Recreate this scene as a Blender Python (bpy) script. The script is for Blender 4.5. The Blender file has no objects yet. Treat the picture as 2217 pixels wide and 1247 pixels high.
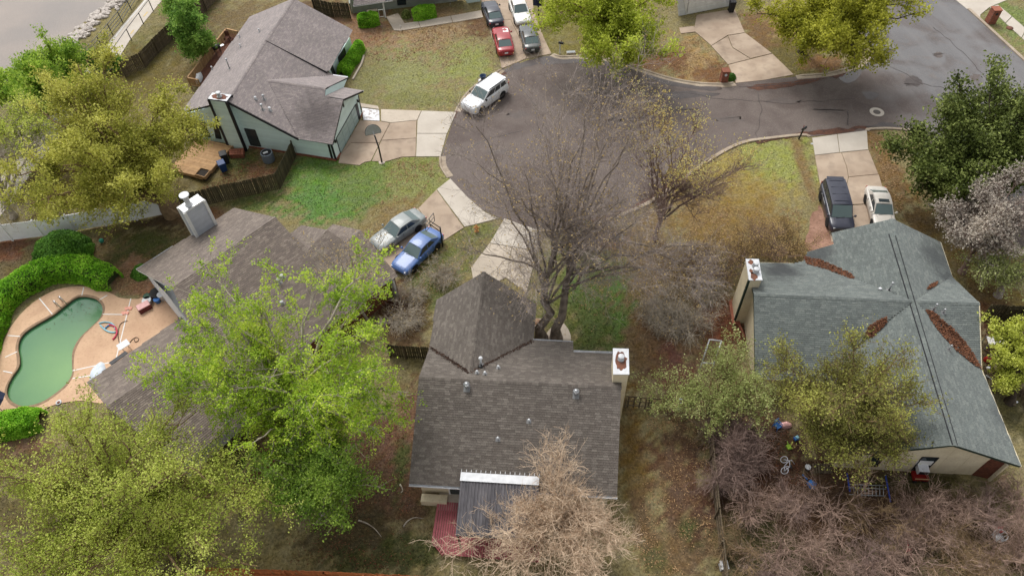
import bpy, math, random
import numpy as np
from mathutils import Vector, Matrix

# ------------------------------------------------------------------ camera, sky, sun, exposure
SC = bpy.context.scene
COL = SC.collection
FOC, CX, CY, CAMH = 1590.0, 1108.5, 623.5, 43.5          # photo focal length in photo pixels, centre, drone height in metres
NADIR = (1167.0, 1890.0)                                   # vanishing point of all plumb lines
_d = np.array([NADIR[0] - CX, NADIR[1] - CY, FOC]); _d /= np.linalg.norm(_d)
_up = -_d
_y = np.array([0, 0, 1.0]) - _up * _up[2]; _y /= np.linalg.norm(_y)
_x = np.cross(_y, _up)
RW = np.array([_x, _y, _up])                               # camera-to-world rotation

cam_data = bpy.data.cameras.new('camera')
cam_data.sensor_fit = 'HORIZONTAL'; cam_data.sensor_width = 36.0
cam_data.lens = 36.0 * FOC / 2217.0
cam_data.clip_end = 2000.0
cam = bpy.data.objects.new('camera', cam_data); COL.objects.link(cam)
_m = Matrix.Identity(4)
for r in range(3):
    _m[r][0] = RW[r][0]; _m[r][1] = -RW[r][1]; _m[r][2] = -RW[r][2]
_m[2][3] = CAMH
cam.matrix_world = _m
SC.camera = cam

SUN_EL, SUN_AZ = math.radians(54), math.radians(-24)       # high behind thin cloud
world = bpy.data.worlds.new("World"); SC.world = world; world.use_nodes = True
wn = world.node_tree.nodes; wl = world.node_tree.links
wn.clear()
w_out = wn.new('ShaderNodeOutputWorld'); w_bg = wn.new('ShaderNodeBackground'); w_sky = wn.new('ShaderNodeTexSky')
w_sky.sky_type = 'NISHITA'; w_sky.sun_disc = False; w_sky.sun_elevation = SUN_EL; w_sky.sun_rotation = SUN_AZ
w_sky.air_density = 1.0; w_sky.dust_density = 3.0; w_sky.ozone_density = 1.0
w_hsv = wn.new('ShaderNodeHueSaturation'); w_hsv.inputs['Saturation'].default_value = 0.12   # even grey cloud cover
wl.new(w_sky.outputs[0], w_hsv.inputs['Color']); wl.new(w_hsv.outputs[0], w_bg.inputs['Color'])
w_bg.inputs['Strength'].default_value = 0.15
wl.new(w_bg.outputs[0], w_out.inputs['Surface'])
sun_data = bpy.data.lights.new('sun', 'SUN'); sun_data.energy = 1.45; sun_data.angle = math.radians(22)
sun_data.color = (1.0, 0.965, 0.91)
sun = bpy.data.objects.new('sun', sun_data); COL.objects.link(sun)
_sd = Vector((math.sin(SUN_AZ) * math.cos(SUN_EL), math.cos(SUN_AZ) * math.cos(SUN_EL), math.sin(SUN_EL)))
sun.rotation_euler = _sd.to_track_quat('Z', 'Y').to_euler(); sun.location = (0, 0, 60)
SC.view_settings.view_transform = 'Standard'; SC.view_settings.look = 'None'
SC.view_settings.gamma = 1.0; SC.view_settings.use_curve_mapping = False
SC.view_settings.exposure = 0.52

# ------------------------------------------------------------------ survey helpers: where a photo point lies in the place
def ray(u, v):
    return RW @ np.array([u - CX, v - CY, FOC])
def G(u, v, z=0.0):
    r = ray(u, v); t = (z - CAMH) / r[2]
    return np.array([r[0] * t, r[1] * t, z])
def on_plane(u, v, p0, n):
    r = ray(u, v); o = np.array([0, 0, CAMH])
    t = ((p0 - o) @ n) / (r @ n)
    return o + r * t
def Gs(pts, z=0.0):
    return [G(u, v, z) for u, v in pts]

# ------------------------------------------------------------------ mesh helpers
class MB:
    """collects shapes and links them as ONE mesh object"""
    def __init__(s): s.v = []; s.f = []; s.mi = []; s.m = 0; s.sm = []; s.smooth = False
    def add(s, vs, fs):
        b = len(s.v); s.v += [tuple(map(float, p)) for p in vs]
        for f in fs: s.f.append([b + i for i in f]); s.mi.append(s.m); s.sm.append(s.smooth)
        return s
    def box(s, c, size, rz=0.0, M=None):
        x, y, z = [k / 2 for k in size]; cs, sn = math.cos(rz), math.sin(rz); vs = []
        for dz in (-z, z):
            for dx, dy in ((-x, -y), (x, -y), (x, y), (-x, y)):
                p = (c[0] + cs * dx - sn * dy, c[1] + sn * dx + cs * dy, c[2] + dz)
                vs.append(p if M is None else tuple(M @ Vector(p)))
        return s.add(vs, [(3, 2, 1, 0), (4, 5, 6, 7), (0, 1, 5, 4), (1, 2, 6, 5), (2, 3, 7, 6), (3, 0, 4, 7)])
    def bar(s, a, b, w, h, up=(0, 0, 1)):
        """rectangular bar from a to b, w across, h along up"""
        a = np.array(a, float); b = np.array(b, float); d = b - a; d /= max(np.linalg.norm(d), 1e-9)
        up = np.array(up, float)
        if abs(d @ up) > 0.98: up = np.array([1.0, 0, 0])
        x = np.cross(d, up); x /= np.linalg.norm(x); y = np.cross(x, d)
        vs = []
        for p in (a, b):
            for i, j in ((-1, -1), (1, -1), (1, 1), (-1, 1)): vs.append(p + x * i * w / 2 + y * j * h / 2)
        return s.add(vs, [(3, 2, 1, 0), (4, 5, 6, 7), (0, 1, 5, 4), (1, 2, 6, 5), (2, 3, 7, 6), (3, 0, 4, 7)])
    def tube(s, pts, rad, n=8, caps=True):
        pts = [np.array(p, float) for p in pts]
        if not hasattr(rad, '__len__'): rad = [rad] * len(pts)
        b = len(s.v); prev = None
        for i, p in enumerate(pts):
            d = pts[min(i + 1, len(pts) - 1)] - pts[max(i - 1, 0)]; d /= max(np.linalg.norm(d), 1e-9)
            if prev is None:
                r = np.array([0, 0, 1.0]) if abs(d[2]) < 0.9 else np.array([1.0, 0, 0])
                x = np.cross(d, r)
            else: x = prev - d * (prev @ d)
            x /= np.linalg.norm(x); prev = x; y = np.cross(d, x)
            for k in range(n):
                a = 2 * math.pi * k / n; s.v.append(tuple(p + (x * math.cos(a) + y * math.sin(a)) * rad[i]))
        for i in range(len(pts) - 1):
            for k in range(n):
                s.f.append([b + i * n + k, b + i * n + (k + 1) % n, b + (i + 1) * n + (k + 1) % n, b + (i + 1) * n + k]); s.mi.append(s.m); s.sm.append(n > 5)
        if caps:
            s.f.append([b + k for k in range(n)][::-1]); s.mi.append(s.m); s.sm.append(False)
            e = b + (len(pts) - 1) * n; s.f.append([e + k for k in range(n)]); s.mi.append(s.m); s.sm.append(False)
        return s
    def lathe(s, prof, c, n=16):
        """prof: (radius, z) pairs around a vertical axis through c"""
        return s.tube([(c[0], c[1], c[2] + z + i * 1e-5) for i, (r, z) in enumerate(prof)], [max(r, 1e-4) for r, z in prof], n) if False else s._lathe(prof, c, n)
    def _lathe(s, prof, c, n):
        b = len(s.v)
        for r, z in prof:
            for k in range(n):
                a = 2 * math.pi * k / n; s.v.append((c[0] + r * math.cos(a), c[1] + r * math.sin(a), c[2] + z))
        for i in range(len(prof) - 1):
            for k in range(n):
                s.f.append([b + i * n + k, b + i * n + (k + 1) % n, b + (i + 1) * n + (k + 1) % n, b + (i + 1) * n + k]); s.mi.append(s.m); s.sm.append(True)
        s.f.append([b + k for k in range(n)][::-1]); s.mi.append(s.m); s.sm.append(False)
        e = b + (len(prof) - 1) * n; s.f.append([e + k for k in range(n)]); s.mi.append(s.m); s.sm.append(False)
        return s
    def poly(s, pts): return s.add(pts, [tuple(range(len(pts)))])
    def prism(s, pts, z0, z1):
        """vertical prism over a plan outline (any winding)"""
        n = len(pts); a = sum(pts[i][0] * pts[(i + 1) % n][1] - pts[(i + 1) % n][0] * pts[i][1] for i in range(n))
        if a < 0: pts = pts[::-1]
        vs = [(p[0], p[1], z0) for p in pts] + [(p[0], p[1], z1) for p in pts]
        return s.add(vs, [tuple(range(n))[::-1], tuple(range(n, 2 * n))] + [(i, (i + 1) % n, n + (i + 1) % n, n + i) for i in range(n)])
    def slab(s, pts, t):
        """3-D polygon thickened downwards along its normal by t"""
        pts = [np.array(p, float) for p in pts]; n = len(pts)
        nn = normal(pts)
        if nn[2] < 0: pts = pts[::-1]; nn = -nn
        vs = pts + [p - nn * t for p in pts]
        return s.add(vs, [tuple(range(n)), tuple(range(n, 2 * n))[::-1]] + [((i + 1) % n, i, n + i, n + (i + 1) % n) for i in range(n)])
    def build(s, name, mats, parent=None, label=None, kind=None):
        me = bpy.data.meshes.new(name)
        v = np.array(s.v, float).reshape(-1, 3)
        if parent is not None and not parent.get('_local'): v = v - np.array(origin(parent))
        me.from_pydata(v.tolist(), [], s.f)
        if not isinstance(mats, (list, tuple)): mats = [mats]
        for m in mats: me.materials.append(m)
        me.polygons.foreach_set('material_index', s.mi)
        me.polygons.foreach_set('use_smooth', s.sm)
        me.update()
        o = bpy.data.objects.new(name, me); COL.objects.link(o)
        if parent is not None: o.parent = parent
        if label: o['label'] = label
        if kind: o['kind'] = kind
        return o
def normal(pts):
    n = np.zeros(3)
    for i in range(len(pts)):
        a, b = np.array(pts[i]), np.array(pts[(i + 1) % len(pts)])
        n += np.cross(a, b)
    n = n - 0
    c = np.mean(pts, axis=0); n = np.zeros(3)
    for i in range(len(pts)): n += np.cross(pts[i] - c, pts[(i + 1) % len(pts)] - c)
    return n / np.linalg.norm(n)
def origin(o):
    p = np.zeros(3)
    while o is not None:
        p = p + np.array(o.location); o = o.parent
    return p
def np_mesh(name, verts, faces, mats, parent=None, smooth=False, kind=None, label=None):
    """faces: (M,k) int array of equal-sized faces"""
    me = bpy.data.meshes.new(name)
    verts = np.asarray(verts, np.float32).reshape(-1, 3)
    if parent is not None: verts = verts - np.array(origin(parent), np.float32)
    faces = np.asarray(faces, np.int32); M, k = faces.shape
    me.vertices.add(len(verts)); me.vertices.foreach_set('co', verts.ravel())
    me.loops.add(M * k); me.loops.foreach_set('vertex_index', faces.ravel())
    me.polygons.add(M)
    me.polygons.foreach_set('loop_start', np.arange(0, M * k, k, dtype=np.int32))
    me.polygons.foreach_set('loop_total', np.full(M, k, np.int32))
    me.polygons.foreach_set('use_smooth', np.full(M, smooth, bool))
    if not isinstance(mats, (list, tuple)): mats = [mats]
    for m in mats: me.materials.append(m)
    me.update(calc_edges=True); me.validate()
    o = bpy.data.objects.new(name, me); COL.objects.link(o)
    if parent is not None: o.parent = parent
    if kind: o['kind'] = kind
    if label: o['label'] = label
    return o
def tag(o, label, cat, group=None):
    o['label'] = label; o['category'] = cat
    if group: o['group'] = group
    return o
def thing(name, loc, label, cat, group=None, rz=0.0, local=False):
    o = bpy.data.objects.new(name, None); COL.objects.link(o)
    o.empty_display_size = 0.3
    o.location = tuple(map(float, loc)); o.rotation_euler = (0, 0, rz)
    return tag(o, label, cat, group)
def struct(o): o['kind'] = 'structure'; return o
def dup(o, loc=None, rz=None, label=None, group=None):
    c = o.copy(); COL.objects.link(c)
    if loc is not None: c.location = tuple(map(float, loc))
    if rz is not None: c.rotation_euler = (0, 0, rz)
    if label: c['label'] = label
    if group: c['group'] = group
    for ch in list(o.children):
        k = ch.copy(); COL.objects.link(k); k.parent = c
        for g in list(ch.children):
            q = g.copy(); COL.objects.link(q); q.parent = k
    return c
def inst(mesh, name, parent, M):
    """one more piece sharing a mesh; M is its world matrix"""
    o = bpy.data.objects.new(name, mesh); COL.objects.link(o)
    o.parent = parent
    p = origin(parent)
    M = M.copy(); M.translation = M.translation - Vector(p)
    o.matrix_basis = M
    return o
def smooth_loop(pts, n=8, closed=True):
    """Catmull-Rom through plan points"""
    pts = [np.array(p, float) for p in pts]; N = len(pts); out = []
    rng = range(N if closed else N - 1)
    for i in rng:
        if closed: a, b, c, d = pts[i - 1], pts[i], pts[(i + 1) % N], pts[(i + 2) % N]
        else: a, b, c, d = pts[max(i - 1, 0)], pts[i], pts[i + 1], pts[min(i + 2, N - 1)]
        for k in range(n):
            t = k / n
            out.append(0.5 * (2 * b + (c - a) * t + (2 * a - 5 * b + 4 * c - d) * t * t + (3 * b - a - 3 * c + d) * t ** 3))
    if not closed: out.append(pts[-1])
    return out

# ------------------------------------------------------------------ materials
def _nt(name):
    m = bpy.data.materials.new(name); m.use_nodes = True
    n = m.node_tree.nodes; l = m.node_tree.links; b = n['Principled BSDF']
    return m, n, l, b
def pm(name, c1, c2=None, scale=4.0, rough=0.8, c3=None, scale2=40.0, bump=0.0, bscale=60.0, metal=0.0, spec=0.3,
       island=0.0, stretch=None, lo=0.35, hi=0.65, coat=0.0, world=False, amt2=0.5):
    """procedural paint/stone/wood: c1-c2 by broad noise, c3 by fine noise, random tone per piece"""
    m, n, l, b = _nt(name)
    b.inputs['Roughness'].default_value = rough; b.inputs['Metallic'].default_value = metal
    b.inputs['Specular IOR Level'].default_value = spec; b.inputs['Coat Weight'].default_value = coat
    if world:
        geo = n.new('ShaderNodeNewGeometry'); vec = geo.outputs['Position']
    else:
        tc = n.new('ShaderNodeTexCoord'); vec = tc.outputs['Object']
    if stretch:
        mp = n.new('ShaderNodeMapping'); mp.inputs['Scale'].default_value = stretch
        l.new(vec, mp.inputs['Vector']); vec = mp.outputs[0]
    col = None
    c2 = c2 or tuple(k * 0.88 for k in c1)
    t = n.new('ShaderNodeTexNoise'); t.inputs['Scale'].default_value = scale; t.inputs['Detail'].default_value = 6
    l.new(vec, t.inputs['Vector'])
    r = n.new('ShaderNodeMapRange'); r.inputs[1].default_value = lo; r.inputs[2].default_value = hi
    l.new(t.outputs[0], r.inputs[0])
    mx = n.new('ShaderNodeMix'); mx.data_type = 'RGBA'
    mx.inputs[6].default_value = (*c1, 1); mx.inputs[7].default_value = (*c2, 1)
    l.new(r.outputs[0], mx.inputs[0]); col = mx.outputs[2]
    if c3:
        t2 = n.new('ShaderNodeTexNoise'); t2.inputs['Scale'].default_value = scale2; t2.inputs['Detail'].default_value = 4
        l.new(vec, t2.inputs['Vector'])
        r2 = n.new('ShaderNodeMapRange'); r2.inputs[1].default_value = 0.5; r2.inputs[2].default_value = 0.72; r2.inputs[4].default_value = amt2
        l.new(t2.outputs[0], r2.inputs[0])
        m2 = n.new('ShaderNodeMix'); m2.data_type = 'RGBA'; m2.inputs[7].default_value = (*c3, 1)
        l.new(r2.outputs[0], m2.inputs[0]); l.new(col, m2.inputs[6]); col = m2.outputs[2]
    if island:
        g = n.new('ShaderNodeNewGeometry'); oi = n.new('ShaderNodeObjectInfo')
        ad = n.new('ShaderNodeMath'); ad.operation = 'ADD'; l.new(g.outputs['Random Per Island'], ad.inputs[0]); l.new(oi.outputs['Random'], ad.inputs[1])
        fr = n.new('ShaderNodeMath'); fr.operation = 'FRACT'; l.new(ad.outputs[0], fr.inputs[0])
        mr = n.new('ShaderNodeMapRange'); mr.inputs[3].default_value = 1 - island; mr.inputs[4].default_value = 1 + island
        l.new(fr.outputs[0], mr.inputs[0])
        hs = n.new('ShaderNodeHueSaturation'); l.new(mr.outputs[0], hs.inputs['Value']); l.new(col, hs.inputs['Color']); col = hs.outputs[0]
    l.new(col, b.inputs['Base Color'])
    if bump:
        tb = n.new('ShaderNodeTexNoise'); tb.inputs['Scale'].default_value = bscale; tb.inputs['Detail'].default_value = 5
        l.new(vec, tb.inputs['Vector'])
        bp = n.new('ShaderNodeBump'); bp.inputs['Strength'].default_value = bump; bp.inputs['Distance'].default_value = 0.05
        l.new(tb.outputs[0], bp.inputs['Height']); l.new(bp.outputs[0], b.inputs['Normal'])
    return m
def leaf_mat(name, cols, trans=0.35, scale=0.45):
    """leaves: three tones picked per leaf, drifting with broad clumps; light passes through"""
    m, n, l, b = _nt(name)
    g = n.new('ShaderNodeNewGeometry')
    t = n.new('ShaderNodeTexNoise'); t.inputs['Scale'].default_value = scale; t.inputs['Detail'].default_value = 3
    l.new(g.outputs['Position'], t.inputs['Vector'])
    a = n.new('ShaderNodeMath'); a.operation = 'MULTIPLY_ADD'; a.inputs[1].default_value = 0.55
    l.new(g.outputs['Random Per Island'], a.inputs[0]); 
    sb = n.new('ShaderNodeMath'); sb.operation = 'MULTIPLY_ADD'; sb.inputs[1].default_value = 1.6; sb.inputs[2].default_value = -0.57
    l.new(t.outputs[0], sb.inputs[0]); l.new(sb.outputs[0], a.inputs[2])
    r = n.new('ShaderNodeValToRGB'); el = r.color_ramp.elements
    el[0].position = 0.15; el[0].color = (*cols[0], 1); el[1].position = 0.85; el[1].color = (*cols[2], 1)
    e = el.new(0.5); e.color = (*cols[1], 1)
    l.new(a.outputs[0], r.inputs[0])
    b.inputs['Roughness'].default_value = 0.6; b.inputs['Specular IOR Level'].default_value = 0.25
    l.new(r.outputs[0], b.inputs['Base Color'])
    tr = n.new('ShaderNodeBsdfTranslucent'); l.new(r.outputs[0], tr.inputs[0])
    ms = n.new('ShaderNodeMixShader'); ms.inputs[0].default_value = trans
    l.new(b.outputs[0], ms.inputs[1]); l.new(tr.outputs[0], ms.inputs[2])
    l.new(ms.outputs[0], n['Material Output'].inputs[0])
    return m
def glass_mat(name, c=(0.02, 0.03, 0.035), rough=0.05, spec=0.5):
    m, n, l, b = _nt(name)
    b.inputs['Base Color'].default_value = (*c, 1); b.inputs['Roughness'].default_value = rough; b.inputs['Specular IOR Level'].default_value = spec
    t = n.new('ShaderNodeTexNoise'); t.inputs['Scale'].default_value = 1.5
    r = n.new('ShaderNodeMapRange'); r.inputs[3].default_value = rough * 0.7; r.inputs[4].default_value = rough * 1.6
    l.new(t.outputs[0], r.inputs[0]); l.new(r.outputs[0], b.inputs['Roughness'])
    return m
RNG = np.random.default_rng(11); random.seed(5)
def srgb(r, g, b, k=1.0):
    f = lambda c: ((c / 255) / 12.92 if c <= 10 else ((c / 255 + 0.055) / 1.055) ** 2.4)
    return (f(r) * k, f(g) * k, f(b) * k)
M = {}
M['white_paint'] = pm('white_paint', (0.74, 0.74, 0.72), (0.66, 0.66, 0.64), 2, 0.5)
M['cream_wall'] = pm('cream_wall', (0.66, 0.58, 0.41), (0.58, 0.5, 0.35), 1.2, 0.75, c3=(0.38, 0.31, 0.2), scale2=9, amt2=0.35)
M['teal_siding'] = pm('teal_siding', (0.62, 0.75, 0.72), (0.58, 0.71, 0.68), 1.5, 0.6, island=0.05)
M['grey_siding'] = pm('grey_siding', (0.47, 0.49, 0.53), (0.42, 0.44, 0.48), 2, 0.6, island=0.05)
M['sage_wall'] = pm('sage_wall', (0.27, 0.29, 0.26), (0.23, 0.25, 0.22), 2, 0.7, island=0.04)
M['dark_trim'] = pm('dark_trim', (0.012, 0.012, 0.016), (0.02, 0.02, 0.024), 4, 0.5)
M['green_trim'] = pm('green_trim', (0.012, 0.03, 0.022), (0.02, 0.04, 0.03), 4, 0.5)
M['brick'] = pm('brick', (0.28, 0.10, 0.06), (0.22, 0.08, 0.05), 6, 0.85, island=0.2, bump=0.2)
M['mortar'] = pm('mortar', (0.4, 0.33, 0.28), None, 8, 0.9)
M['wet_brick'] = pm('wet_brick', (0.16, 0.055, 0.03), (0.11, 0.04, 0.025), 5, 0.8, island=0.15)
M['concrete'] = pm('concrete', (0.50, 0.43, 0.35), (0.42, 0.36, 0.29), 0.5, 0.85, c3=(0.36, 0.3, 0.24), scale2=5, bump=0.1, island=0.05, world=True)
M['new_concrete'] = pm('new_concrete', (0.51, 0.46, 0.395), (0.44, 0.39, 0.33), 0.6, 0.85, c3=(0.44, 0.39, 0.33), scale2=6, bump=0.1, island=0.04, world=True)
M['old_concrete'] = pm('old_concrete', (0.42, 0.33, 0.25), (0.33, 0.25, 0.185), 0.5, 0.9, c3=(0.2, 0.15, 0.115), scale2=1.1, bump=0.15, island=0.07, world=True)
M['kerb'] = pm('kerb', (0.42, 0.35, 0.27), (0.3, 0.24, 0.18), 0.8, 0.9, c3=(0.2, 0.15, 0.11), scale2=6, world=True, bump=0.1)
M['black_metal'] = pm('black_metal', (0.012, 0.012, 0.013), None, 5, 0.4, spec=0.5)
M['galv'] = pm('galv', (0.45, 0.46, 0.47), (0.33, 0.34, 0.35), 6, 0.4, metal=0.7)
M['white_metal'] = pm('white_metal', (0.62, 0.63, 0.65), (0.52, 0.53, 0.55), 3, 0.45)
M['rust'] = pm('rust', (0.2, 0.075, 0.04), (0.12, 0.06, 0.045), 5, 0.85, c3=(0.07, 0.05, 0.05), scale2=12)
M['rubber'] = pm('rubber', (0.014, 0.014, 0.015), None, 20, 0.85)
M['chrome'] = pm('chrome', (0.6, 0.6, 0.61), None, 5, 0.25, metal=0.9)
M['glass'] = glass_mat('glass')
M['window_glass'] = glass_mat('window_glass', (0.05, 0.055, 0.055), 0.08)
M['fence_dark'] = pm('fence_dark', (0.085, 0.07, 0.035), (0.05, 0.042, 0.025), 1.5, 0.9, island=0.3, stretch=(6, 6, 1), c3=(0.04, 0.045, 0.02), scale2=3)
M['fence_brown'] = pm('fence_brown', (0.13, 0.10, 0.065), (0.085, 0.065, 0.04), 1.5, 0.9, island=0.25, stretch=(6, 6, 1))
M['fence_cedar'] = pm('fence_cedar', (0.42, 0.14, 0.045), (0.3, 0.09, 0.03), 2, 0.75, island=0.2, stretch=(6, 6, 1))
M['fence_red'] = pm('fence_red', (0.24, 0.12, 0.07), (0.18, 0.085, 0.05), 2, 0.85, island=0.2, stretch=(6, 6, 1))
M['deck_wood'] = pm('deck_wood', (0.42, 0.26, 0.13), (0.34, 0.2, 0.095), 3, 0.8, island=0.15)
M['deck_red'] = pm('deck_red', (0.38, 0.11, 0.12), (0.31, 0.085, 0.095), 3, 0.7, island=0.12)
M['vinyl'] = pm('vinyl', (0.84, 0.84, 0.84), (0.78, 0.78, 0.78), 0.7, 0.4, c3=(0.68, 0.68, 0.66), scale2=3)
# ------------------------------------------------------------------ ground: one sheet, lower under the creek and the pool
POOL_PX = [(178,642),(205,646),(220,658),(224,673),(217,690),(199,708),(178,728),(165,747),(158,767),(157.6,794),(157,812),(143,834),(118,855),(90,872),(54,881),(29,873),(16,857),(16,839),(26,817),(41,794),(42,774),(39,754),(44,733),(59,716),(84,700),(114,683),(141,662),(161,647)]
POOL = [p[:2] for p in Gs(POOL_PX)]
POOL_S = smooth_loop(POOL, 4)
def inside(px, py, poly):
    r = np.zeros(px.shape, bool); n = len(poly)
    for i in range(n):
        x1, y1 = poly[i][0], poly[i][1]; x2, y2 = poly[(i + 1) % n][0], poly[(i + 1) % n][1]
        c = ((y1 > py) != (y2 > py)) & (px < (x2 - x1) * (py - y1) / (y2 - y1 + 1e-12) + x1); r ^= c
    return r
def dist_line(px, py, line):
    d = np.full(px.shape, 1e9); s = np.zeros(px.shape)
    for a, b in zip(line[:-1], line[1:]):
        ex, ey = b[0] - a[0], b[1] - a[1]; L2 = ex * ex + ey * ey
        t = np.clip(((px - a[0]) * ex + (py - a[1]) * ey) / L2, 0, 1)
        qx, qy = px - (a[0] + t * ex), py - (a[1] + t * ey); dd = np.hypot(qx, qy)
        s = np.where(dd < d, np.sign(ex * qy - ey * qx), s); d = np.minimum(d, dd)
    return d, s
def vnoise(x, y, f, seed, octv=4):
    g = np.random.default_rng(seed).random((256, 256)); out = np.zeros(x.shape); a = 1; tot = 0
    for o in range(octv):
        X = x * f + 37.1 * o; Y = y * f + 11.7 * o
        i = np.floor(X).astype(int); j = np.floor(Y).astype(int); u = X - i; v = Y - j
        u = u * u * (3 - 2 * u); v = v * v * (3 - 2 * v)
        q = lambda a_, b_: g[a_ % 256, b_ % 256]
        out += a * ((q(i, j) * (1 - u) + q(i + 1, j) * u) * (1 - v) + (q(i, j + 1) * (1 - u) + q(i + 1, j + 1) * u) * v)
        tot += a; a *= 0.5; f *= 2.03
    return out / tot
SHORE = [p[:2] for p in Gs([(330,-90),(258,-5),(205,38),(165,72),(128,108),(95,140),(40,200),(-40,290),(-160,420)])]     # top of the creek bank
def ground_z(x, y):
    x = np.asarray(x, float); y = np.asarray(y, float)
    d, s = dist_line(x, y, SHORE)
    z = np.where(s < 0, -np.clip(d - 0.2, 0, 4.0) * 0.55, 0.0)
    return z
fx = np.arange(-66, 60.01, 0.34); fy = np.arange(6, 92.01, 0.34)
gx = np.concatenate([[-900, -400, -200, -110, -80], fx, [75, 110, 200, 400, 900]])
gy = np.concatenate([[-700, -200, -60, -15], fy, [105, 130, 200, 400, 900]])
GX, GY = np.meshgrid(gx, gy)
GZ = ground_z(GX, GY) + 0.05 * (vnoise(GX, GY, 0.35, 3) - 0.5) * ((GX > -60) & (GX < 56))
GZ = np.minimum(GZ, 0.012)
dl, _s = dist_line(GX, GY, POOL_S + [POOL_S[0]])
GZ = np.where(inside(GX, GY, POOL_S) | (dl < 0.5), -2.0, GZ)
# real colours of the turf, soil and leaf litter
COLR = np.zeros(GX.shape + (3,)); COLR[:] = srgb(138, 127, 86)
WN = vnoise(GX, GY, 0.22, 8); WN2 = vnoise(GX, GY, 0.9, 9); WN3 = vnoise(GX, GY, 2.2, 12, 3); WN4 = RNG.random(GX.shape)
def patch(u, v, ru, rv, col, st=0.9):
    c = G(u, v); ax = G(u + ru, v) - c; ay = G(u, v - rv) - c
    rx, ry = np.linalg.norm(ax[:2]), np.linalg.norm(ay[:2]); th = math.atan2(ax[1], ax[0])
    dx, dy = GX - c[0], GY - c[1]
    a = (math.cos(th) * dx + math.sin(th) * dy) / rx; b = (-math.sin(th) * dx + math.cos(th) * dy) / ry
    r = np.hypot(a, b) + (WN - 0.5) * 1.3 + (WN2 - 0.5) * 1.1 + (WN3 - 0.5) * 0.9 + (WN4 - .5) * 0.6
    w = np.clip((1.15 - r) / 0.42, 0, 1)[..., None] * st
    COLR[:] = COLR * (1 - w) + np.array(srgb(*col)) * w
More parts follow.
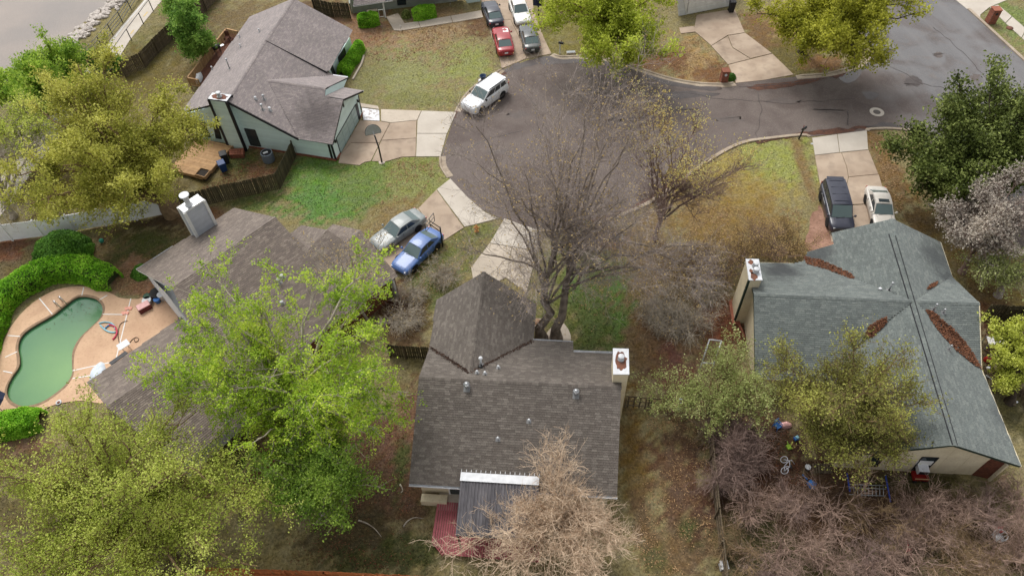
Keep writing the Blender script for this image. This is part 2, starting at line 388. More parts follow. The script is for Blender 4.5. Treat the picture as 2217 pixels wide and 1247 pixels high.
for a in [
    # creek bank and back yard at top left
    (210,110,120,110,(140,130,82)), (120,200,90,90,(116,120,62)), (330,110,80,60,(120,118,66)), (400,90,110,70,(112,104,66)), (440,30,60,40,(92,96,52)), (390,160,60,40,(118,100,62)),
    (600,40,200,40,(120,102,70)), (700,20,60,25,(104,82,58)), (250,200,160,90,(112,100,52)), (150,330,140,90,(104,92,50)), (250,400,190,60,(96,84,46)),
    # front lawn of the teal house
    (920,140,170,110,(144,130,90)), (860,110,110,40,(150,122,90)), (790,60,60,40,(140,104,76)), (960,60,90,30,(152,126,90)), (1040,60,30,30,(112,84,60)), (880,160,90,50,(140,142,88)), (1010,140,60,50,(140,146,80)), (800,170,40,60,(130,128,80)), (960,210,60,25,(142,140,82)), (900,215,80,15,(128,128,76)),
    (1200,60,70,60,(128,124,66)), (1250,90,70,40,(122,112,60)), (1330,60,120,70,(120,112,56)), (1400,130,70,30,(120,84,58)), (1500,130,60,60,(162,132,86)), (1460,130,30,30,(112,76,52)), (1545,160,40,25,(118,82,54)),
    (1680,60,60,40,(148,120,72)), (1720,120,80,45,(102,92,48)), (1790,140,50,16,(132,96,62)), (1640,60,30,40,(120,92,60)),
    (2190,40,50,60,(118,134,72)), (2150,80,30,40,(124,128,72)),
    # lawn right of the cul-de-sac
    (1630,380,150,100,(158,142,70)), (1690,350,80,60,(148,154,78)), (1600,430,120,50,(146,124,66)), (1540,480,90,50,(138,112,64)), (1650,480,90,50,(136,112,62)), (1745,380,14,90,(134,108,72)), (1920,350,50,80,(130,100,60)), (1950,430,60,50,(110,84,48)), (1990,470,60,40,(106,84,50)),
    (2120,560,80,60,(142,118,68)), (2180,640,60,40,(140,120,66)), (2130,640,50,30,(120,96,56)),
    # lawns between the drives
    (1310,640,130,110,(96,104,50)), (1310,600,75,60,(90,122,50)), (1340,650,80,80,(84,118,48)), (1280,690,40,60,(84,98,48)), (1290,540,60,50,(92,98,50)), (1400,540,60,60,(120,98,60)), (1420,480,60,40,(126,104,64)), (1300,515,60,20,(136,96,72)), (1440,640,70,120,(116,96,64)), (1480,740,80,80,(118,92,68)), (1450,790,50,50,(114,72,62)), (1540,680,50,60,(124,84,62)), (1580,720,40,40,(126,72,48)), (1390,760,40,60,(112,88,60)),
    (930,620,80,90,(100,112,54)), (900,690,50,40,(110,90,54)), (1000,530,50,40,(110,108,58)), (950,560,60,40,(104,112,52)), (1030,500,40,20,(112,118,58)), (850,650,50,50,(92,54,44)), (880,720,60,40,(98,74,52)),
    (700,400,160,70,(96,134,52)), (700,440,110,50,(92,132,60)), (640,370,80,22,(92,124,52)), (860,390,120,60,(134,138,76)), (790,420,60,40,(104,128,62)), (860,470,70,40,(132,112,70)), (900,350,80,20,(126,134,66)), (800,360,40,20,(110,130,60)), (560,430,60,20,(86,100,46)),
    # yards left of the teal house and round the pool
    (560,370,60,40,(136,98,70)), (480,400,90,30,(110,98,60)), (520,350,30,18,(84,94,46)), (600,350,30,18,(104,92,54)), (440,470,60,20,(132,92,62)),
    (300,540,130,60,(104,86,56)), (320,520,60,30,(84,92,44)), (280,560,50,20,(80,84,44)), (370,470,60,30,(86,68,50)), (270,600,36,36,(156,116,88)), (300,625,40,20,(150,108,80)), (40,570,80,50,(106,92,60)), (20,540,40,20,(120,80,60)),
    (40,980,90,50,(118,84,64)), (100,1100,160,120,(92,82,48)), (330,1120,180,110,(84,78,46)), (480,960,80,40,(82,68,46)), (540,1020,60,50,(70,86,40)),
    # back yard of the middle house
    (820,1060,150,130,(88,64,48)), (750,1160,130,60,(84,74,48)), (880,960,40,110,(112,80,64)), (890,1190,60,40,(78,84,44)), (800,1220,120,30,(74,78,42)), (640,940,70,60,(98,66,48)), (870,1000,14,60,(74,86,42)),
    (1370,960,46,100,(122,96,50)), (1375,1050,40,50,(120,98,52)), (1470,1050,60,180,(96,68,52)), (1450,1190,70,60,(108,86,58)), (1500,1150,30,40,(82,88,46)), (1420,1200,30,40,(92,88,50)), (1390,1120,30,60,(104,82,58)),
    # back yard of the right house
    (1650,950,90,90,(78,56,44)), (1800,1100,300,120,(84,58,46)), (1640,1170,70,60,(78,76,44)), (1900,1220,240,40,(80,76,46)), (2150,1160,80,60,(90,74,52)), (2000,1040,110,18,(74,70,40)), (1620,870,60,60,(98,74,54)),
    (2160,700,60,40,(112,76,54)), (2170,800,50,80,(62,46,36)), (2190,900,30,60,(92,88,54)),
    (20,60,200,120,(118,106,72),0.5)]:
    patch(*a)
me = bpy.data.meshes.new('ground')
nx, ny = len(gx), len(gy)
V = np.stack([GX, GY, GZ], -1).reshape(-1, 3)
ii = np.arange(nx * ny).reshape(ny, nx)
Fq = np.stack([ii[:-1, :-1], ii[:-1, 1:], ii[1:, 1:], ii[1:, :-1]], -1).reshape(-1, 4)
def ground_mat():
    m, n, l, b = _nt('turf_and_soil')
    at = n.new('ShaderNodeAttribute'); at.attribute_name = 'soil'
    geo = n.new('ShaderNodeNewGeometry')
    def noise(s, d=5, dist=0.0):
        t = n.new('ShaderNodeTexNoise'); t.inputs['Scale'].default_value = s; t.inputs['Detail'].default_value = d; t.inputs['Distortion'].default_value = dist
        l.new(geo.outputs['Position'], t.inputs['Vector']); return t.outputs[0]
    def mr(src, a, b_, c, d):
        r = n.new('ShaderNodeMapRange'); r.inputs[1].default_value = a; r.inputs[2].default_value = b_; r.inputs[3].default_value = c; r.inputs[4].default_value = d
        l.new(src, r.inputs[0]); return r.outputs[0]
    h = n.new('ShaderNodeHueSaturation'); l.new(at.outputs['Color'], h.inputs['Color'])
    v1 = mr(noise(5.5, 6, 0.6), 0.3, 0.7, 0.62, 1.4)
    l.new(v1, h.inputs['Value'])
    s1 = mr(noise(1.3), 0.3, 0.7, 0.85, 1.12); l.new(s1, h.inputs['Saturation'])
    # dry straw and dark gaps between the blades
    m1 = n.new('ShaderNodeMix'); m1.data_type = 'RGBA'; m1.inputs[7].default_value = (*srgb(164, 140, 98), 1)
    l.new(mr(noise(9, 5, 1.0), 0.56, 0.72, 0, 0.36), m1.inputs[0]); l.new(h.outputs[0], m1.inputs[6])
    m2 = n.new('ShaderNodeMix'); m2.data_type = 'RGBA'; m2.inputs[7].default_value = (*srgb(62, 48, 34), 1)
    l.new(mr(noise(7.3, 5, 0.8), 0.57, 0.75, 0, 0.5), m2.inputs[0]); l.new(m1.outputs[2], m2.inputs[6])
    l.new(m2.outputs[2], b.inputs['Base Color'])
    b.inputs['Roughness'].default_value = 0.95; b.inputs['Specular IOR Level'].default_value = 0.1
    bp = n.new('ShaderNodeBump'); bp.inputs['Strength'].default_value = 0.5; bp.inputs['Distance'].default_value = 0.12
    l.new(noise(8, 6, 0.5), bp.inputs['Height']); l.new(bp.outputs[0], b.inputs['Normal'])
    return m
ground = np_mesh('ground', V, Fq, ground_mat(), smooth=True); struct(ground)
COLR[:] = (COLR * .9 + COLR.mean(-1, keepdims=True) * .1) * .8
ca = ground.data.color_attributes.new('soil', 'FLOAT_COLOR', 'POINT')
ca.data.foreach_set('color', np.concatenate([COLR.reshape(-1, 3), np.ones((nx * ny, 1))], 1).astype(np.float32).ravel())

# ------------------------------------------------------------------ creek
def water_mat(name, c1, c2, rough=0.08, bump=0.15, bscale=3.0, attr=None):
    m = pm(name, c1, c2, 0.12, rough, bump=bump, bscale=bscale, spec=0.5, world=True)
    return m
w = MB(); wp = [p[:2] for p in Gs([(420,-160),(262,-8),(208,34),(168,68),(131,104),(98,136),(44,196),(-36,286),(-200,430)])]
d0 = np.array([-45.0, 32.0])
w.add([(p[0], p[1], -1.25) for p in wp] + [(p[0] + d0[0] * 3, p[1] + d0[1] * 3, -1.25) for p in wp[::-1]], [tuple(range(2 * len(wp)))[::-1]])
struct(w.build('creek_water', water_mat('creek_water', srgb(128, 114, 102), srgb(108, 98, 90), 0.25, 0.3, 6.0)))

# ------------------------------------------------------------------ asphalt
ST_A, ST_B = G(2070, 0)[:2], G(2217, 135)[:2]
ST_D = (ST_B - ST_A) / np.linalg.norm(ST_B - ST_A); ST_N = np.array([-ST_D[1], ST_D[0]])
def street(along, off): return ST_A + ST_D * along + ST_N * off
NORTH = [(1895,108),(1880,124),(1858,142),(1820,155),(1780,163),(1723,167)]
NORTH2 = [(1590,181),(1575,184),(1545,184),(1500,181),(1440,169),(1380,149),(1330,133),(1270,124),(1215,125),(1196,119)]
NORTH3 = [(1086,152),(1075,160),(1040,180),(1010,207),(988,242)]
WEST = [(955,340),(957,362),(972,385)]
SOUTH = [(1168,499),(1215,500),(1250,495),(1300,482),(1380,452),(1420,430),(1470,396),(1500,371),(1560,332),(1610,309),(1660,301),(1735,293),(1752,297)]
SOUTH2 = [(1877,284),(1885,280),(1930,279),(1980,286),(2012,310),(2030,330)]
def P2(l): return [p[:2] for p in Gs(l)]
road = P2(NORTH + NORTH2 + NORTH3 + WEST + [(1000,420),(1040,452),(1080,472),(1120,487)] + SOUTH + SOUTH2)
offN = float((road[0] - ST_A) @ ST_N)
a0 = float((road[-1] - ST_A) @ ST_D); o0 = float((road[-1] - ST_A) @ ST_N)
a1 = float((road[0] - ST_A) @ ST_D)
road_out = road + [street(a0 + 60, o0), street(a0 + 60, 0.0), street(-60, 0.0), street(-60, offN)]
def asphalt_mat():
    m, n, l, b = _nt('asphalt')
    geo = n.new('ShaderNodeNewGeometry')
    def noise(s, d=5, dist=0.0, vec=None):
        t = n.new('ShaderNodeTexNoise'); t.inputs['Scale'].default_value = s; t.inputs['Detail'].default_value = d; t.inputs['Distortion'].default_value = dist
        l.new(vec or geo.outputs['Position'], t.inputs['Vector']); return t.outputs[0]
    def mr(src, a, b_, c, d):
        r = n.new('ShaderNodeMapRange'); r.inputs[1].default_value = a; r.inputs[2].default_value = b_; r.inputs[3].default_value = c; r.inputs[4].default_value = d
        l.new(src, r.inputs[0]); return r.outputs[0]
    def mix(f, a, c):
        x = n.new('ShaderNodeMix'); x.data_type = 'RGBA'; l.new(f, x.inputs[0])
        if isinstance(a, tuple): x.inputs[6].default_value = (*a, 1)
        else: l.new(a, x.inputs[6])
        x.inputs[7].default_value = (*c, 1); return x.outputs[2]
    # older brownish side street and newer grey street on the right
    sep = n.new('ShaderNodeVectorMath'); sep.operation = 'DOT_PRODUCT'; sep.inputs[1].default_value = (ST_N[0], ST_N[1], 0)
    l.new(geo.outputs['Position'], sep.inputs[0])
    off = float(ST_A @ ST_N)
    ad = n.new('ShaderNodeMath'); ad.operation = 'MULTIPLY_ADD'; ad.inputs[1].default_value = 5.0; l.new(noise(0.25), ad.inputs[0]); l.new(sep.outputs['Value'], ad.inputs[2])
    side = mr(ad.outputs[0], off + o0 - 2.0 + 2.5, off + o0 + 4 + 2.5, 0, 1) if o0 < 0 else mr(ad.outputs[0], off + offN + 4.5, off + offN - 1, 0, 1)
    c = mix(side, srgb(104, 94, 89), srgb(110, 109, 110)) if o0 > 0 else mix(side, srgb(104, 94, 89), srgb(110, 109, 110))
    c = mix(mr(noise(0.18, 4, 1.2), 0.46, 0.62, 0, 0.7), c, srgb(84, 73, 69))
    c = mix(mr(noise(0.35, 6, 0.7), 0.55, 0.7, 0, 0.3), c, srgb(72, 62, 59))
    c = mix(mr(noise(0.6, 5, 1.5), 0.55, 0.75, 0, 0.5), c, srgb(112, 103, 98))
    c = mix(mr(noise(14, 3), 0.55, 0.75, 0, 0.35), c, srgb(150, 141, 134))
    c = mix(mr(noise(18, 3), 0.56, 0.75, 0, 0.5), c, srgb(58, 52, 50))
    cx = n.new('ShaderNodeCombineXYZ'); l.new(sep.outputs['Value'], cx.inputs[0]); dt = n.new('ShaderNodeVectorMath'); dt.operation = 'DOT_PRODUCT'; dt.inputs[1].default_value = (ST_D[0] * .03, ST_D[1] * .03, 0); l.new(geo.outputs['Position'], dt.inputs[0]); l.new(dt.outputs['Value'], cx.inputs[1])
    st = n.new('ShaderNodeMath'); st.operation = 'MULTIPLY'; l.new(mr(noise(0.55, 3, 0.0, cx.outputs[0]), 0.45, 0.65, 0, 0.55), st.inputs[0]); l.new(side, st.inputs[1])
    c = mix(st.outputs[0], c, srgb(124, 122, 122))
    l.new(c, b.inputs['Base Color']); b.inputs['Roughness'].default_value = 0.85; b.inputs['Specular IOR Level'].default_value = 0.25
    bp = n.new('ShaderNodeBump'); bp.inputs['Strength'].default_value = 0.35; bp.inputs['Distance'].default_value = 0.03
    l.new(noise(25, 3), bp.inputs['Height']); l.new(bp.outputs[0], b.inputs['Normal'])
    return m
def sheet(name, pts, z, mat, label=None):
    b = MB(); n = len(pts)
    a = sum(pts[i][0] * pts[(i + 1) % n][1] - pts[(i + 1) % n][0] * pts[i][1] for i in range(n))
    if a < 0: pts = pts[::-1]
    b.poly([(p[0], p[1], z) for p in pts])
    return struct(b.build(name, mat, label=label))
M['asphalt'] = asphalt_mat()
sheet('road', road_out, 0.036, M['asphalt'])
M['puddle'] = water_mat('puddle_water', srgb(84, 78, 76), srgb(74, 66, 62), 0.04, 0.04, 4.0)
M['wet_leaf'] = pm('wet_leaf_litter', srgb(92, 58, 42), srgb(64, 44, 36), 1.5, 0.7, c3=srgb(124, 76, 50), scale2=9, bump=0.4, bscale=20, world=True)
M['wet_asphalt'] = pm('wet_asphalt', srgb(66, 58, 56), srgb(80, 72, 69), 1.2, 0.35, c3=srgb(52, 46, 44), scale2=8, world=True)
M['damp_asphalt'] = pm('damp_asphalt', srgb(88, 79, 75), srgb(98, 89, 85), 1.5, .7, c3=srgb(74, 66, 62), scale2=7, world=True)
def blob(pts, k=4): return smooth_loop(P2(pts), k)
def wob(pts, amp=0.12, seed=0):
    r = np.random.default_rng(seed); return [np.array(p) + r.normal(0, amp, 2) for p in pts]
for i, (pts, mat, nm) in enumerate([
    ([(1826,152),(1850,143),(1872,140),(1884,128),(1880,142),(1866,158),(1855,172),(1838,181),(1818,174),(1815,162)], 'puddle', 'puddle'),
    ([(1900,92),(1912,70),(1925,82),(1915,100),(1903,106)], 'puddle', 'puddle'),
    ([(1760,164),(1800,160),(1830,158),(1838,150),(1842,152),(1818,170),(1790,168)], 'wet_leaf', 'wet_leaves'),
    ([(1092,151),(1120,140),(1150,130),(1186,124),(1210,127),(1200,136),(1160,142),(1120,150),(1096,158)], 'wet_asphalt', 'wet_gutter'),
    ([(1168,127),(1190,124),(1215,130),(1250,128),(1300,133),(1340,143),(1320,143),(1270,138),(1215,140),(1180,141)], 'wet_asphalt', 'wet_gutter'),
    ([(1110,143),(1136,136),(1141,144),(1115,150)], 'puddle', 'puddle'), ([(1172,126),(1186,125),(1190,138),(1176,141)], 'puddle', 'puddle'),
    ([(1215,129),(1240,128),(1243,133),(1220,137)], 'puddle', 'puddle'),
    ([(1640,305),(1690,297),(1740,288),(1790,281),(1850,277),(1890,272),(1896,279),(1860,283),(1800,291),(1745,294),(1690,301),(1645,310)], 'wet_leaf', 'wet_leaves'),
    ([(1874,276),(1900,270),(1925,268),(1950,275),(1935,278),(1895,279)], 'wet_asphalt', 'wet_gutter'),
    ([(1961,173),(1978,165),(1994,173),(1997,183),(1980,188),(1962,186),(1957,180)], 'wet_asphalt', 'tar_patch'),
    ([(1918,109),(1928,106),(1938,111),(1932,119),(1920,117)], 'wet_asphalt', 'tar_patch'),
    ([(1866,202),(1880,199),(1902,205),(1894,214),(1878,215)], 'wet_asphalt', 'tar_patch'),
    ([(1620,186),(1700,180),(1760,170),(1790,172),(1740,184),(1680,194),(1630,196)], 'wet_leaf', 'wet_leaves'),
    ([(1400,160),(1440,172),(1500,186),(1560,190),(1540,198),(1470,190),(1410,174)], 'wet_asphalt', 'wet_gutter'),
    ([(1430,204),(1500,200),(1560,206),(1500,212),(1450,212)], 'wet_asphalt', 'wet_gutter'),
    ([(1084,156),(1072,164),(1042,182),(1050,190),(1080,170),(1096,160)], 'wet_leaf', 'wet_leaves'),
    ([(990,238),(1004,222),(1008,226),(1000,240),(985,256),(980,250)], 'wet_leaf', 'wet_leaves'),
    ([(1260,492),(1310,478),(1390,446),(1440,416),(1480,388),(1470,384),(1430,410),(1380,440),(1300,470),(1262,484)], 'wet_leaf', 'wet_leaves'),
    ]):
    sheet(nm, wob(blob(pts), 0.09, i) if mat != 'puddle' else wob(blob(pts), 0.04, i), 0.040 + 0.002 * (i % 5), M[mat])
# cracks in the asphalt, sealed
cr = MB()
for pts in ([(1835,240),(1836,255),(1834,272)], [(1960,186),(1990,184)], [(1600,190),(1680,185),(1740,178),(1800,168)]):
    q = P2(pts)
    for a, b in zip(q[:-1], q[1:]):
        for k in range(6):
            s0 = a + (b - a) * k / 6 + RNG.normal(0, 0.05, 2); s1 = a + (b - a) * (k + 1) / 6 + RNG.normal(0, 0.05, 2)
            cr.bar((*s0, 0.049), (*s1, 0.049), 0.07, 0.01)
struct(cr.build('road_crack', M['wet_asphalt']))

for k, pts in enumerate([[(1000,330),(1060,300),(1130,285)], [(1120,180),(1160,230),(1170,300),(1150,380)], [(1300,170),(1350,230),(1340,300),(1390,380)], [(1500,200),(1520,260),(1500,330)], [(1640,200),(1650,240),(1640,300)], [(1250,200),(1400,190),(1560,215),(1700,225),(1850,215)], [(1900,130),(1990,180),(2080,200)], [(2020,60),(2090,120),(2170,210)]]):
    q = P2(pts); cb = MB()
    for a, b in zip(q[:-1], q[1:]):
        n = max(3, int(np.linalg.norm(b - a) / .6)); w_ = [a + (b - a) * j / n + RNG.normal(0, .1, 2) * (0 < j < n) for j in range(n + 1)]
        for c_, d_ in zip(w_[:-1], w_[1:]): cb.bar((*c_, .0475), (*d_, .0475), RNG.uniform(.03, .07), .006)
    struct(cb.build('road_crack', M['wet_asphalt']))
for k, (u, v, ru, rv) in enumerate(((1120,250,26,9),(1230,330,30,9),(1350,260,40,8),(1480,240,50,7),(1580,260,36,8),(1700,220,44,7),(1790,240,40,7),(1300,200,60,8),(1080,330,24,9),(1450,300,40,9),(2030,120,16,6),(2110,170,14,8))):
    pts = [(u + ru * RNG.uniform(.5, 1.2) * math.cos(a), v + rv * RNG.uniform(.5, 1.2) * math.sin(a)) for a in np.linspace(0, 6.283, 15)[:-1]]
    sheet('damp_patch', wob(blob(pts, 3), .07, k), .0385 + .0004 * (k % 3), M['damp_asphalt'])
# manhole with its pale concrete collar
c = G(1898, 244); t = thing('manhole', (c[0], c[1], 0.04), 'round manhole cover in a wide pale concrete collar on the side street', 'manhole')
b = MB(); n = 32
for k in range(n):
    a0_, a1_ = 2 * math.pi * k / n, 2 * math.pi * (k + 1) / n
    ring = lambda r, a: (c[0] + r * math.cos(a), c[1] + r * math.sin(a), 0.056)
    b.add([ring(0.33, a0_), ring(0.64, a0_), ring(0.64, a1_), ring(0.33, a1_)], [(0, 1, 2, 3)])
b.build('collar', M['new_concrete'], t)
MB().lathe([(0.31, -0.02), (0.31, 0.01), (0.27, 0.016), (0.0, 0.016)], (c[0], c[1], 0.04), 28).build('cover', pm('cast_iron', (0.12, 0.10, 0.09), (0.09, 0.08, 0.07), 8, 0.7, bump=0.3, bscale=30), t)
c = G(2186, 62); t = thing('manhole', (c[0], c[1], 0.05), 'small round iron cover set in the sidewalk at top right', 'manhole')
MB().lathe([(0.34, -0.02), (0.34, 0.03), (0.0, 0.034)], (c[0], c[1], 0.03), 24).build('cover', M['rust'], t)

# ------------------------------------------------------------------ kerbs with gutter pan
def kerb(line, name='kerb', side=1, w=0.17, h=0.13, sm=True, pan=0.42, mat='kerb'):
    pts = smooth_loop(P2(line), 3, closed=False) if sm else P2(line)
    b = MB(); N = len(pts); L = []
    for i in range(N):
        t = pts[min(i + 1, N - 1)] - pts[max(i - 1, 0)]; t /= np.linalg.norm(t); nrm = np.array([-t[1], t[0]]) * side
        e = h if 0 < i < N - 1 else 0.05
        prof = [(w + 0.02, -0.05), (w, e), (0.03, e), (0.0, e - 0.02), (-0.05, 0.052), (-pan, 0.047), (-pan - 0.01, 0.0)]
        L.append([(*(pts[i] + nrm * o), z) for o, z in prof])
    k = len(L[0]); vs = [p for r in L for p in r]
    fs = [((i * k + j), (i * k + j + 1), ((i + 1) * k + j + 1), ((i + 1) * k + j)) for i in range(N - 1) for j in range(k - 1)]
    if side < 0: fs = [f[::-1] for f in fs]
    b.add(vs, fs)
    return struct(b.build(name, M[mat]))
kerb(NORTH, side=-1); kerb(NORTH2, side=-1); kerb(NORTH3, side=-1, mat='kerb'); kerb(WEST, side=-1)
kerb(SOUTH, side=-1, pan=0.2); kerb(SOUTH2, side=-1, pan=0.2)
def street_kerb(off, a0, a1, side):
    b = MB(); 
    for k in range(int((a1 - a0) / 3)):
        s = a0 + 3 * k
        p, q = street(s + 0.01, off + side * 0.15), street(s + 2.99, off + side * 0.15)
        b.bar((*p, 0.04), (*q, 0.04), 0.3, 0.2)
    return struct(b.build('kerb', M['kerb']))
street_kerb(0.0, 2.0, 60, 1 if offN < 0 else -1)
street_kerb(offN, -55, a1 - 1.0, -1 if offN < 0 else 1)
street_kerb(o0, a0 + 0.5, a0 + 55, -1 if offN < 0 else 1)

# ------------------------------------------------------------------ drives and walks, slab by slab
def drive(name, slabs, label=None, z=0.06, mat='old_concrete', gap=0.007, base=True):
    root = bpy.data.objects.new(name, None); COL.objects.link(root); root['kind'] = 'structure'
    allp = np.array([p for s in slabs for p in P2(s[0])]); root.location = (float(allp[:, 0].mean()), float(allp[:, 1].mean()), 0)
    for s in slabs:
        pts = P2(s[0]); c = np.mean(pts, axis=0)
        pts = [p + (c - p) / np.linalg.norm(c - p) * gap for p in pts]
        mm = M[s[1]] if len(s) > 1 else M[mat]
        zz = z + RNG.uniform(-0.004, 0.004)
        b = MB(); b.prism(pts, -0.08, zz)
        b.build('slab', mm, root)
    return root
drive('driveway', [
    ([(737,336),(780,262),(822,264),(844,268),(822,310),(760,310)],'old_concrete'), ([(760,311),(822,311),(803,350),(790,352),(778,359),(733,354),(737,337)],'old_concrete'),
    ([(845,268),(902,262),(901,300),(826,305)],'old_concrete'), ([(826,306),(901,301),(900,340),(870,341),(835,351),(805,350)],'old_concrete'),
    ([(825,238),(912,241),(903,261),(846,267),(825,263)],'concrete'), ([(913,241),(988,244),(968,290),(903,290),(904,262)],'new_concrete'), ([(903,291),(967,291),(954,340),(901,340)],'new_concrete')])
drive('driveway', [
    ([(1036,-25),(1108,-25),(1125,-2),(1133,41),(1056,48),(1046,20)],), ([(1109,-25),(1150,-25),(1156,30),(1134,40),(1126,-2)],),
    ([(1056,49),(1105,44),(1130,95),(1140,128),(1086,150),(1080,120),(1064,80)],), ([(1106,44),(1158,32),(1178,85),(1194,118),(1141,128),(1131,95)],)])
drive('driveway', [
    ([(1508,34),(1590,21),(1612,72),(1575,78),(1540,100),(1502,68)],), ([(1576,79),(1613,73),(1671,117),(1625,128),(1586,104)],),
    ([(1540,101),(1575,80),(1585,105),(1624,129),(1576,141)],), ([(1577,142),(1672,118),(1718,163),(1652,175),(1593,181)],), ([(1470,62),(1502,58),(1508,70),(1474,74)],)])
drive('driveway', [
    ([(1758,300),(1812,292),(1817,331),(1764,337)],'new_concrete'), ([(1813,292),(1876,284),(1879,325),(1818,331)],'new_concrete'),
    ([(1764,338),(1821,332),(1832,362),(1836,385),(1828,420),(1776,405)],'old_concrete'), ([(1822,332),(1880,326),(1901,378),(1837,384),(1833,362)],'old_concrete'),
    ([(1776,406),(1828,421),(1840,446),(1842,520),(1800,525),(1784,452)],'old_concrete'), ([(1829,420),(1837,385),(1902,379),(1920,440),(1841,444)],'old_concrete'), ([(1841,446),(1921,441),(1946,505),(1843,522)],'old_concrete')])
drive('driveway', [
    ([(776,555),(842,505),(890,560),(836,612)],'old_concrete'), ([(842,504),(905,452),(955,525),(891,560)],'old_concrete'),
    ([(906,452),(945,412),(1004,494),(957,524)],'old_concrete'), ([(946,411),(975,388),(1012,428),(1052,462),(1078,474),(1040,484),(1006,492)],'new_concrete')])
drive('driveway', [
    ([(1020,580),(1060,528),(1108,536),(1096,600),(1030,640)],'concrete'), ([(1096,602),(1109,536),(1162,545),(1140,635)],'concrete'),
    ([(1061,527),(1092,474),(1130,488),(1109,535)],'new_concrete'), ([(1110,535),(1131,488),(1170,500),(1163,544)],'new_concrete')])
drive('driveway', [([(2063,-3),(2130,-30),(2215,-30),(2193,-4),(2142,17),(2122,33),(2121,44)],'new_concrete')])
drive('sidewalk', [([(2143,17),(2160,12),(2190,37),(2176,51)],'new_concrete'), ([(2177,52),(2191,38),(2221,64),(2211,83)],'new_concrete'), ([(2212,84),(2222,65),(2290,125),(2280,145)],'new_concrete')])
drive('front_walk', [([(836,38),(862,30),(876,52),(905,48),(910,61),(866,68),(853,67)],'concrete'), ([(906,48),(975,36),(980,50),(911,61)],'concrete'), ([(976,36),(1042,24),(1046,39),(981,50)],'concrete')], mat='concrete')
drive('front_walk', [([(1158,690),(1172,690),(1172,716),(1158,716)],'concrete'), ([(1170,752),(1176,735),(1236,737),(1233,754)],'concrete'), ([(1177,734),(1186,718),(1196,706),(1211,694),(1222,702),(1231,714),(1236,728),(1236,736)],'concrete')], mat='concrete')
s = drive('painted_slab', [([(784,235),(821,240),(822,263),(787,261)],'white_flaked')] if False else [([(784,235),(821,240),(822,263),(787,261)],'new_concrete')])
M['flaked'] = pm('flaked_white_paint', (0.72, 0.72, 0.74), (0.6, 0.6, 0.62), 1.0, 0.6, c3=(0.25, 0.2, 0.17), scale2=3.2, amt2=1.0, world=True)
s.children[0].data.materials[0] = M['flaked']
MB().prism(P2([(778,224),(792,227),(818,231),(821,238),(783,233)]), 0, 0.07).build('step_stone', M['concrete'], s)
# stains where cars dripped and old patches, thin films
for i, (u, v, ru, rv, mt) in enumerate(((770,300,22,12,0),(768,335,24,14,0),(1885,388,14,9,0),(1560,45,50,14,0),(1596,45,14,10,0),(1875,466,14,12,1),(1845,452,10,30,1),(1800,505,22,12,0))):
    pts = [(u + ru * math.cos(a), v + rv * math.sin(a)) for a in np.linspace(0, 2 * math.pi, 11)[:-1]]
M['gravel_bed'] = pm('pink_chip_bed', srgb(158, 124, 106), srgb(128, 96, 80), 1.0, 0.95, c3=srgb(88, 62, 50), scale2=5, bump=0.6, bscale=9, world=True)
sheet('chip_bed', wob(blob([(1766,452),(1778,450),(1790,480),(1806,520),(1800,540),(1760,545),(1742,535),(1748,500)]), 0.08, 3), 0.03, M['gravel_bed'])

# ------------------------------------------------------------------ bike path along the creek
pl = [(365,-60),(313,0),(262,60),(216,116),(150,195),(60,310),(-60,460)]; pr = [(405,-60),(350,3),(310,52),(280,90),(249,140),(190,215),(105,325),(0,470)]
pl_path = pl + pr[::-1]
sheet('bike_path', P2(pl) + P2(pr)[::-1], 0.03, M['new_concrete'])
def stripe(name, pts, w, z, mat):
    q = P2(pts); b = MB()
    for a, c_ in zip(q[:-1], q[1:]):
        t = (c_ - a) / np.linalg.norm(c_ - a); n_ = np.array([-t[1], t[0]]) * w / 2
        b.poly([(*(a - n_), z), (*(c_ - n_), z), (*(c_ + n_), z), (*(a + n_), z)])
    return struct(b.build(name, mat))
M['road_white'] = pm('line_paint', (0.66, 0.66, 0.64), (0.55, 0.55, 0.52), 3, 0.7)
M['road_yellow'] = pm('yellow_line_paint', (0.6, 0.42, 0.12), (0.5, 0.36, 0.12), 3, 0.7)
stripe('edge_line', [(319,-2),(268,58),(221,117),(160,190)], 0.14, 0.036, M['road_white'])
for a, b_ in (((320,27),(311,37)),((290,66),(283,75)),((258,108),(250,118)),((352,-10),(344,0))):
    stripe('dash_line', [a, b_], 0.12, 0.036, M['road_yellow'])

# ------------------------------------------------------------------ pool and its deck
deck_px = [(-30,840),(2,760),(22,712),(58,668),(104,636),(150,622),(205,623),(245,638),(262,646),(300,648),(345,640),(390,700),(330,770),(262,832),(232,872),(180,868),(140,872),(100,884),(60,912),(-40,915)]
outer = smooth_loop(P2(deck_px), 3); inner = POOL_S
def bridge(outer, inner):
    """one polygon with a slit: outer loop CCW, inner loop CW"""
    ar = lambda q: sum(q[i][0] * q[(i + 1) % len(q)][1] - q[(i + 1) % len(q)][0] * q[i][1] for i in range(len(q)))
    o = outer if ar(outer) > 0 else outer[::-1]; i_ = inner if ar(inner) < 0 else inner[::-1]
    k, j = min(((k, j) for k in range(len(o)) for j in range(len(i_))), key=lambda t: np.linalg.norm(o[t[0]] - i_[t[1]]))
    return o[k:] + o[:k + 1] + i_[j:] + i_[:j + 1]
M['pool_deck'] = pm('pool_deck', srgb(205, 172, 142), srgb(190, 156, 128), 0.6, 0.9, c3=srgb(168, 134, 106), scale2=7, bump=0.2, bscale=40, world=True)
deck = MB(); pts = bridge(outer, inner); deck.poly([(p[0], p[1], 0.05) for p in pts])
do = deck.build('pool_deck', M['pool_deck']); struct(do)
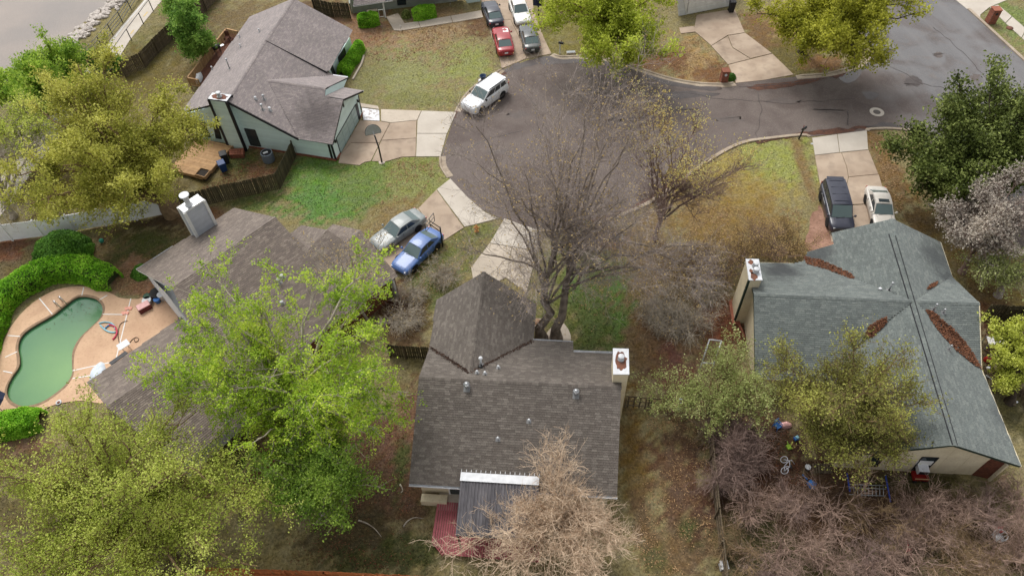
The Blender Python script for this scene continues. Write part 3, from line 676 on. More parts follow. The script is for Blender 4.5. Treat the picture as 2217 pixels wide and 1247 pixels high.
pool = thing('swimming_pool', (*np.mean(inner, axis=0), 0), 'kidney-shaped in-ground pool of cloudy green water in the tan deck', 'pool')
b = MB(); n = len(inner)
for i in range(n):
    p, q = inner[i], inner[(i + 1) % n]
    b.add([(*p, 0.05), (*q, 0.05), (*q, -1.5), (*p, -1.5)], [(0, 1, 2, 3)])
b.build('wall', pm('pool_wall', srgb(70, 96, 74), srgb(60, 80, 62), 2, 0.6), pool)
b = MB(); cen = np.mean(inner, axis=0)
for i in range(n):
    p, q = inner[i], inner[(i + 1) % n]
    f = lambda a, k: a + (a - cen) / np.linalg.norm(a - cen) * k
    b.add([(*f(p, -0.04), 0.058), (*f(q, -0.04), 0.058), (*f(q, 0.16), 0.058), (*f(p, 0.16), 0.058)], [(3, 2, 1, 0)])
    b.add([(*f(p, -0.04), 0.058), (*f(q, -0.04), 0.058), (*f(q, -0.03), -0.05), (*f(p, -0.03), -0.05)], [(0, 1, 2, 3)])
b.build('coping', pm('coping', srgb(150, 124, 100), srgb(128, 106, 86), 3, 0.85), pool)
def pool_water():
    m, n_, l, b_ = _nt('pool_water')
    tc = n_.new('ShaderNodeNewGeometry')
    dp = n_.new('ShaderNodeVectorMath'); dp.operation = 'DISTANCE'; dp.inputs[1].default_value = tuple(G(150, 800))
    l.new(tc.outputs['Position'], dp.inputs[0])
    t = n_.new('ShaderNodeTexNoise'); t.inputs['Scale'].default_value = 0.5; t.inputs['Detail'].default_value = 4; l.new(tc.outputs['Position'], t.inputs['Vector'])
    ad = n_.new('ShaderNodeMath'); ad.operation = 'MULTIPLY_ADD'; ad.inputs[1].default_value = 2.5; l.new(t.outputs[0], ad.inputs[0]); l.new(dp.outputs['Value'], ad.inputs[2])
    r = n_.new('ShaderNodeMapRange'); r.inputs[1].default_value = 1.5; r.inputs[2].default_value = 7.5; l.new(ad.outputs[0], r.inputs[0])
    mx = n_.new('ShaderNodeMix'); mx.data_type = 'RGBA'; mx.inputs[6].default_value = (*srgb(110, 148, 92), 1); mx.inputs[7].default_value = (*srgb(64, 112, 80), 1)
    l.new(r.outputs[0], mx.inputs[0]); l.new(mx.outputs[2], b_.inputs['Base Color'])
    b_.inputs['Roughness'].default_value = 0.06; b_.inputs['Specular IOR Level'].default_value = 0.4
    t2 = n_.new('ShaderNodeTexNoise'); t2.inputs['Scale'].default_value = 5; l.new(tc.outputs['Position'], t2.inputs['Vector'])
    bp = n_.new('ShaderNodeBump'); bp.inputs['Strength'].default_value = 0.1; bp.inputs['Distance'].default_value = 0.03; l.new(t2.outputs[0], bp.inputs['Height']); l.new(bp.outputs[0], b_.inputs['Normal'])
    return m
b = MB(); ar = sum(inner[i][0] * inner[(i + 1) % n][1] - inner[(i + 1) % n][0] * inner[i][1] for i in range(n))
b.poly([(p[0], p[1], -0.14) for p in (inner if ar > 0 else inner[::-1])]); b.build('water', pool_water(), pool)
for a, c_ in (((182,623),(178,640)),((233,640),(216,650)),((86,647),(114,681)),((18,727),(44,729)),((12,774),(38,762)),((8,804),(28,808)),((223,681),(273,682)),((284,647),(252,778)),((158,803),(236,786)),((158,820),(206,812))):
    q = P2([a, c_]); bb = MB(); bb.bar((*q[0], 0.056), (*q[1], 0.056), 0.07, 0.012); bb.build('joint_strip', M['white_paint'], do)
# ------------------------------------------------------------------ house kit
def plane3(a, b, c):
    a, b, c = G(*a), G(*b), G(*c); n = np.cross(b - a, c - a); n /= np.linalg.norm(n)
    return a, (n if n[2] > 0 else -n)
def vplane(a, b):
    """vertical plane through two ground points, facing the camera"""
    a, b = G(*a), G(*b); d = b - a; n = np.array([d[1], -d[0], 0.0]); n /= np.linalg.norm(n)
    if n @ (np.array([0, 0, CAMH]) - a) < 0: n = -n
    return a, n
def on(pl, pts): return [on_plane(u, v, *pl) for u, v in pts]
def shingle_mat(name, c1, c2, c3, isl=0.22, stains=()):
    m, n, l, b = _nt(name)
    g = n.new('ShaderNodeNewGeometry'); oi = n.new('ShaderNodeObjectInfo')
    ad = n.new('ShaderNodeMath'); ad.operation = 'ADD'; l.new(g.outputs['Random Per Island'], ad.inputs[0]); l.new(oi.outputs['Random'], ad.inputs[1])
    fr = n.new('ShaderNodeMath'); fr.operation = 'FRACT'; l.new(ad.outputs[0], fr.inputs[0])
    r = n.new('ShaderNodeValToRGB'); el = r.color_ramp.elements
    el[0].position = 0.0; el[0].color = (*c1, 1); el[1].position = 1.0; el[1].color = (*c3, 1); e = el.new(0.55); e.color = (*c2, 1); l.new(fr.outputs[0], r.inputs[0])
    def noise(s, d=5):
        t = n.new('ShaderNodeTexNoise'); t.inputs['Scale'].default_value = s; t.inputs['Detail'].default_value = d; l.new(g.outputs['Position'], t.inputs['Vector']); return t.outputs[0]
    def mr(src, a, b_, c, d):
        q = n.new('ShaderNodeMapRange'); q.inputs[1].default_value = a; q.inputs[2].default_value = b_; q.inputs[3].default_value = c; q.inputs[4].default_value = d; l.new(src, q.inputs[0]); return q.outputs[0]
    h = n.new('ShaderNodeHueSaturation'); l.new(r.outputs[0], h.inputs['Color'])
    ml = n.new('ShaderNodeMath'); ml.operation = 'MULTIPLY'; l.new(mr(noise(0.5), 0.3, 0.7, 0.9, 1.1), ml.inputs[0]); l.new(mr(noise(16, 3), 0.3, 0.7, 0.76, 1.24), ml.inputs[1])
    l.new(ml.outputs[0], h.inputs['Value']); col = h.outputs[0]
    for (p, rad, tone, amt) in stains:
        d = n.new('ShaderNodeVectorMath'); d.operation = 'DISTANCE'; d.inputs[1].default_value = tuple(map(float, p)); l.new(g.outputs['Position'], d.inputs[0])
        a2 = n.new('ShaderNodeMath'); a2.operation = 'MULTIPLY_ADD'; a2.inputs[1].default_value = rad * 1.6; l.new(noise(1.6), a2.inputs[0]); l.new(d.outputs['Value'], a2.inputs[2])
        mx = n.new('ShaderNodeMix'); mx.data_type = 'RGBA'; mx.inputs[7].default_value = (*tone, 1)
        l.new(mr(a2.outputs[0], rad * 1.2, rad * 2.1, amt, 0), mx.inputs[0]); l.new(col, mx.inputs[6]); col = mx.outputs[2]
    l.new(col, b.inputs['Base Color']); b.inputs['Roughness'].default_value = 0.9; b.inputs['Specular IOR Level'].default_value = 0.2; b.inputs['Sheen Weight'].default_value = 0.22; b.inputs['Sheen Roughness'].default_value = 0.5
    bp = n.new('ShaderNodeBump'); bp.inputs['Strength'].default_value = 0.3; bp.inputs['Distance'].default_value = 0.02
    l.new(noise(45, 2), bp.inputs['Height']); l.new(bp.outputs[0], b.inputs['Normal'])
    return m
TAB_W, TAB_E = 0.33, 0.145
def tab_verts(w):
    """one shingle tab: x across, y down the slope, z out"""
    a, b = 0.004, w - 0.004
    return [(a, 0, 0.002), (b, 0, 0.002), (b, TAB_E + 0.012, 0.021), (a, TAB_E + 0.012, 0.021), (a, TAB_E + 0.012, 0.0), (b, TAB_E + 0.012, 0.0), (b, 0, 0.0), (a, 0, 0.0)]
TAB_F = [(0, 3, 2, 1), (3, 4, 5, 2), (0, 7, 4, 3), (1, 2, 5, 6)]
def intervals(poly2, y):
    xs = []
    n = len(poly2)
    for i in range(n):
        (x1, y1), (x2, y2) = poly2[i], poly2[(i + 1) % n]
        if (y1 > y) != (y2 > y): xs.append(x1 + (y - y1) / (y2 - y1) * (x2 - x1))
    xs.sort(); return list(zip(xs[::2], xs[1::2]))
class House:
    def __init__(s, name, ground_px, label, smat, trim, cat='house'):
        g = G(*ground_px); s.root = thing(name, (g[0], g[1], 0), label, cat); s.smat = smat; s.trim = trim; s.tabs = []; s.fields = []
    def roof(s, pl, px, thick=0.16, pts=None, smat=None, shingles=True, trim=None):
        pts = pts or on(pl, px); smat = smat or s.smat
        p0, n = pl
        if normal(pts)[2] < 0: pts = pts[::-1]
        b = MB(); b.slab(pts, thick); b.mi[1:] = [1] * (len(b.mi) - 1)
        ro = b.build('roof', [M['underlay'], M[trim or s.trim]], s.root)
        if not shingles: return ro
        down = np.array([0, 0, -1.0]) - n * (-n[2]); down /= np.linalg.norm(down); ac = np.cross(n, down)   # right-handed: ac, down, n -> n = ac x down
        if np.cross(ac, down) @ n < 0: ac = -ac
        o = pts[0]; q = [((p - o) @ ac, (p - o) @ down) for p in pts]
        ymax = max(y for x, y in q); ymin = min(y for x, y in q)
        y = ymax - TAB_E; k = 0; vs = []; nf = 0
        while y > ymin - TAB_E * 0.5:
            for x0, x1 in intervals(q, max(y + TAB_E * 0.5, ymin + 0.02)):
                if x1 - x0 < 0.05: continue
                off = (k % 2) * TAB_W * 0.5 + (k * 0.077) % 0.16
                x = math.floor((x0 - off) / TAB_W) * TAB_W + off
                while x < x1:
                    a, b_ = max(x, x0), min(x + TAB_W, x1)
                    if b_ - a > 0.03:
                        org = o + ac * a + down * y + n * 0.004
                        full = b_ - a > TAB_W - 1e-6
                        s.tabs.append((org, ac, down, n, b_ - a, full, ro, smat))
                    x += TAB_W
            y -= TAB_E; k += 1
        return ro
    def finish(s, individual=300):
        cam_p = np.array([0, 0, CAMH])
        order = sorted((i for i, t in enumerate(s.tabs) if t[5] and visible(t[0])), key=lambda i: np.linalg.norm(s.tabs[i][0] - cam_p))[:individual]
        pick = set(order); groups = {}
        for i, t in enumerate(s.tabs):
            if i in pick: continue
            groups.setdefault(t[6].name, []).append(t)
        F4 = np.array(TAB_F)
        for key, ts in groups.items():
            n = len(ts); W = np.array([t[4] for t in ts])
            base = np.array(tab_verts(1.0)); ax = np.stack([t[1] for t in ts]); ay = np.stack([t[2] for t in ts]); az = np.stack([t[3] for t in ts]); o = np.stack([t[0] for t in ts])
            X = np.where(base[None, :, 0] > 0.5, W[:, None] - 0.004, 0.004)
            jit = RNG.uniform(0, 0.004, n)
            V = o[:, None] + ax[:, None] * X[..., None] + ay[:, None] * base[None, :, 1, None] + az[:, None] * (base[None, :, 2] + jit[:, None])[..., None]
            F = (np.arange(n) * 8)[:, None, None] + F4[None]
            fo = np_mesh('shingle_field', V.reshape(-1, 3), F.reshape(-1, 4), [ts[0][7], M['butt_shadow']], ts[0][6], kind='stuff'); fo.data.polygons.foreach_set('material_index', np.tile([0, 1, 0, 0], n))
        me = None
        for i in order:
            t = s.tabs[i]
            if me is None or me.materials[0] != t[7]:
                me = bpy.data.meshes.new('shingle'); me.from_pydata(tab_verts(TAB_W), [], TAB_F); me.materials.append(t[7]); me.materials.append(M['butt_shadow']); me.polygons[1].material_index = 1; me.update()
            m = Matrix.Identity(4)
            for r in range(3): m[r][0] = t[1][r]; m[r][1] = t[2][r]; m[r][2] = t[3][r]; m[r][3] = t[0][r]
            inst(me, 'shingle', t[6], m)
    def ridge(s, a, b, mat=None, w=0.16):
        """row of folded cap shingles along a ridge"""
        a, b = np.array(a), np.array(b); d = b - a; L = np.linalg.norm(d); d /= L
        sd = np.cross(d, (0, 0, 1.0)); sd /= np.linalg.norm(sd); up = np.cross(sd, d); n = int(L / 0.2); mb = MB()
        for k in range(n):
            p, q = a + d * (k * L / n), a + d * ((k + 1.15) * L / n); e = RNG.uniform(0, .004)
            drop = up * w * 0.42
            mb.add([p + up * (.03 + e), q + up * (.022 + e), q + sd * w - drop + up * .032, p + sd * w - drop + up * (.04 + e)], [(0, 1, 2, 3)])
            mb.add([p + up * (.03 + e), q + up * (.022 + e), q - sd * w - drop + up * .032, p - sd * w - drop + up * (.04 + e)], [(3, 2, 1, 0)])
        return mb.build('ridge_cap', mat or s.smat, s.root)
    def wall(s, pl, px, mat, thick=0.14, boards=0.0, openings=(), pts=None, vertical=0.0, name='wall'):
        """solid wall; boards/vertical > 0 clads it with single boards"""
        pts = pts or on(pl, px); n = pl[1]
        if normal(pts) @ n < 0: pts = pts[::-1]
        k = len(pts); b = MB()
        b.add([p for p in pts] + [p - n * thick for p in pts], [tuple(range(k)), tuple(range(k, 2 * k))[::-1]] + [((i + 1) % k, i, k + i, k + (i + 1) % k) for i in range(k)])
        w = b.build(name, M[mat], s.root)
        if not boards and not vertical: return w
        ac = np.cross((0, 0, 1.0), n); o = pts[0]
        q = [((p - o) @ ac, p[2]) for p in pts]
        ops = []
        for op in openings:
            f = on(pl, op); xs = [(p - o) @ ac for p in f]; zs = [p[2] for p in f]; ops.append((min(xs), max(xs), min(zs), max(zs)))
        if boards:
            z0, z1 = min(z for x, z in q), max(z for x, z in q); z = z0
            while z < z1 - 0.03:
                h = min(boards, z1 - z); zm = z + h * 0.5
                for a, c in intervals(q, zm):
                    segs = [(a, c)]
                    for (xa, xb, za, zb) in ops:
                        if za < zm < zb: segs = [t for (u, v) in segs for t in ((u, min(v, xa)), (max(u, xb), v)) if t[1] - t[0] > 0.04]
                    for (u, v) in segs:
                        if v - u < 0.05: continue
                        P_ = lambda x, zz, d: o * np.array([1, 1, 0]) + ac * x + np.array([0, 0, zz]) + n * d
                        zt = z + h
                        mb = MB().add([P_(u, z, .003), P_(v, z, .003), P_(v, z, .028), P_(u, z, .028), P_(u, zt, .006), P_(v, zt, .006)], [(3, 2, 5, 4), (0, 1, 2, 3), (0, 3, 4), (1, 5, 2)])
                        mb.build('brick_course' if 'brick' in mat else 'siding_board', M[mat], w)
                z += boards
        else:
            x0, x1 = min(x for x, z in q), max(x for x, z in q); n_ = max(1, round((x1 - x0) / vertical)); st = (x1 - x0) / n_
            q2 = [(z, x) for x, z in q]
            for i in range(n_):
                xa, xb = x0 + st * i + .008, x0 + st * (i + 1) - .008
                for (za, zb), (zc, zd) in zip(intervals(q2, xa + .001), intervals(q2, xb - .001)):
                    P_ = lambda x, zz, d: o * np.array([1, 1, 0]) + ac * x + np.array([0, 0, zz]) + n * d
                    mb = MB().add([P_(xa, za, .02), P_(xb, zc, .02), P_(xb, zd, .02), P_(xa, zb, .02), P_(xa, za, 0), P_(xb, zc, 0), P_(xb, zd, 0), P_(xa, zb, 0)], [(0, 1, 2, 3), (0, 3, 7, 4), (1, 5, 6, 2), (3, 2, 6, 7)])
                    mb.build('wall_panel', M[mat], w)
        return w
    def window(s, pl, quad, frame='dark_trim', fw=0.07, glass='window_glass', bars=1, proud=0.05, name='window', cross=0):
        """quad: photo corners bottom-left, bottom-right, top-right, top-left"""
        p = on(pl, quad); n = pl[1]; mb = MB()
        for a, b in ((p[0], p[1]), (p[1], p[2]), (p[2], p[3]), (p[3], p[0])): mb.bar(a + n * proud / 2, b + n * proud / 2, proud, fw, up=np.cross(n, b - a))
        fr = mb.build(name, M[frame], s.root)
        b = MB(); b.add([x + n * 0.03 for x in p], [(0, 1, 2, 3)]); b.build('pane', M[glass], fr)
        mb = MB()
        for k in range(bars):
            t = (k + 1) / (bars + 1); a, c = p[0] + (p[3] - p[0]) * t, p[1] + (p[2] - p[1]) * t
            mb.bar(a + n * .04, c + n * .04, .03, .05, up=np.cross(n, c - a))
        for k in range(cross):
            t = (k + 1) / (cross + 1); a, c = p[0] + (p[1] - p[0]) * t, p[3] + (p[2] - p[3]) * t
            mb.bar(a + n * .04, c + n * .04, .03, .03, up=np.cross(n, c - a))
        if bars or cross: mb.build('sash_bar', M[frame], fr)
        return fr
    def strip(s, a, b, w, h, mat, name, up=(0, 0, 1)):
        return MB().bar(a, b, w, h, up).build(name, M[mat], s.root)
    def pipe(s, pl, px, h, r=0.05, cap=True, mat='white_metal', capr=None, name='vent_pipe', flash=True):
        p = on_plane(*px, *pl); n = pl[1]
        o = MB().tube([p - (0, 0, .1), p + (0, 0, h)], r, 10).build(name, M[mat], s.root)
        if flash:
            d = np.array([0, 0, -1.0]) + n * n[2]; d /= np.linalg.norm(d); x = np.cross(n, d); w = max(.14, r * 2.6)
            MB().slab([p + n * .03 + x * w - d * w, p + n * .03 - x * w - d * w, p + n * .03 - x * w + d * w, p + n * .03 + x * w + d * w], .02).build('flashing', M['flash_grey'], o)
        if cap:
            cr = capr or r * 1.7
            MB().lathe([(cr * .5, -.1), (cr, -.04), (cr, .0), (cr * .85, .05), (.001, .07)], p + np.array([0, 0, h + .05]), 14).build('cap', M[mat], o)
        return o
def visible(p):
    q = RW.T @ (np.array(p) - np.array([0, 0, CAMH])); u, v = CX + FOC * q[0] / q[2], CY + FOC * q[1] / q[2]
    return 0 < u < 2217 and 0 < v < 1247
def project(p):
    q = RW.T @ (np.array(p, float) - np.array([0, 0, CAMH])); return CX + FOC * q[0] / q[2], CY + FOC * q[1] / q[2]
M['underlay'] = pm('roof_underlay', (0.05, 0.047, 0.045), None, 5, 0.95)
SH_M = shingle_mat('shingle_taupe', srgb(87, 80, 74), srgb(94, 87, 81), srgb(108, 101, 94))
SH_T = shingle_mat('shingle_mauve', srgb(126, 117, 116), srgb(134, 125, 123), srgb(146, 136, 132), stains=[(on_plane(690, 250, *plane3((578, 173, 4.43), (705, 192, 4.43), (720, 313, 2.35))), 2.2, srgb(84, 77, 76), 0.7)])
SH_L = shingle_mat('shingle_brown', srgb(101, 91, 84), srgb(111, 100, 92), srgb(128, 117, 107))
M['flash_grey'] = pm('flashing_grey', (.2, .2, .2), (.15, .15, .15), 6, .6)
M['butt_shadow'] = pm('shingle_butt_shadow', (0.03, 0.028, 0.027), None, 6, .95)  # felt edge of the tabs, darkened to paint the shadow line under each course
M['shingle_edge'] = pm('shingle_edge', srgb(96, 88, 88), None, 4, .9)
M['leaf_brown'] = pm('fallen_leaves', srgb(124, 82, 58), srgb(92, 62, 46), 6, 0.9, island=0.4)
M['leaf_tan'] = pm('dry_leaves', srgb(168, 140, 104), srgb(138, 108, 76), 6, 0.9, island=0.3)
def litter(name, pts, n, mat, parent=None, size=0.08, lift=0.05, seed=1, tilt=0.5):
    """many curled dead leaves spread over a list of 3-D points"""
    r = np.random.default_rng(seed); pts = np.asarray(pts); N = len(pts)
    a = r.uniform(0, 2 * np.pi, N); s = size * r.uniform(0.6, 1.4, N)
    ux = np.stack([np.cos(a), np.sin(a), r.normal(0, tilt, N)], -1); uy = np.stack([-np.sin(a), np.cos(a), r.normal(0, tilt, N)], -1)
    o = pts + np.array([0, 0, 1.0]) * r.uniform(0.01, lift, N)[:, None]
    V = np.stack([o - ux * s[:, None], o + uy * (s * .55)[:, None] + (0, 0, .02), o + ux * s[:, None], o - uy * (s * .55)[:, None] + (0, 0, .02)], 1)
    F = (np.arange(N) * 4)[:, None] + np.arange(4)
    return np_mesh(name, V.reshape(-1, 3), F, mat, parent, kind='stuff')
def scatter_poly(poly2, n, seed=0, clump=False):
    r = np.random.default_rng(seed); q = np.array(poly2); lo, hi = q.min(0), q.max(0); out = []
    while len(out) < n:
        p = r.uniform(lo, hi, (n * 3, 2)); k = inside(p[:, 0], p[:, 1], q)
        if clump: k &= vnoise(p[:, 0], p[:, 1], .7, seed + 3) + r.normal(0, .1, len(p)) > .52
        p = p; out += p[k].tolist()
    return np.array(out[:n])
def chimney(H, top_px, z, base_z, mat, trim=None, capmat='white_metal', boards=0.0, label=None, rust=None, pot=((0.5, 0.5, 0.16, 0.3),), over=0.05, cap_t=0.07, name='chimney'):
    """square chase: top_px far-left, far-right, near-right, near-left"""
    p = Gs(top_px, z); ch = MB()
    ctr = np.mean(p, axis=0); q = [ctr + (a - ctr) * 0.97 for a in p]
    ch.prism([a[:2] for a in q], base_z, z - cap_t)
    o = ch.build(name, M[mat], H.root)
    if boards:
        for i in range(4):
            a, b = q[i], q[(i + 1) % 4]; d = b - a; L = np.linalg.norm(d[:2]); d = d / L; nn = np.array([d[1], -d[0], 0]); nn /= np.linalg.norm(nn)
            if nn @ (a - ctr) < 0: nn = -nn
            if nn @ (np.array([0, 0, CAMH]) - a) < 0: continue
            zz = base_z
            while zz < z - cap_t - .03:
                zt = min(zz + boards, z - cap_t)
                P_ = lambda e, h, k: np.array([e[0], e[1], h]) + nn * k
                f = [(3, 2, 5, 4), (0, 1, 2, 3), (0, 3, 4), (1, 5, 2)]
                if np.cross(d, (0, 0, 1.0)) @ nn < 0: a_, b_ = b, a
                else: a_, b_ = a, b
                MB().add([P_(a_, zz, .003), P_(b_, zz, .003), P_(b_, zz, .028), P_(a_, zz, .028), P_(a_, zt, .006), P_(b_, zt, .006)], f).build('siding_board', M[mat], o)
                zz += boards
    if trim:
        for a in q:
            MB().box((a[0], a[1], (base_z + z - cap_t) / 2), (0.2, 0.2, z - cap_t - base_z - .01), rz=math.atan2((p[1] - p[0])[1], (p[1] - p[0])[0])).build('corner_trim', M[trim], o)
    b = MB(); e = [ctr + (a - ctr) * (1 + over) for a in p]; b.prism([a[:2] for a in e], z - cap_t, z)
    b.build('cap', M[capmat], o)
    if trim:
        for i in range(4):
            a, c = e[i], e[(i + 1) % 4]; MB().bar((a[0], a[1], z - .05), (c[0], c[1], z - .05), .03, .1).build('cap_edge', M[trim], o)
    for (fx_, fy_, r, h) in pot:
        c = p[0] * (1 - fx_) * (1 - fy_) + p[1] * fx_ * (1 - fy_) + p[2] * fx_ * fy_ + p[3] * (1 - fx_) * fy_
        fl = MB().lathe([(r * 1.25, 0), (r * 1.2, .04), (r * .75, .06), (r * .75, h)], c + (0, 0, .0), 16).build('flue', M['galv'], o)
        MB().lathe([(r * .9, 0), (r * 1.15, .01), (r * 1.15, .09), (r * 1.0, .12), (.001, .13)], c + np.array([0, 0, h]), 16).build('flue_cap', M['white_metal'], o)
    if rust: 
        r = np.random.default_rng(3); N = 22
        pts = []
        for k in range(N):
            a = 2 * math.pi * k / N; rr = rust * (0.75 + 0.3 * r.random())
            pts.append(ctr + ((p[1] - p[0]) / 2 * math.cos(a) + (p[3] - p[0]) / 2 * math.sin(a)) * rr)
        b = MB(); b.poly([(a[0], a[1], z + .004) for a in pts]); 
        if normal([np.array(v) for v in b.v])[2] < 0: b.f[0] = b.f[0][::-1]
        b.build('rust_patch', M['rust'], o)
    if label: o['label'] = label
    return o
def gutter(H, a, b, mat='white_metal', hang=1.0):
    a, b = np.array(a), np.array(b); L = np.linalg.norm(b - a); d = (b - a) / L; s = np.cross(d, (0, 0, 1.0)); mb = MB()
    g = MB(); up = np.array([0, 0, 1.0])
    side = s if s @ (a - origin(H.root)) > 0 or True else -s
    o = MB(); 
    for k in (0.0, 0.11): o.bar(a + side * k - up * .04, b + side * k - up * .04, .015, .1)
    o.bar(a + side * .055 - up * .09, b + side * .055 - up * .09, .12, .015)
    for k in range(int(L / hang) + 1): q = a + d * min(k * hang + .2, L); o.bar(q - up * .0, q + side * .11 - up * .0, .03, .012)
    return o.build('gutter', M[mat], H.root)
# ================================================================== middle house
HM = House('house', (1110, 930), 'tan house in the middle with a brown shingle roof and a red back deck', SH_M, 'white_paint')
mS = plane3((907,816,4.8),(1345,838,4.8),(1336,1074,2.46)); mN = plane3((907,816,4.8),(1345,838,4.8),(1241,742,2.67))
mW = plane3((1048,588.6,4.54),(1016,807,4.54),(946,649,2.59)); mE = plane3((1048,588.6,4.54),(1016,807,4.54),(1160,657.6,2.59))
HM.roof(mS, [(885.5,1046),(1336,1074),(1345,838),(907,816)])
HM.roof(mN, [(907,816),(930,752),(1016,807),(1154,737),(1241,742),(1241.5,762),(1352,767),(1345,838)])
HM.roof(mW, [(946,649),(1048,588.6),(1016,807),(930,752)])
HM.roof(mE, [(1048,588.6),(1160,657.6),(1154.5,737),(1016,807)])
HM.ridge(on_plane(907,816,*mS), on_plane(1345,838,*mS)); HM.ridge(on_plane(1048,588.6,*mW), on_plane(1016,807,*mW))
# walls under the eaves, set in from the roof edge
def inset_block(H, corners, z1, mat, k=0.45, z0=-0.1, name='wall', skirt='brick'):
    """walls of a plan outline given by roof-edge points; each side its own wall"""
    c = np.mean([q[:2] for q in corners], axis=0); n = len(corners)
    pts = []
    for i in range(n):
        p, a, b = corners[i][:2], corners[i - 1][:2], corners[(i + 1) % n][:2]
        u = (a - p) / np.linalg.norm(a - p); v = (b - p) / np.linalg.norm(b - p); pts.append(p + (u + v) * k)
    for i in range(n):
        a, b = pts[i], pts[(i + 1) % n]; d = (b - a) / np.linalg.norm(b - a); nn = np.array([d[1], -d[0]]); nn = nn if nn @ ((a + b) / 2 - c) > 0 else -nn
        mid = (a + b) / 2 - nn * 0.07
        MB().box((*mid, (z0 + z1) / 2), (np.linalg.norm(b - a) - 0.002, 0.14, z1 - z0), rz=math.atan2(d[1], d[0])).build(name, M[mat], H.root)
    return pts
sw, se = on_plane(885.5,1046,*mS), on_plane(1336,1074,*mS); ne = on_plane(1352,767,*mN); nw = on_plane(930,752,*mN)
MP = inset_block(HM, [sw, se, ne, nw], 2.35, 'cream_wall')
fl, fr = on_plane(946,649,*mW), on_plane(1160,657.6,*mE)
inset_block(HM, [nw + (0.3, 1.0, 0), on_plane(1154,737,*mE), fr, fl], 2.35, 'cream_wall', 0.35)
mid = (on_plane(1345,838,*mS))
for pts in ([se, ne, mid], [sw, nw, on_plane(907,816,*mS)]):
    c = np.mean([sw, se, ne, nw], axis=0)
    q = [p + (c - p) * np.array([.03, .06, 0]) - (0, 0, .2) for p in pts]; n_ = normal(q); b = MB()
    n_ = n_ if n_ @ (q[0] - c) > 0 else -n_
    b.add([p for p in q] + [p - n_ * .1 for p in q], [(0, 1, 2), (5, 4, 3), (0, 3, 4, 1), (1, 4, 5, 2), (2, 5, 3, 0)]); b.build('gable', M['cream_wall'], HM.root)
q = [fl, fr, on_plane(1048,588.6,*mW)]; q = [p + np.array([-.02, -.45, -.2]) for p in q]
b = MB(); b.add(q + [p - np.array([0, .1, 0]) for p in q], [(0, 1, 2), (5, 4, 3), (0, 3, 4, 1), (1, 4, 5, 2), (2, 5, 3, 0)]); b.build('gable', M['cream_wall'], HM.root)
chimney(HM, [(1327.7,755),(1360.3,755.9),(1361.7,808.8),(1328.2,808.8)], 5.7, -0.1, 'cream_wall', capmat='white_metal', rust=0.85, pot=((.5, .42, .17, .25),), label='tall tan chimney chase with a rust-stained white cap')
E_ = lambda f: sw + (se - sw) * f + np.array([0, -.02, -.05])
gutter(HM, E_(0.0), E_(0.265), hang=0.9); gutter(HM, E_(0.62), E_(1.0), hang=0.9)
gutter(HM, fr + (0, 0, -.05), on_plane(1154.5,737,*mE) + (0, 0, -.05))
gutter(HM, on_plane(1241,742,*mN) + (0.0, 0.05, -.04), on_plane(1154,737,*mN) + (0, .05, -.04)); gutter(HM, on_plane(1327,765,*mN) + (0, .05, -.04), on_plane(1242,762,*mN) + (0, .05, -.04))
# roof fittings
HM.pipe(mE, (1042,790), 0.75, 0.06, capr=.13); HM.pipe(mN, (1040,795), 0.06, .09, True, 'black_metal', name='vent', flash=False)
for u, v in ((1033,808),(1079,797),(1050,810)): HM.pipe(mN, (u, v), 0.18, 0.04, capr=.08)
for u, v in ((1078,951),(1145,912)): HM.pipe(mS, (u, v), 0.16, 0.04, capr=.07)
for u, v in ((1011,838),(1247,853)):
    p = on_plane(u, v, *mS)
    o = MB().lathe([(.12, -.1), (.12, .16), (.1, .18)], p, 14).build('turbine_vent', M['galv'], HM.root)
    t_ = MB(); 
    for k in range(14):
        a = 2 * math.pi * k / 14; a2 = a + .3
        prof = [(.1, .17), (.18, .23), (.2, .32), (.17, .4), (.08, .46)]
        for (r1, z1), (r2, z2) in zip(prof[:-1], prof[1:]):
            t_.add([p + (r1 * math.cos(a), r1 * math.sin(a), z1), p + (r1 * 1.08 * math.cos(a2), r1 * 1.08 * math.sin(a2), z1), p + (r2 * 1.08 * math.cos(a2), r2 * 1.08 * math.sin(a2), z2), p + (r2 * math.cos(a), r2 * math.sin(a), z2)], [(0, 1, 2, 3)])
    t_.build('vane', M['galv'], o); MB().lathe([(.12, 0), (.1, .03), (.001, .04)], p + (0, 0, .45), 12).build('cap', M['galv'], o)
    n = mS[1]; d = np.array([0, 0, -1.0]) + n * n[2]; d /= np.linalg.norm(d); x = np.cross(n, d)
    MB().slab([p + n * .03 + x * .2 - d * .1, p + n * .03 - x * .2 - d * .1, p + n * .03 - x * .2 + d * .3, p + n * .03 + x * .2 + d * .3], .02).build('flashing', M['flash_grey'], o)
# back door recess, patio roof and deck
U = (se - sw)[:2] / np.linalg.norm((se - sw)[:2]); U3 = np.array([U[0], U[1], 0]); V3 = np.array([U[1], -U[0], 0])       # V3 points to the camera
loc = lambda a, b, z: np.array([*sw[:2], 0]) + U3 * a + V3 * b + np.array([0, 0, z])
wb = -0.45
MB().bar(loc(2.2, wb + .03, 1.05), loc(4.6, wb + .03, 1.05), 2.1, .06, up=V3).build('patio_door', M['glass'], HM.root)
fr_ = MB()
for a in (2.2, 3.4, 4.6): fr_.bar(loc(a, wb + .06, 0), loc(a, wb + .06, 2.15), .08, .06, up=V3)
fr_.bar(loc(2.16, wb + .06, 2.15), loc(4.64, wb + .06, 2.15), .08, .08); fr_.build('door_frame', M['white_paint'], HM.root)
MB().bar(loc(1.55, .1, .28), loc(4.8, .1, .28), 1.1, .12).build('door_step', M['concrete'], HM.root)
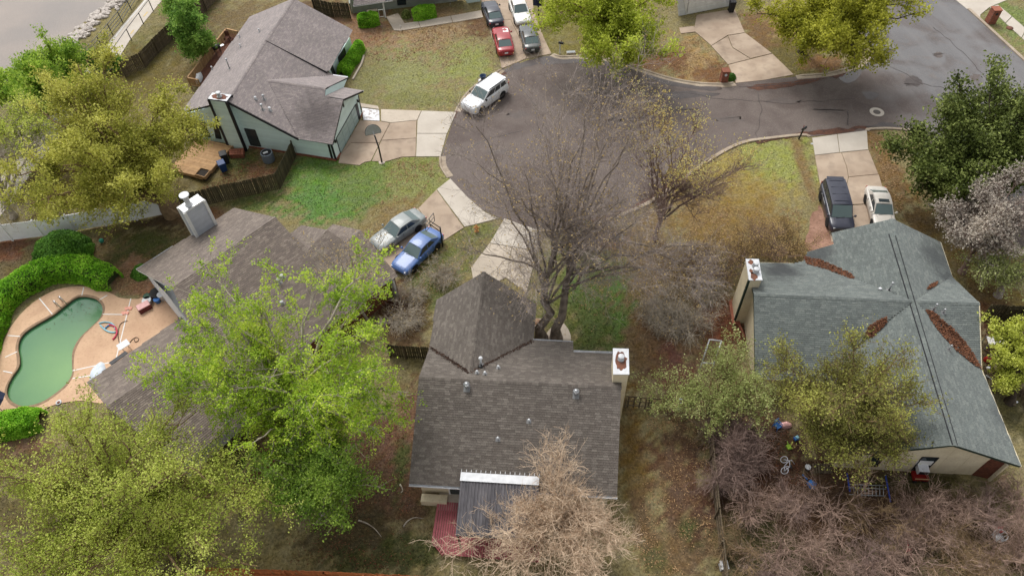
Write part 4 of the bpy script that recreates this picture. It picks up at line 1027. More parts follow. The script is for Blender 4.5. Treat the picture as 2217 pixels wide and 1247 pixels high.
MB().bar(loc(.5, .05, .3), loc(2.1, .05, .3), .5, .6).build('wall_ledge', M['cream_wall'], HM.root)
pc = thing('patio_cover', loc(5.3, 1.5, 0), 'grey corrugated patio cover with a white flashing strip behind the middle house', 'patio cover')
M['corrugated'] = pm('weathered_corrugated', srgb(98, 95, 98), srgb(76, 74, 78), 1.2, 0.6, c3=srgb(54, 50, 50), scale2=5, stretch=(2.5, 0.5, 1), island=0.08)
A0, A1 = G(998, 1032, 3.0), G(1167, 1042, 3.0); B0, B1 = G(986, 1158, 2.35), G(1163, 1168, 2.35)
n_ = 24
for k in range(n_):
    f0, f1 = k / n_, (k + 1) / n_
    a, b_, c, d_ = A0 + (A1 - A0) * f0, A0 + (A1 - A0) * f1, B0 + (B1 - B0) * f1, B0 + (B1 - B0) * f0
    w = b_ - a; zu = np.array([0, 0, 1.0]); mb = MB(); prof = [(0, 0), (.2, .035), (.5, .04), (.72, .008), (1.0, 0.0)]
    for (p, h), (q, g) in zip(prof[:-1], prof[1:]):
        mb.add([a + w * p + zu * h, a + w * q + zu * g, d_ + (c - d_) * q + zu * g, d_ + (c - d_) * p + zu * h], [(0, 3, 2, 1)])
    mb.build('roof_sheet', M['corrugated'], pc)
zz = np.array([0, 0, .06]); MB().slab([A0 + zz - V3 * .28 + U3 * -.03, A0 + zz + V3 * .25 + U3 * -.03, A1 + zz + V3 * .25, A1 + zz - V3 * .28], .05).build('flashing_strip', M['white_metal'], pc)
for k in range(17): f = k / 16; p = A0 + (A1 - A0) * f - V3 * .3 + zz; MB().bar(p, p - V3 * .16, .025, .02).build('hanger', M['white_metal'], pc)
for f in (0.03, .97):
    p = B0 + (B1 - B0) * f - V3 * -.0; MB().bar((p[0], p[1], .3), (p[0], p[1], 2.32), .1, .1).build('post', M['fence_brown'], pc)
MB().bar(B0 - (0, 0, .06), B1 - (0, 0, .06), .05, .12).build('beam', M['corrugated'], pc)
dk = thing('deck', loc(3.5, 2.2, 0), 'red-stained plank deck with a clipped corner behind the middle house', 'deck')
d0, d1 = G(948, 1085, .35), G(935, 1172, .35); dcut = G(958, 1200, .35); dR = G(1150, 1100, .35); dw = dR - d0; dw /= np.linalg.norm(dw); dl_ = d1 - d0; Ld = np.linalg.norm(dl_); dl_ /= Ld
Lc = (dcut - d0) @ dl_; Wc = (dcut - d0) @ dw
k = 0
while k * .142 < 6.3:
    x = k * .142; L_ = Ld + (min(x / max(Wc, .1), 1.0)) * (Lc - Ld) if x < Wc else Lc
    e = RNG.uniform(-.004, .004)
    MB().bar(d0 + dw * (x + .07) + (0, 0, e), d0 + dw * (x + .07) + dl_ * L_ + (0, 0, e), .112, .04).build('plank', M['deck_red'], dk); k += 1
MB().bar(d0 - (0, 0, .16), d1 - (0, 0, .16), .05, .26).build('rim_board', M['deck_red'], dk); MB().bar(d1 - (0, 0, .16), dcut - (0, 0, .16), .05, .26).build('rim_board', M['deck_red'], dk)
HM.finish(300)
vl = []
for a, b_ in (((932,753),(1014,806)),((1018,806),(1152,739))):
    for k in range(420):
        f = RNG.random(); u = a[0] + (b_[0] - a[0]) * f + RNG.normal(0, 2.0); v = a[1] + (b_[1] - a[1]) * f + RNG.normal(0, 1.6); vl.append(on_plane(u, v, *mN) + (0, 0, .03))
litter('valley_leaves', vl, 0, pm('dark_leaf_litter', srgb(84, 64, 54), srgb(58, 46, 40), 6, 0.95, island=0.3), None, .05, .06, 4)

# ================================================================== teal house
HT = House('house', (640, 230), 'teal house at upper left with a mauve-grey roof and a double garage', SH_T, 'dark_trim')
tW = plane3((492,219,5.34),(636,-3,5.34),(541,37,2.5)); tN = plane3((492,219,5.34),(636,-3,5.34),(763.6,65.7,2.47)); tE = plane3((492,219,5.34),(575,87.5,5.34),(646,300,2.25))
zg = on_plane(578.5,173.4,*tE)[2]
gS = plane3((578.5,173.4,zg),(704.7,192,zg),(720,313,2.3)); gN = plane3((578.5,173.4,zg),(704.7,192,zg),(753.5,168.4,zg-1.3))
g3 = on_plane(703,208.8,*gS)[2]; lN = plane3((703,208.8,g3),(743.4,215.5,g3),(786.7,197,g3-1.1))
HT.roof(tW, [(394,243),(492,219),(575,87.5),(636,-3),(541,37)])
HT.roof(tN, [(575,88),(636,-3),(763.6,65.7),(709,157)])
HT.roof(tE, [(492,219),(575,87.5),(722,163),(578.5,173.4),(646,300)], trim='shingle_edge')
HT.roof(gN, [(578.5,173.4),(722,164),(753.5,168.4),(704.7,192)])
HT.roof(gS, [(578.5,173.4),(704.7,192),(703,208.8),(743.4,215.5),(720,313),(645.8,299.5)])
HT.roof(lN, [(703,208.8),(743.4,215.5),(786.7,197),(743,190.5)])
HT.ridge(on_plane(492,219,*tE), on_plane(575,87.5,*tE)); HT.ridge(on_plane(575,88,*tN), on_plane(636,-3,*tN)); HT.ridge(on_plane(578.5,173.4,*gS), on_plane(704.7,192,*gS))
wS = vplane((543.8,318.4),(728.2,347.7)); wG = vplane((728.2,347.7),(783.6,247.4)); wE = vplane((726,164),(762,103))
winS = [(564,317),(529.6,0),(552,0),(529,278)]
HT.wall(wS, [(430,299),(727.9,347.5),(717.8,314),(646,302),(620,291),(501,226),(489,222),(470,229),(400,248)], 'teal_siding', boards=0.2, openings=[[(543,316),(566,317.5),(553,281.5),(529,278)]])
HT.window(wS, [(543.5,314),(565,317),(552,282),(529.5,278.5)], bars=1)
HT.wall(wG, [(728.3,347.5),(783.4,247.6),(775,206.5),(743,217.5),(718.2,313.5)], 'teal_siding', boards=0.2, openings=[[(737.4,334.8),(778.8,261.8),(768.4,227),(727,300)]])
M['garage_teal'] = pm('garage_teal', (0.36, 0.45, 0.43), (0.32, 0.41, 0.39), 2, 0.5)
gd = on(wG, [(737.4,334.8),(778.8,261.8),(768.4,227),(727,299.5)]); n = wG[1]
HT.strip(on_plane(493,221,*tE) - (0, 0, .1), on_plane(646,301,*tE) - (0, 0, .1), .05, .2, 'dark_trim', 'rake_board')
door = MB().add([p + n * .02 for p in gd], [(0, 1, 2, 3)]).build('garage_door', M['garage_teal'], HT.root)
for r in range(4):
    for c in range(4):
        f0, f1, h0, h1 = (c + .06) / 4, (c + .94) / 4, (r + .08) / 4, (r + .92) / 4
        bl = lambda f, h: gd[0] * (1 - f) * (1 - h) + gd[1] * f * (1 - h) + gd[2] * f * h + gd[3] * (1 - f) * h
        q = [bl(f0, h0), bl(f1, h0), bl(f1, h1), bl(f0, h1)]; MB().add([p + n * .02 for p in q] + [p + n * .045 for p in q], [(4, 5, 6, 7), (0, 1, 5, 4), (1, 2, 6, 5), (2, 3, 7, 6), (3, 0, 4, 7)]).build('door_panel', M['garage_teal'], door)
q = on(wG, [(776.2,263),(780,257),(772.5,222.5),(767,228)]); MB().add([p + n * .06 for p in q], [(0, 1, 2, 3)]).build('door_trim', M['dark_trim'], HT.root)
for a, b_ in (((737.4,334.8),(727,299.5)),((727,299.5),(768.4,227))):
    q = on(wG, [a, b_]); HT.strip(q[0] + n * .04, q[1] + n * .04, .06, .06, 'dark_trim', 'door_trim')
for pl, a, b_ in ((wS,(728.0,347.4),(717.8,314)),(wG,(783.5,247.5),(775,207)),(wS,(720.5,346.3),(711.5,313))):
    q = on(pl, [a, b_]); HT.strip(q[0] + pl[1] * .03, q[1] + pl[1] * .03, .12 if pl is wG else .2, .05, 'dark_trim', 'corner_trim', up=pl[1])
for pl, a, b_ in ((wS,(537,319.5),(728.2,348.2)),(wG,(728.2,348.2),(737,335.5)),(wG,(779.5,262),(783.6,248))):
    q = on(pl, [a, b_]); L = np.linalg.norm(q[1] - q[0]); d = (q[1] - q[0]) / L; k = 0
    while k * .25 < L - .1:
        for r in range(3):
            a0_ = q[0] + d * (k * .25 + (r % 2) * .06); e_ = min(.235, L - k * .25)
            MB().bar(a0_ + pl[1] * .06 + (0, 0, .04 + r * .085), a0_ + d * e_ + pl[1] * .06 + (0, 0, .04 + r * .085), .1, .075).build('brick', M['brick'], HT.root)
        k += 1
for u, v in ((772.5,218.5),(723.5,306)):
    p = on_plane(u, v, *wG); o = MB().box(p + wG[1] * .12, (.16, .16, .26)).build('wall_lamp', M['black_metal'], HT.root)
p = on_plane(742, 226, *wG); MB().bar(p + wG[1] * .05 - (0, 0, .3), p + wG[1] * .05 + (0, 0, .35), .16, .06, up=wG[1]).build('gable_vent', M['dark_trim'], HT.root)
HT.wall(wE, [(727,166),(764,105),(757.5,82),(712,155)], 'teal_siding', boards=0.2, openings=[[(735,146),(752,121),(746,101),(729.5,127)]])
HT.window(wE, [(736.7,144.8),(750,124.6),(745,104.4),(731.6,124.6)], bars=1, cross=1, fw=.12)
HT.window(wE, [(722.5,165),(725.5,160.5),(718.5,141),(714,148)], bars=0, fw=.12)
up = on(gN, [(751,171)])[0]
b = MB(); q = [on_plane(704.7,192,*gN), on_plane(703,208.8,*gS), on_plane(743,190.5,*lN), up]; b.add([p - (0, 0, .05) for p in q], [(0, 1, 2, 3)]); b.build('gable', M['teal_siding'], HT.root)
HT.strip(on_plane(704.7,192,*gN) - (0, 0, .08), on_plane(753.5,168.4,*gN) - (0, 0, .08), .05, .18, 'dark_trim', 'fascia')
HT.strip(on_plane(786.7,197,*lN) - (0, 0, .06), on_plane(743,190.5,*lN) - (0, 0, .06), .12, .1, 'white_metal', 'gutter')
HT.strip(on_plane(721,163.5,*gN), on_plane(753,168,*gN), .12, .1, 'white_metal', 'gutter')
# windows left of the chimney
for quad in ([(440,295),(456,297),(442,262),(427,262)],[(468,299),(480,301),(472,270),(462,268)]):
    HT.window(wS, quad, bars=3, cross=2, fw=.06)
chimney(HT, [(460,201),(500.5,205.5),(490,219.5),(450.4,214.1)], 5.5, -0.1, 'teal_siding', 'dark_trim', 'white_metal', boards=0.17, rust=0.95, pot=((.5, .5, .19, .35),), label='teal lap-sided chimney with black corner boards and a rusty cap')
HT.pipe(tE, (585,240), .25, .06, capr=.13); HT.pipe(tE, (569,238), .5, .06, capr=.14, mat='galv'); HT.pipe(tE, (554,216), .2, .06, capr=.11); HT.pipe(tE, (572,216), .4, .06, capr=.12, mat='galv')
HT.pipe(tW, (497,149), .95, .05, capr=.11, mat='galv'); HT.pipe(tW, (460,151), .25, .04, capr=.08); HT.pipe(tW, (521,103), .25, .04, capr=.08); HT.pipe(tW, (519,82), .25, .04, capr=.08); HT.pipe(tW, (562,70), .25, .04, capr=.08)
HT.finish(0)

# ================================================================== left house
HL = House('house', (560, 700), 'pale-sided house at left beside the pool with a stepped brown shingle roof', SH_L, 'white_paint')
lS = plane3((372,624,5.0),(596,470.7,5.0),(635,774,2.45)); lA = plane3((372,624,5.0),(596,470.7,5.0),(296,583.5,2.4))
ze = on_plane(709,498,*lS)[2]; lE = (lambda a, b, c: plane3(a, b, c))((709,498,ze),(668,540,on_plane(668,540,*lS)[2]),(653,488,2.6))
zc = on_plane(781,499,*lS)[2]; lC = plane3((781,499,zc),(749,525,on_plane(749,525,*lS)[2]),(722,486,2.6))
zb = on_plane(231,880,*lS)[2]; lB = plane3((231,880,zb),(430,745,on_plane(430,745,*lS)[2]),(188,828.5,2.45))
HL.roof(lS, [(372,624),(596,470.7),(629,506),(668,540),(709,498),(749,525),(781,499),(860,596),(804,632),(672,743),(635,774),(529,904),(388,1010),(231,880),(430,745)])
HL.roof(lA, [(296,583.5),(507,450.5),(596,470.7),(372,624)])
HL.roof(lE, [(653,488),(709,498),(668,540),(629,506)]); HL.roof(lC, [(722,486),(781,499),(749,525),(709,498)])
HL.roof(lB, [(188,828.5),(294.5,755),(404,679),(430,745),(231,880)])
HL.ridge(on_plane(372,624,*lS), on_plane(596,470.7,*lS)); HL.ridge(on_plane(709,498,*lS), on_plane(668,540,*lS)); HL.ridge(on_plane(781,499,*lS), on_plane(749,525,*lS)); HL.ridge(on_plane(231,880,*lS), on_plane(430,745,*lS))
def drop_wall(H, top, inset, mat, boards=0.0, z0=-0.1, dz=0.2):
    """wall below a roof edge, shifted inwards"""
    q = [np.array(p) + np.array([*inset, -dz]) for p in top]
    a, b_ = q[0].copy(), q[-1].copy(); a[2] = b_[2] = z0
    d = b_ - a; n = np.array([d[1], -d[0], 0]); n /= np.linalg.norm(n)
    c = origin(H.root)
    if n @ (a - c) < 0: n = -n
    return H.wall((a, n), None, mat, boards=boards, pts=[a] + q + [b_])
DA = on_plane(596,470.7,*lS) - on_plane(372,624,*lS); DA[2] = 0; DA /= np.linalg.norm(DA); DP = np.array([DA[1], -DA[0], 0])
M['pale_siding'] = pm('pale_siding', (0.62, 0.63, 0.64), (0.55, 0.56, 0.57), 2, 0.6, island=0.04)
ins = DA[:2] * .35
drop_wall(HL, [on_plane(296,583.5,*lA) + DP * .4, on_plane(372,624,*lS), on_plane(430,745,*lS)], ins, 'pale_siding', 0.2)
drop_wall(HL, [on_plane(300,583,*lA) + DA * .2, on_plane(507,450.5,*lA)], DP[:2] * .4, 'pale_siding', 0.2)
drop_wall(HL, [on_plane(188,828.5,*lB), on_plane(404,679,*lB)], DP[:2] * .4, 'pale_siding', 0.2)
drop_wall(HL, [on_plane(188,828.5,*lB), on_plane(231,880,*lS), on_plane(388,1010,*lS)], ins, 'pale_siding', 0.2)
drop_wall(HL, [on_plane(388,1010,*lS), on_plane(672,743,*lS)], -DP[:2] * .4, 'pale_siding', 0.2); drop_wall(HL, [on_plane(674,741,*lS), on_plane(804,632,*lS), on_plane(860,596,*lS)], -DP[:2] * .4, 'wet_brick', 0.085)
drop_wall(HL, [on_plane(860,596,*lS), on_plane(781,499,*lS), on_plane(722,486,*lC)], -ins, 'pale_siding', 0.2)
drop_wall(HL, [on_plane(596,470.7,*lS), on_plane(507,450.5,*lA)], -ins, 'pale_siding', 0.2); drop_wall(HL, [on_plane(709,498,*lS), on_plane(653,488,*lE)], -ins, 'pale_siding', 0.2)
drop_wall(HL, [on_plane(629,506,*lS), on_plane(596,470.7,*lS)], -ins, 'pale_siding', 0.2)
for a, b_ in (((294.5,755),(188,828.5)),((804,632),(860,596)),((635,774),(672,743)),((388,1010),(529,904))):
    pl = lB if a[0] < 300 else lS; gutter(HL, on_plane(*b_, *pl) - (0, 0, .04), on_plane(*a, *pl) - (0, 0, .04))
gutter(HL, on_plane(375,533,*lA) - (0, 0, .04), on_plane(296,583.5,*lA) - (0, 0, .04))
p0_, p1_ = on_plane(242,792,*lB), on_plane(278,766,*lB); MB().bar(p0_ - DP * .22, p1_ - DP * .22, .3, .06).build('eave_tray', M['dark_trim'], HL.root)
ch = chimney(HL, [(426.5,421),(441.5,432.5),(398.5,460.5),(384.5,448.5)], 5.6, 0.0, 'grey_siding', 'white_paint', 'galv', boards=0.14, pot=(), label='grey lap-sided chimney chase with white corner boards and a white flue', over=.02, cap_t=.05)
p = G(409, 443.5, 5.6); MB().lathe([(.3, 0), (.27, .05), (.2, .12), (.2, .75), (.22, .78), (.36, .92), (.36, 1.02)], p, 18).build('flue', M['white_metal'], ch)
p = G(396, 440, 5.6)
HL.pipe(lS, (606,612), .35, .06, capr=.14); HL.pipe(lS, (611,600), .12, .08, capr=.14); HL.pipe(lS, (611,657), .15, .06, capr=.12); HL.pipe(lS, (493,912), .15, .05, capr=.1)
# saddle behind the chimney
sd = [on_plane(437,496,*lA), on_plane(466,481,*lA), on_plane(451,500,*lA)]
HL.finish(300)

# ================================================================== right house
r_st = [(G(1690,582,3.2), 1.5, (0.03, 0.032, 0.034), 0.85), (G(2030,560,3.0), 1.5, (0.035, 0.04, 0.042), 0.75), (G(1770,548,2.6), 1.1, (0.04, 0.042, 0.045), 0.7), (G(2055,600,3.0), .8, (0.035, 0.04, 0.042), 0.7), (G(2180,900,3.0), 1.0, (0.05, 0.056, 0.06), 0.6)]
SH_R = shingle_mat('shingle_slate', srgb(92, 97, 95), srgb(99, 105, 102), srgb(110, 115, 111), stains=r_st)
HR = House('house', (1950, 760), 'cream house at right with a grey-green cross-gabled roof', SH_R, 'green_trim')
rW = plane3((1932,474,4.45),(2066,963.5,4.45),(1802,504,3.0)); rE = plane3((1932,474,4.45),(2066,963.5,4.45),(2036,524.6,2.7))
rE2 = plane3((1980.6,651.5,4.45),(2066,963.5,4.45),(2211,1009.7,2.7))
rWN = plane3((1632,636,4.4),(1980.6,651.5,4.45),(1717,571.7,2.75)); rWS = plane3((1632,636,4.4),(1980.6,651.5,4.45),(1634,786,2.5))
rEN = plane3((1980.6,651.5,4.45),(2120,656,4.4),(2061,599,3.0)); rES = plane3((1980.6,651.5,4.45),(2120,656,4.4),(2125,800,2.7))
HR.roof(rW, [(1932,474),(1802,504),(1806,529),(1748,546),(1741,566),(1845,602),(1980.6,651.5)])
HR.roof(rE, [(1932,474),(2036,524.6),(2061,599),(1980.6,651.5)])
HR.roof(rWN, [(1632,636),(1612,568),(1717.5,571),(1741,566),(1845,602),(1980.6,651.5)])
HR.roof(rWS, [(1632,636),(1980.6,651.5),(1870,731),(1800,830),(1635,818)])
HR.roof(rW, [(1980.6,651.5),(2066,963.5),(1834,986),(1800,830),(1870,731)])
HR.roof(rEN, [(1980.6,651.5),(2061,599),(2120,656)]); HR.roof(rES, [(1980.6,651.5),(2120,656),(2125,800)])
HR.roof(rE2, [(1980.6,651.5),(2125,800),(2211,1009.7),(2066,963.5)])
for a, b_, pl in (((1632,636),(1980.6,651.5),rWN),((1980.6,651.5),(2120,656),rEN)): HR.ridge(on_plane(*a, *pl), on_plane(*b_, *pl))
HR.ridge(on_plane(1932,474,*rW), on_plane(2066,963.5,*rW), w=.2)
for (a, b_, pl, w_) in (((1924,508),(2061.5,963),rW,.05),((1938,511),(2072,964),rE,.025)): MB().bar(on_plane(*a, *pl) + (0, 0, .05), on_plane(*b_, *pl) + (0, 0, .05), w_, .05).build('ridge_vent', M['dark_trim'], HR.root)
# walls
wR = vplane((2103,1027.6),(1858,1013)); wR2 = vplane((2148,1038),(2103,1027.6))
HR.wall(wR, [(1800,1010),(2103,1027.6),(2146.5,990.5),(2066,966),(1990,974),(1838,988)], 'cream_wall', vertical=1.2, openings=[])
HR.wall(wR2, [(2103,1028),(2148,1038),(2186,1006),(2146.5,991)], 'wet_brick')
q = on(wR2, [(2104,1027.6),(2147,1037.6),(2184,1006),(2147,992)])
for r in range(24):
    f0 = (r + .08) / 24; f1 = (r + .92) / 24
    for c in range(8):
        g0, g1 = (c + .04 + (r % 2) * .5) / 8.5, (c + .96 + (r % 2) * .5) / 8.5
        bl = lambda f, h: (q[0] * (1 - f) + q[1] * f) * (1 - h) + (q[3] * (1 - f) + q[2] * f) * h
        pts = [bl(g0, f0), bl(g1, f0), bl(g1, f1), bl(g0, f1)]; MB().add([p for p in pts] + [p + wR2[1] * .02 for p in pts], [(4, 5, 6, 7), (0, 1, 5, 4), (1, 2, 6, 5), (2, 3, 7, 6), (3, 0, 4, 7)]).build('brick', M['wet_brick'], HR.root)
HR.window(wR, [(1972,1018),(2003,1018.5),(2032,989.5),(1997,988)], frame='dark_trim', glass='glass', fw=.08, bars=0)
ac = thing('window_air_conditioner', on_plane(1990, 1008, *wR), 'white air conditioner hanging out of the dark window of the cream house', 'air conditioner')
p = on_plane(1994, 1008, *wR); MB().box(p + wR[1] * .25 + (0, 0, .05), (.62, .5, .4), rz=-.14).build('case', M['white_metal'], ac); MB().box(p + wR[1] * .515 + (0, 0, .05), (.5, .02, .3), rz=-.14).build('grille', M['dark_trim'], ac); MB().box(p + wR[1] * .03 + (0, 0, .5), (.9, .04, .5), rz=-.14).build('panel', M['white_paint'], ac)
HR.window(wR, [(1866,1007),(1898,1009),(1918,984),(1890,982)], frame='rust', glass='glass', fw=.05, bars=0)
# west gable wall, chimney with black-green corner boards
g1_ = vplane((1610.5,702.4),(1616,740))
HR.wall(g1_, [(1608,690),(1618,800),(1634,800),(1633.5,738),(1631,640),(1613,572),(1600,610)], 'cream_wall')
chimney(HR, [(1615.2,561.5),(1642.5,562),(1650,605.3),(1621.9,605.3)], 5.0, -0.1, 'cream_wall', None, 'white_metal', pot=((.62, .35, .17, .28), (.6, .62, .17, .22)), label='tall cream chimney with a dark green corner board and two round flues')
p = G(1621.9, 605.3, 4.95); MB().box((p[0] + .06, p[1] + .06, 2.4), (.16, .16, 5.0)).build('corner_board', M['green_trim'], HR.root)
ctop = Gs([(1615.2,561.5),(1642.5,562),(1650,605.3),(1621.9,605.3)], 4.93); 
for i in range(4): HR.strip(ctop[i], ctop[(i + 1) % 4], .05, .12, 'green_trim', 'cap_edge')
for (u, v, r) in ((1626, 568, .2), (1632, 598, .3), (1628, 588, .2)):
    c = G(u, v, 5.006); pts = [(c[0] + r * RNG.uniform(.6, 1.1) * math.cos(a), c[1] + r * 1.3 * RNG.uniform(.6, 1.1) * math.sin(a), 5.004) for a in np.linspace(0, 6.28, 12)[:-1]]; MB().poly(pts).build('rust_patch', M['rust'], HR.root)
MB().prism(P2([(1576,655),(1584,652),(1612,735),(1596,705),(1584,704)]), 0, .25).build('brick_base', M['brick'], HR.root)
for a, b_, pl in (((2125,800),(2211,1009.7),rE2),((2036,524.6),(2061,599),rE),((1612,568),(1717.5,571),rWN),((2120,656),(2125,800),rES)):
    HR.strip(on_plane(*a, *pl) - (0, 0, .05), on_plane(*b_, *pl) - (0, 0, .05), .06, .14, 'cream_wall', 'fascia')
sq = [on_plane(*a, *pl) for a, pl in (((2211,1009.7),rE2),((2125,800),rES),((2120,656),rES),((2061,599),rE),((2036,524.6),rE),((1802,504),rW),((1806,529),rW),((1748,546),rW),((1735,568),rWN),((1612,568),rWN),((1635,818),rWS),((1800,830),rWS),((1834,986),rW))]
pts = [p[:2] for p in sq]; cc = np.mean(pts, axis=0)
ar = sum(pts[i][0] * pts[(i + 1) % len(pts)][1] - pts[(i + 1) % len(pts)][0] * pts[i][1] for i in range(len(pts))); 
for i in range(len(pts)):
    a, b_ = pts[i], pts[(i + 1) % len(pts)]; d = (b_ - a) / np.linalg.norm(b_ - a); nn = np.array([-d[1], d[0]]) * (1 if ar > 0 else -1)
    if i in (len(pts) - 1,): continue
    m_ = (a + b_) / 2 + nn * .45; MB().box((*m_, 1.1), (max(np.linalg.norm(b_ - a) - .5, .3), .12, 2.3), rz=math.atan2(d[1], d[0])).build('wall', M['cream_wall'], HR.root)
HR.pipe(rW, (1924,629), .75, .06, capr=.1, mat='galv'); HR.pipe(rW, (1902,632), .3, .06, capr=.11); HR.pipe(rES, (2021,671), .55, .06, capr=.09, mat='galv'); HR.pipe(rES, (2042,677), .3, .05, capr=.08, mat='galv'); HR.pipe(rE2, (2054,757), .4, .05, capr=.07, mat='galv')
HR.finish(300)
# leaves gathered in the roof valleys
def valley(px, pls, n, seed, name='valley_leaves'):
    q = scatter_poly(px, n, seed); pts = [max((on_plane(u, v, *pl) for pl in pls), key=lambda p: p[2]) for u, v in q]
    b = MB(); b.poly([max((on_plane(u, v, *pl) for pl in pls), key=lambda p: p[2]) + (0, 0, .03) for u, v in px])
    o = litter(name, pts, 0, M['leaf_brown'], None, .07, .1, seed)
    return o
valley([(1740,556),(1770,562),(1810,578),(1843,594),(1850,604),(1835,602),(1790,584),(1745,572)], [rW, rWN], 900, 1)
valley([(1872,728),(1880,708),(1900,695),(1920,687),(1918,700),(1905,715),(1888,731)], [rW, rWS], 800, 2)
valley([(2003,670),(2020,676),(2060,710),(2092,745),(2115,780),(2125,800),(2105,788),(2070,760),(2035,722),(2015,695)], [rE2, rES], 1900, 3)
valley([(2005,628),(2012,618),(2030,610),(2026,618),(2012,626)], [rE, rEN], 250, 4)
# ================================================================== grey-green house at the top edge
HN = House('house', (880, 5), 'sage grey house at the top edge with a white-posted porch', SH_T, 'white_paint')
eb = [(765,13),(1000,-18)]
nE = plane3((765,13,2.5),(1000,-18,2.5),(900,-95,5.0))
HN.roof(nE, [(765,13),(850,0),(860,-110),(770,-75)], shingles=True); HN.roof(nE, [(850,0),(1010,-20),(1010,-140),(860,-110)], shingles=True)
gutter(HN, on_plane(850,1,*nE) - (0, 0, .03), on_plane(765,13.5,*nE) - (0, 0, .03))
nw_ = vplane((763,30),(1000,2))
HN.wall(nw_, [(764,30),(1000,0),(1000,-45),(757,-8)], 'sage_wall', boards=0.22)
HN.window(nw_, [(861,12),(879,10),(876,-25),(858,-22)], frame='dark_trim', glass='glass', bars=0, name='door')
HN.wall(vplane((763,30),(757,-20)), [(763,30),(758,8),(756,-20),(760,8)], 'sage_wall')
for b_, t in (((835,39),(829,6)),((882,12),(879,-10)),((780,26),(776,8)),((932,6),(930,-20))):
    g = G(*b_); HN.strip((g[0], g[1], 0), (g[0], g[1], 2.45), .14, .14, 'white_paint', 'porch_post', up=(0, 1, 0))
q = [G(822,39,0), G(832,38,0)]; b = MB()
for h in (.1, .9): b.bar(q[0] + (0, 0, h), q[1] + (0, 0, h), .05, .05)
for f in (0, 1): b.bar(q[0] * (1 - f) + q[1] * f, q[0] * (1 - f) + q[1] * f + (0, 0, .95), .05, .05, up=(0, 1, 0))
b.build('porch_rail', M['white_paint'], HN.root)
p = G(806, 32, .5); MB().bar(G(794,25,.5), G(817,22,.5), .35, .08).build('bench_board', M['concrete'], HN.root)
MB().prism(P2([(1005,-2),(1035,-8),(1040,4),(1012,8)]), 0, 2.3).build('wall', M['teal_siding'], HN.root)
HN.finish(0)
HG = House('house', (1530, 10), 'white house corner with a pale garage door at the top edge behind the wide drive', SH_T, 'white_paint')
gw = vplane((1477,34),(1578,14))
HG.wall(gw, [(1470,35),(1582,13),(1578,-45),(1464,-25)], 'pale_siding', boards=.2)
q = on(gw, [(1484,32),(1573,14.5),(1570,-32),(1479,-14)]); d_ = MB().add([p + gw[1] * .05 for p in q], [(0, 1, 2, 3)]).build('garage_door', M['white_paint'], HG.root)
for r in range(4):
    for c in range(4):
        f0, f1, h0, h1 = (c + .05) / 4, (c + .95) / 4, (r + .08) / 4, (r + .92) / 4
        bl = lambda f, h: q[0] * (1 - f) * (1 - h) + q[1] * f * (1 - h) + q[2] * f * h + q[3] * (1 - f) * h
        w_ = [bl(f0, h0), bl(f1, h0), bl(f1, h1), bl(f0, h1)]; MB().add([p + gw[1] * .05 for p in w_] + [p + gw[1] * .075 for p in w_], [(4, 5, 6, 7), (0, 1, 5, 4), (1, 2, 6, 5), (2, 3, 7, 6), (3, 0, 4, 7)]).build('door_panel', M['white_paint'], d_)
p = on_plane(1490, 5, *gw); MB().tube([p + gw[1] * .1 - (0, 0, 1.2), p + gw[1] * .1 + (0, 0, .6), p + gw[1] * .3 + (0, 0, .9)], .04, 6).build('downspout', M['white_metal'], HG.root)
gr = plane3((1464,-27,2.5),(1582,-48,2.5),(1520,-110,4.5)); HG.roof(gr, [(1455,-24),(1590,-50),(1600,-150),(1450,-120)]); HG.finish(0)

# ================================================================== fences
def fence(name, base_px, h, mat, label, pickets=True, width=0.14, posts=2.4, rails=(.3, .85, 1.4), rail_side=1, gap=0.012, group=None, lean=0.0, post_mat=None):
    line = [p[:2] for p in Gs(base_px)]
    c = np.mean(line, axis=0); root = thing(name, (*c, 0), label, 'fence', group)
    me = None
    for a, b in zip(line[:-1], line[1:]):
        L = np.linalg.norm(b - a); d = (b - a) / L; nn = np.array([-d[1], d[0]]) * rail_side; d3 = np.array([*d, 0]); n3 = np.array([*nn, 0])
        n = max(1, int(L / (width + gap))); st = L / n
        if pickets:
            if me is None:
                me = MB(); w = width / 2
                me.add([(-w, -.01, 0), (w, -.01, 0), (w, .01, 0), (-w, .01, 0), (-w, -.01, h - .04), (w, -.01, h - .04), (w, .01, h - .04), (-w, .01, h - .04), (-w + .035, -.01, h), (w - .035, -.01, h), (w - .035, .01, h), (-w + .035, .01, h)],
                       [(0, 1, 5, 4), (1, 2, 6, 5), (2, 3, 7, 6), (3, 0, 4, 7), (4, 5, 9, 8), (6, 7, 11, 10), (5, 6, 10, 9), (7, 4, 8, 11), (8, 9, 10, 11)])
                o_ = me.build('picket', mat); me = o_.data; bpy.data.objects.remove(o_)
            for k in range(n):
                p = a + d * (st * (k + .5)); zz = RNG.uniform(-.05, .02); tl = RNG.normal(0, .012)
                m = Matrix(((d[0], -d[1] * 1, tl, p[0]), (d[1], d[0], tl + lean, p[1]), (0, 0, 1, zz - .02), (0, 0, 0, 1)))
                inst(me, 'picket', root, m)
        for z in rails: MB().bar((*(a + nn * .035), z), (*(b + nn * .035), z), .04, .09).build('rail', mat, root)
        m_ = max(1, round(L / posts))
        for k in range(m_ + 1):
            p = a + d * (L * k / m_) + nn * .08; MB().bar((*p, -.1), (*p, h - .05), .09, .09, up=d3).build('post', post_mat or mat, root)
    return root
fence('fence', [(272,168),(316,146),(343,116),(374,86),(402,60),(447,24),(474,-5)], 1.75, M['fence_brown'], 'weathered brown wooden fence along the bike path with posts on the yard side', rail_side=-1)
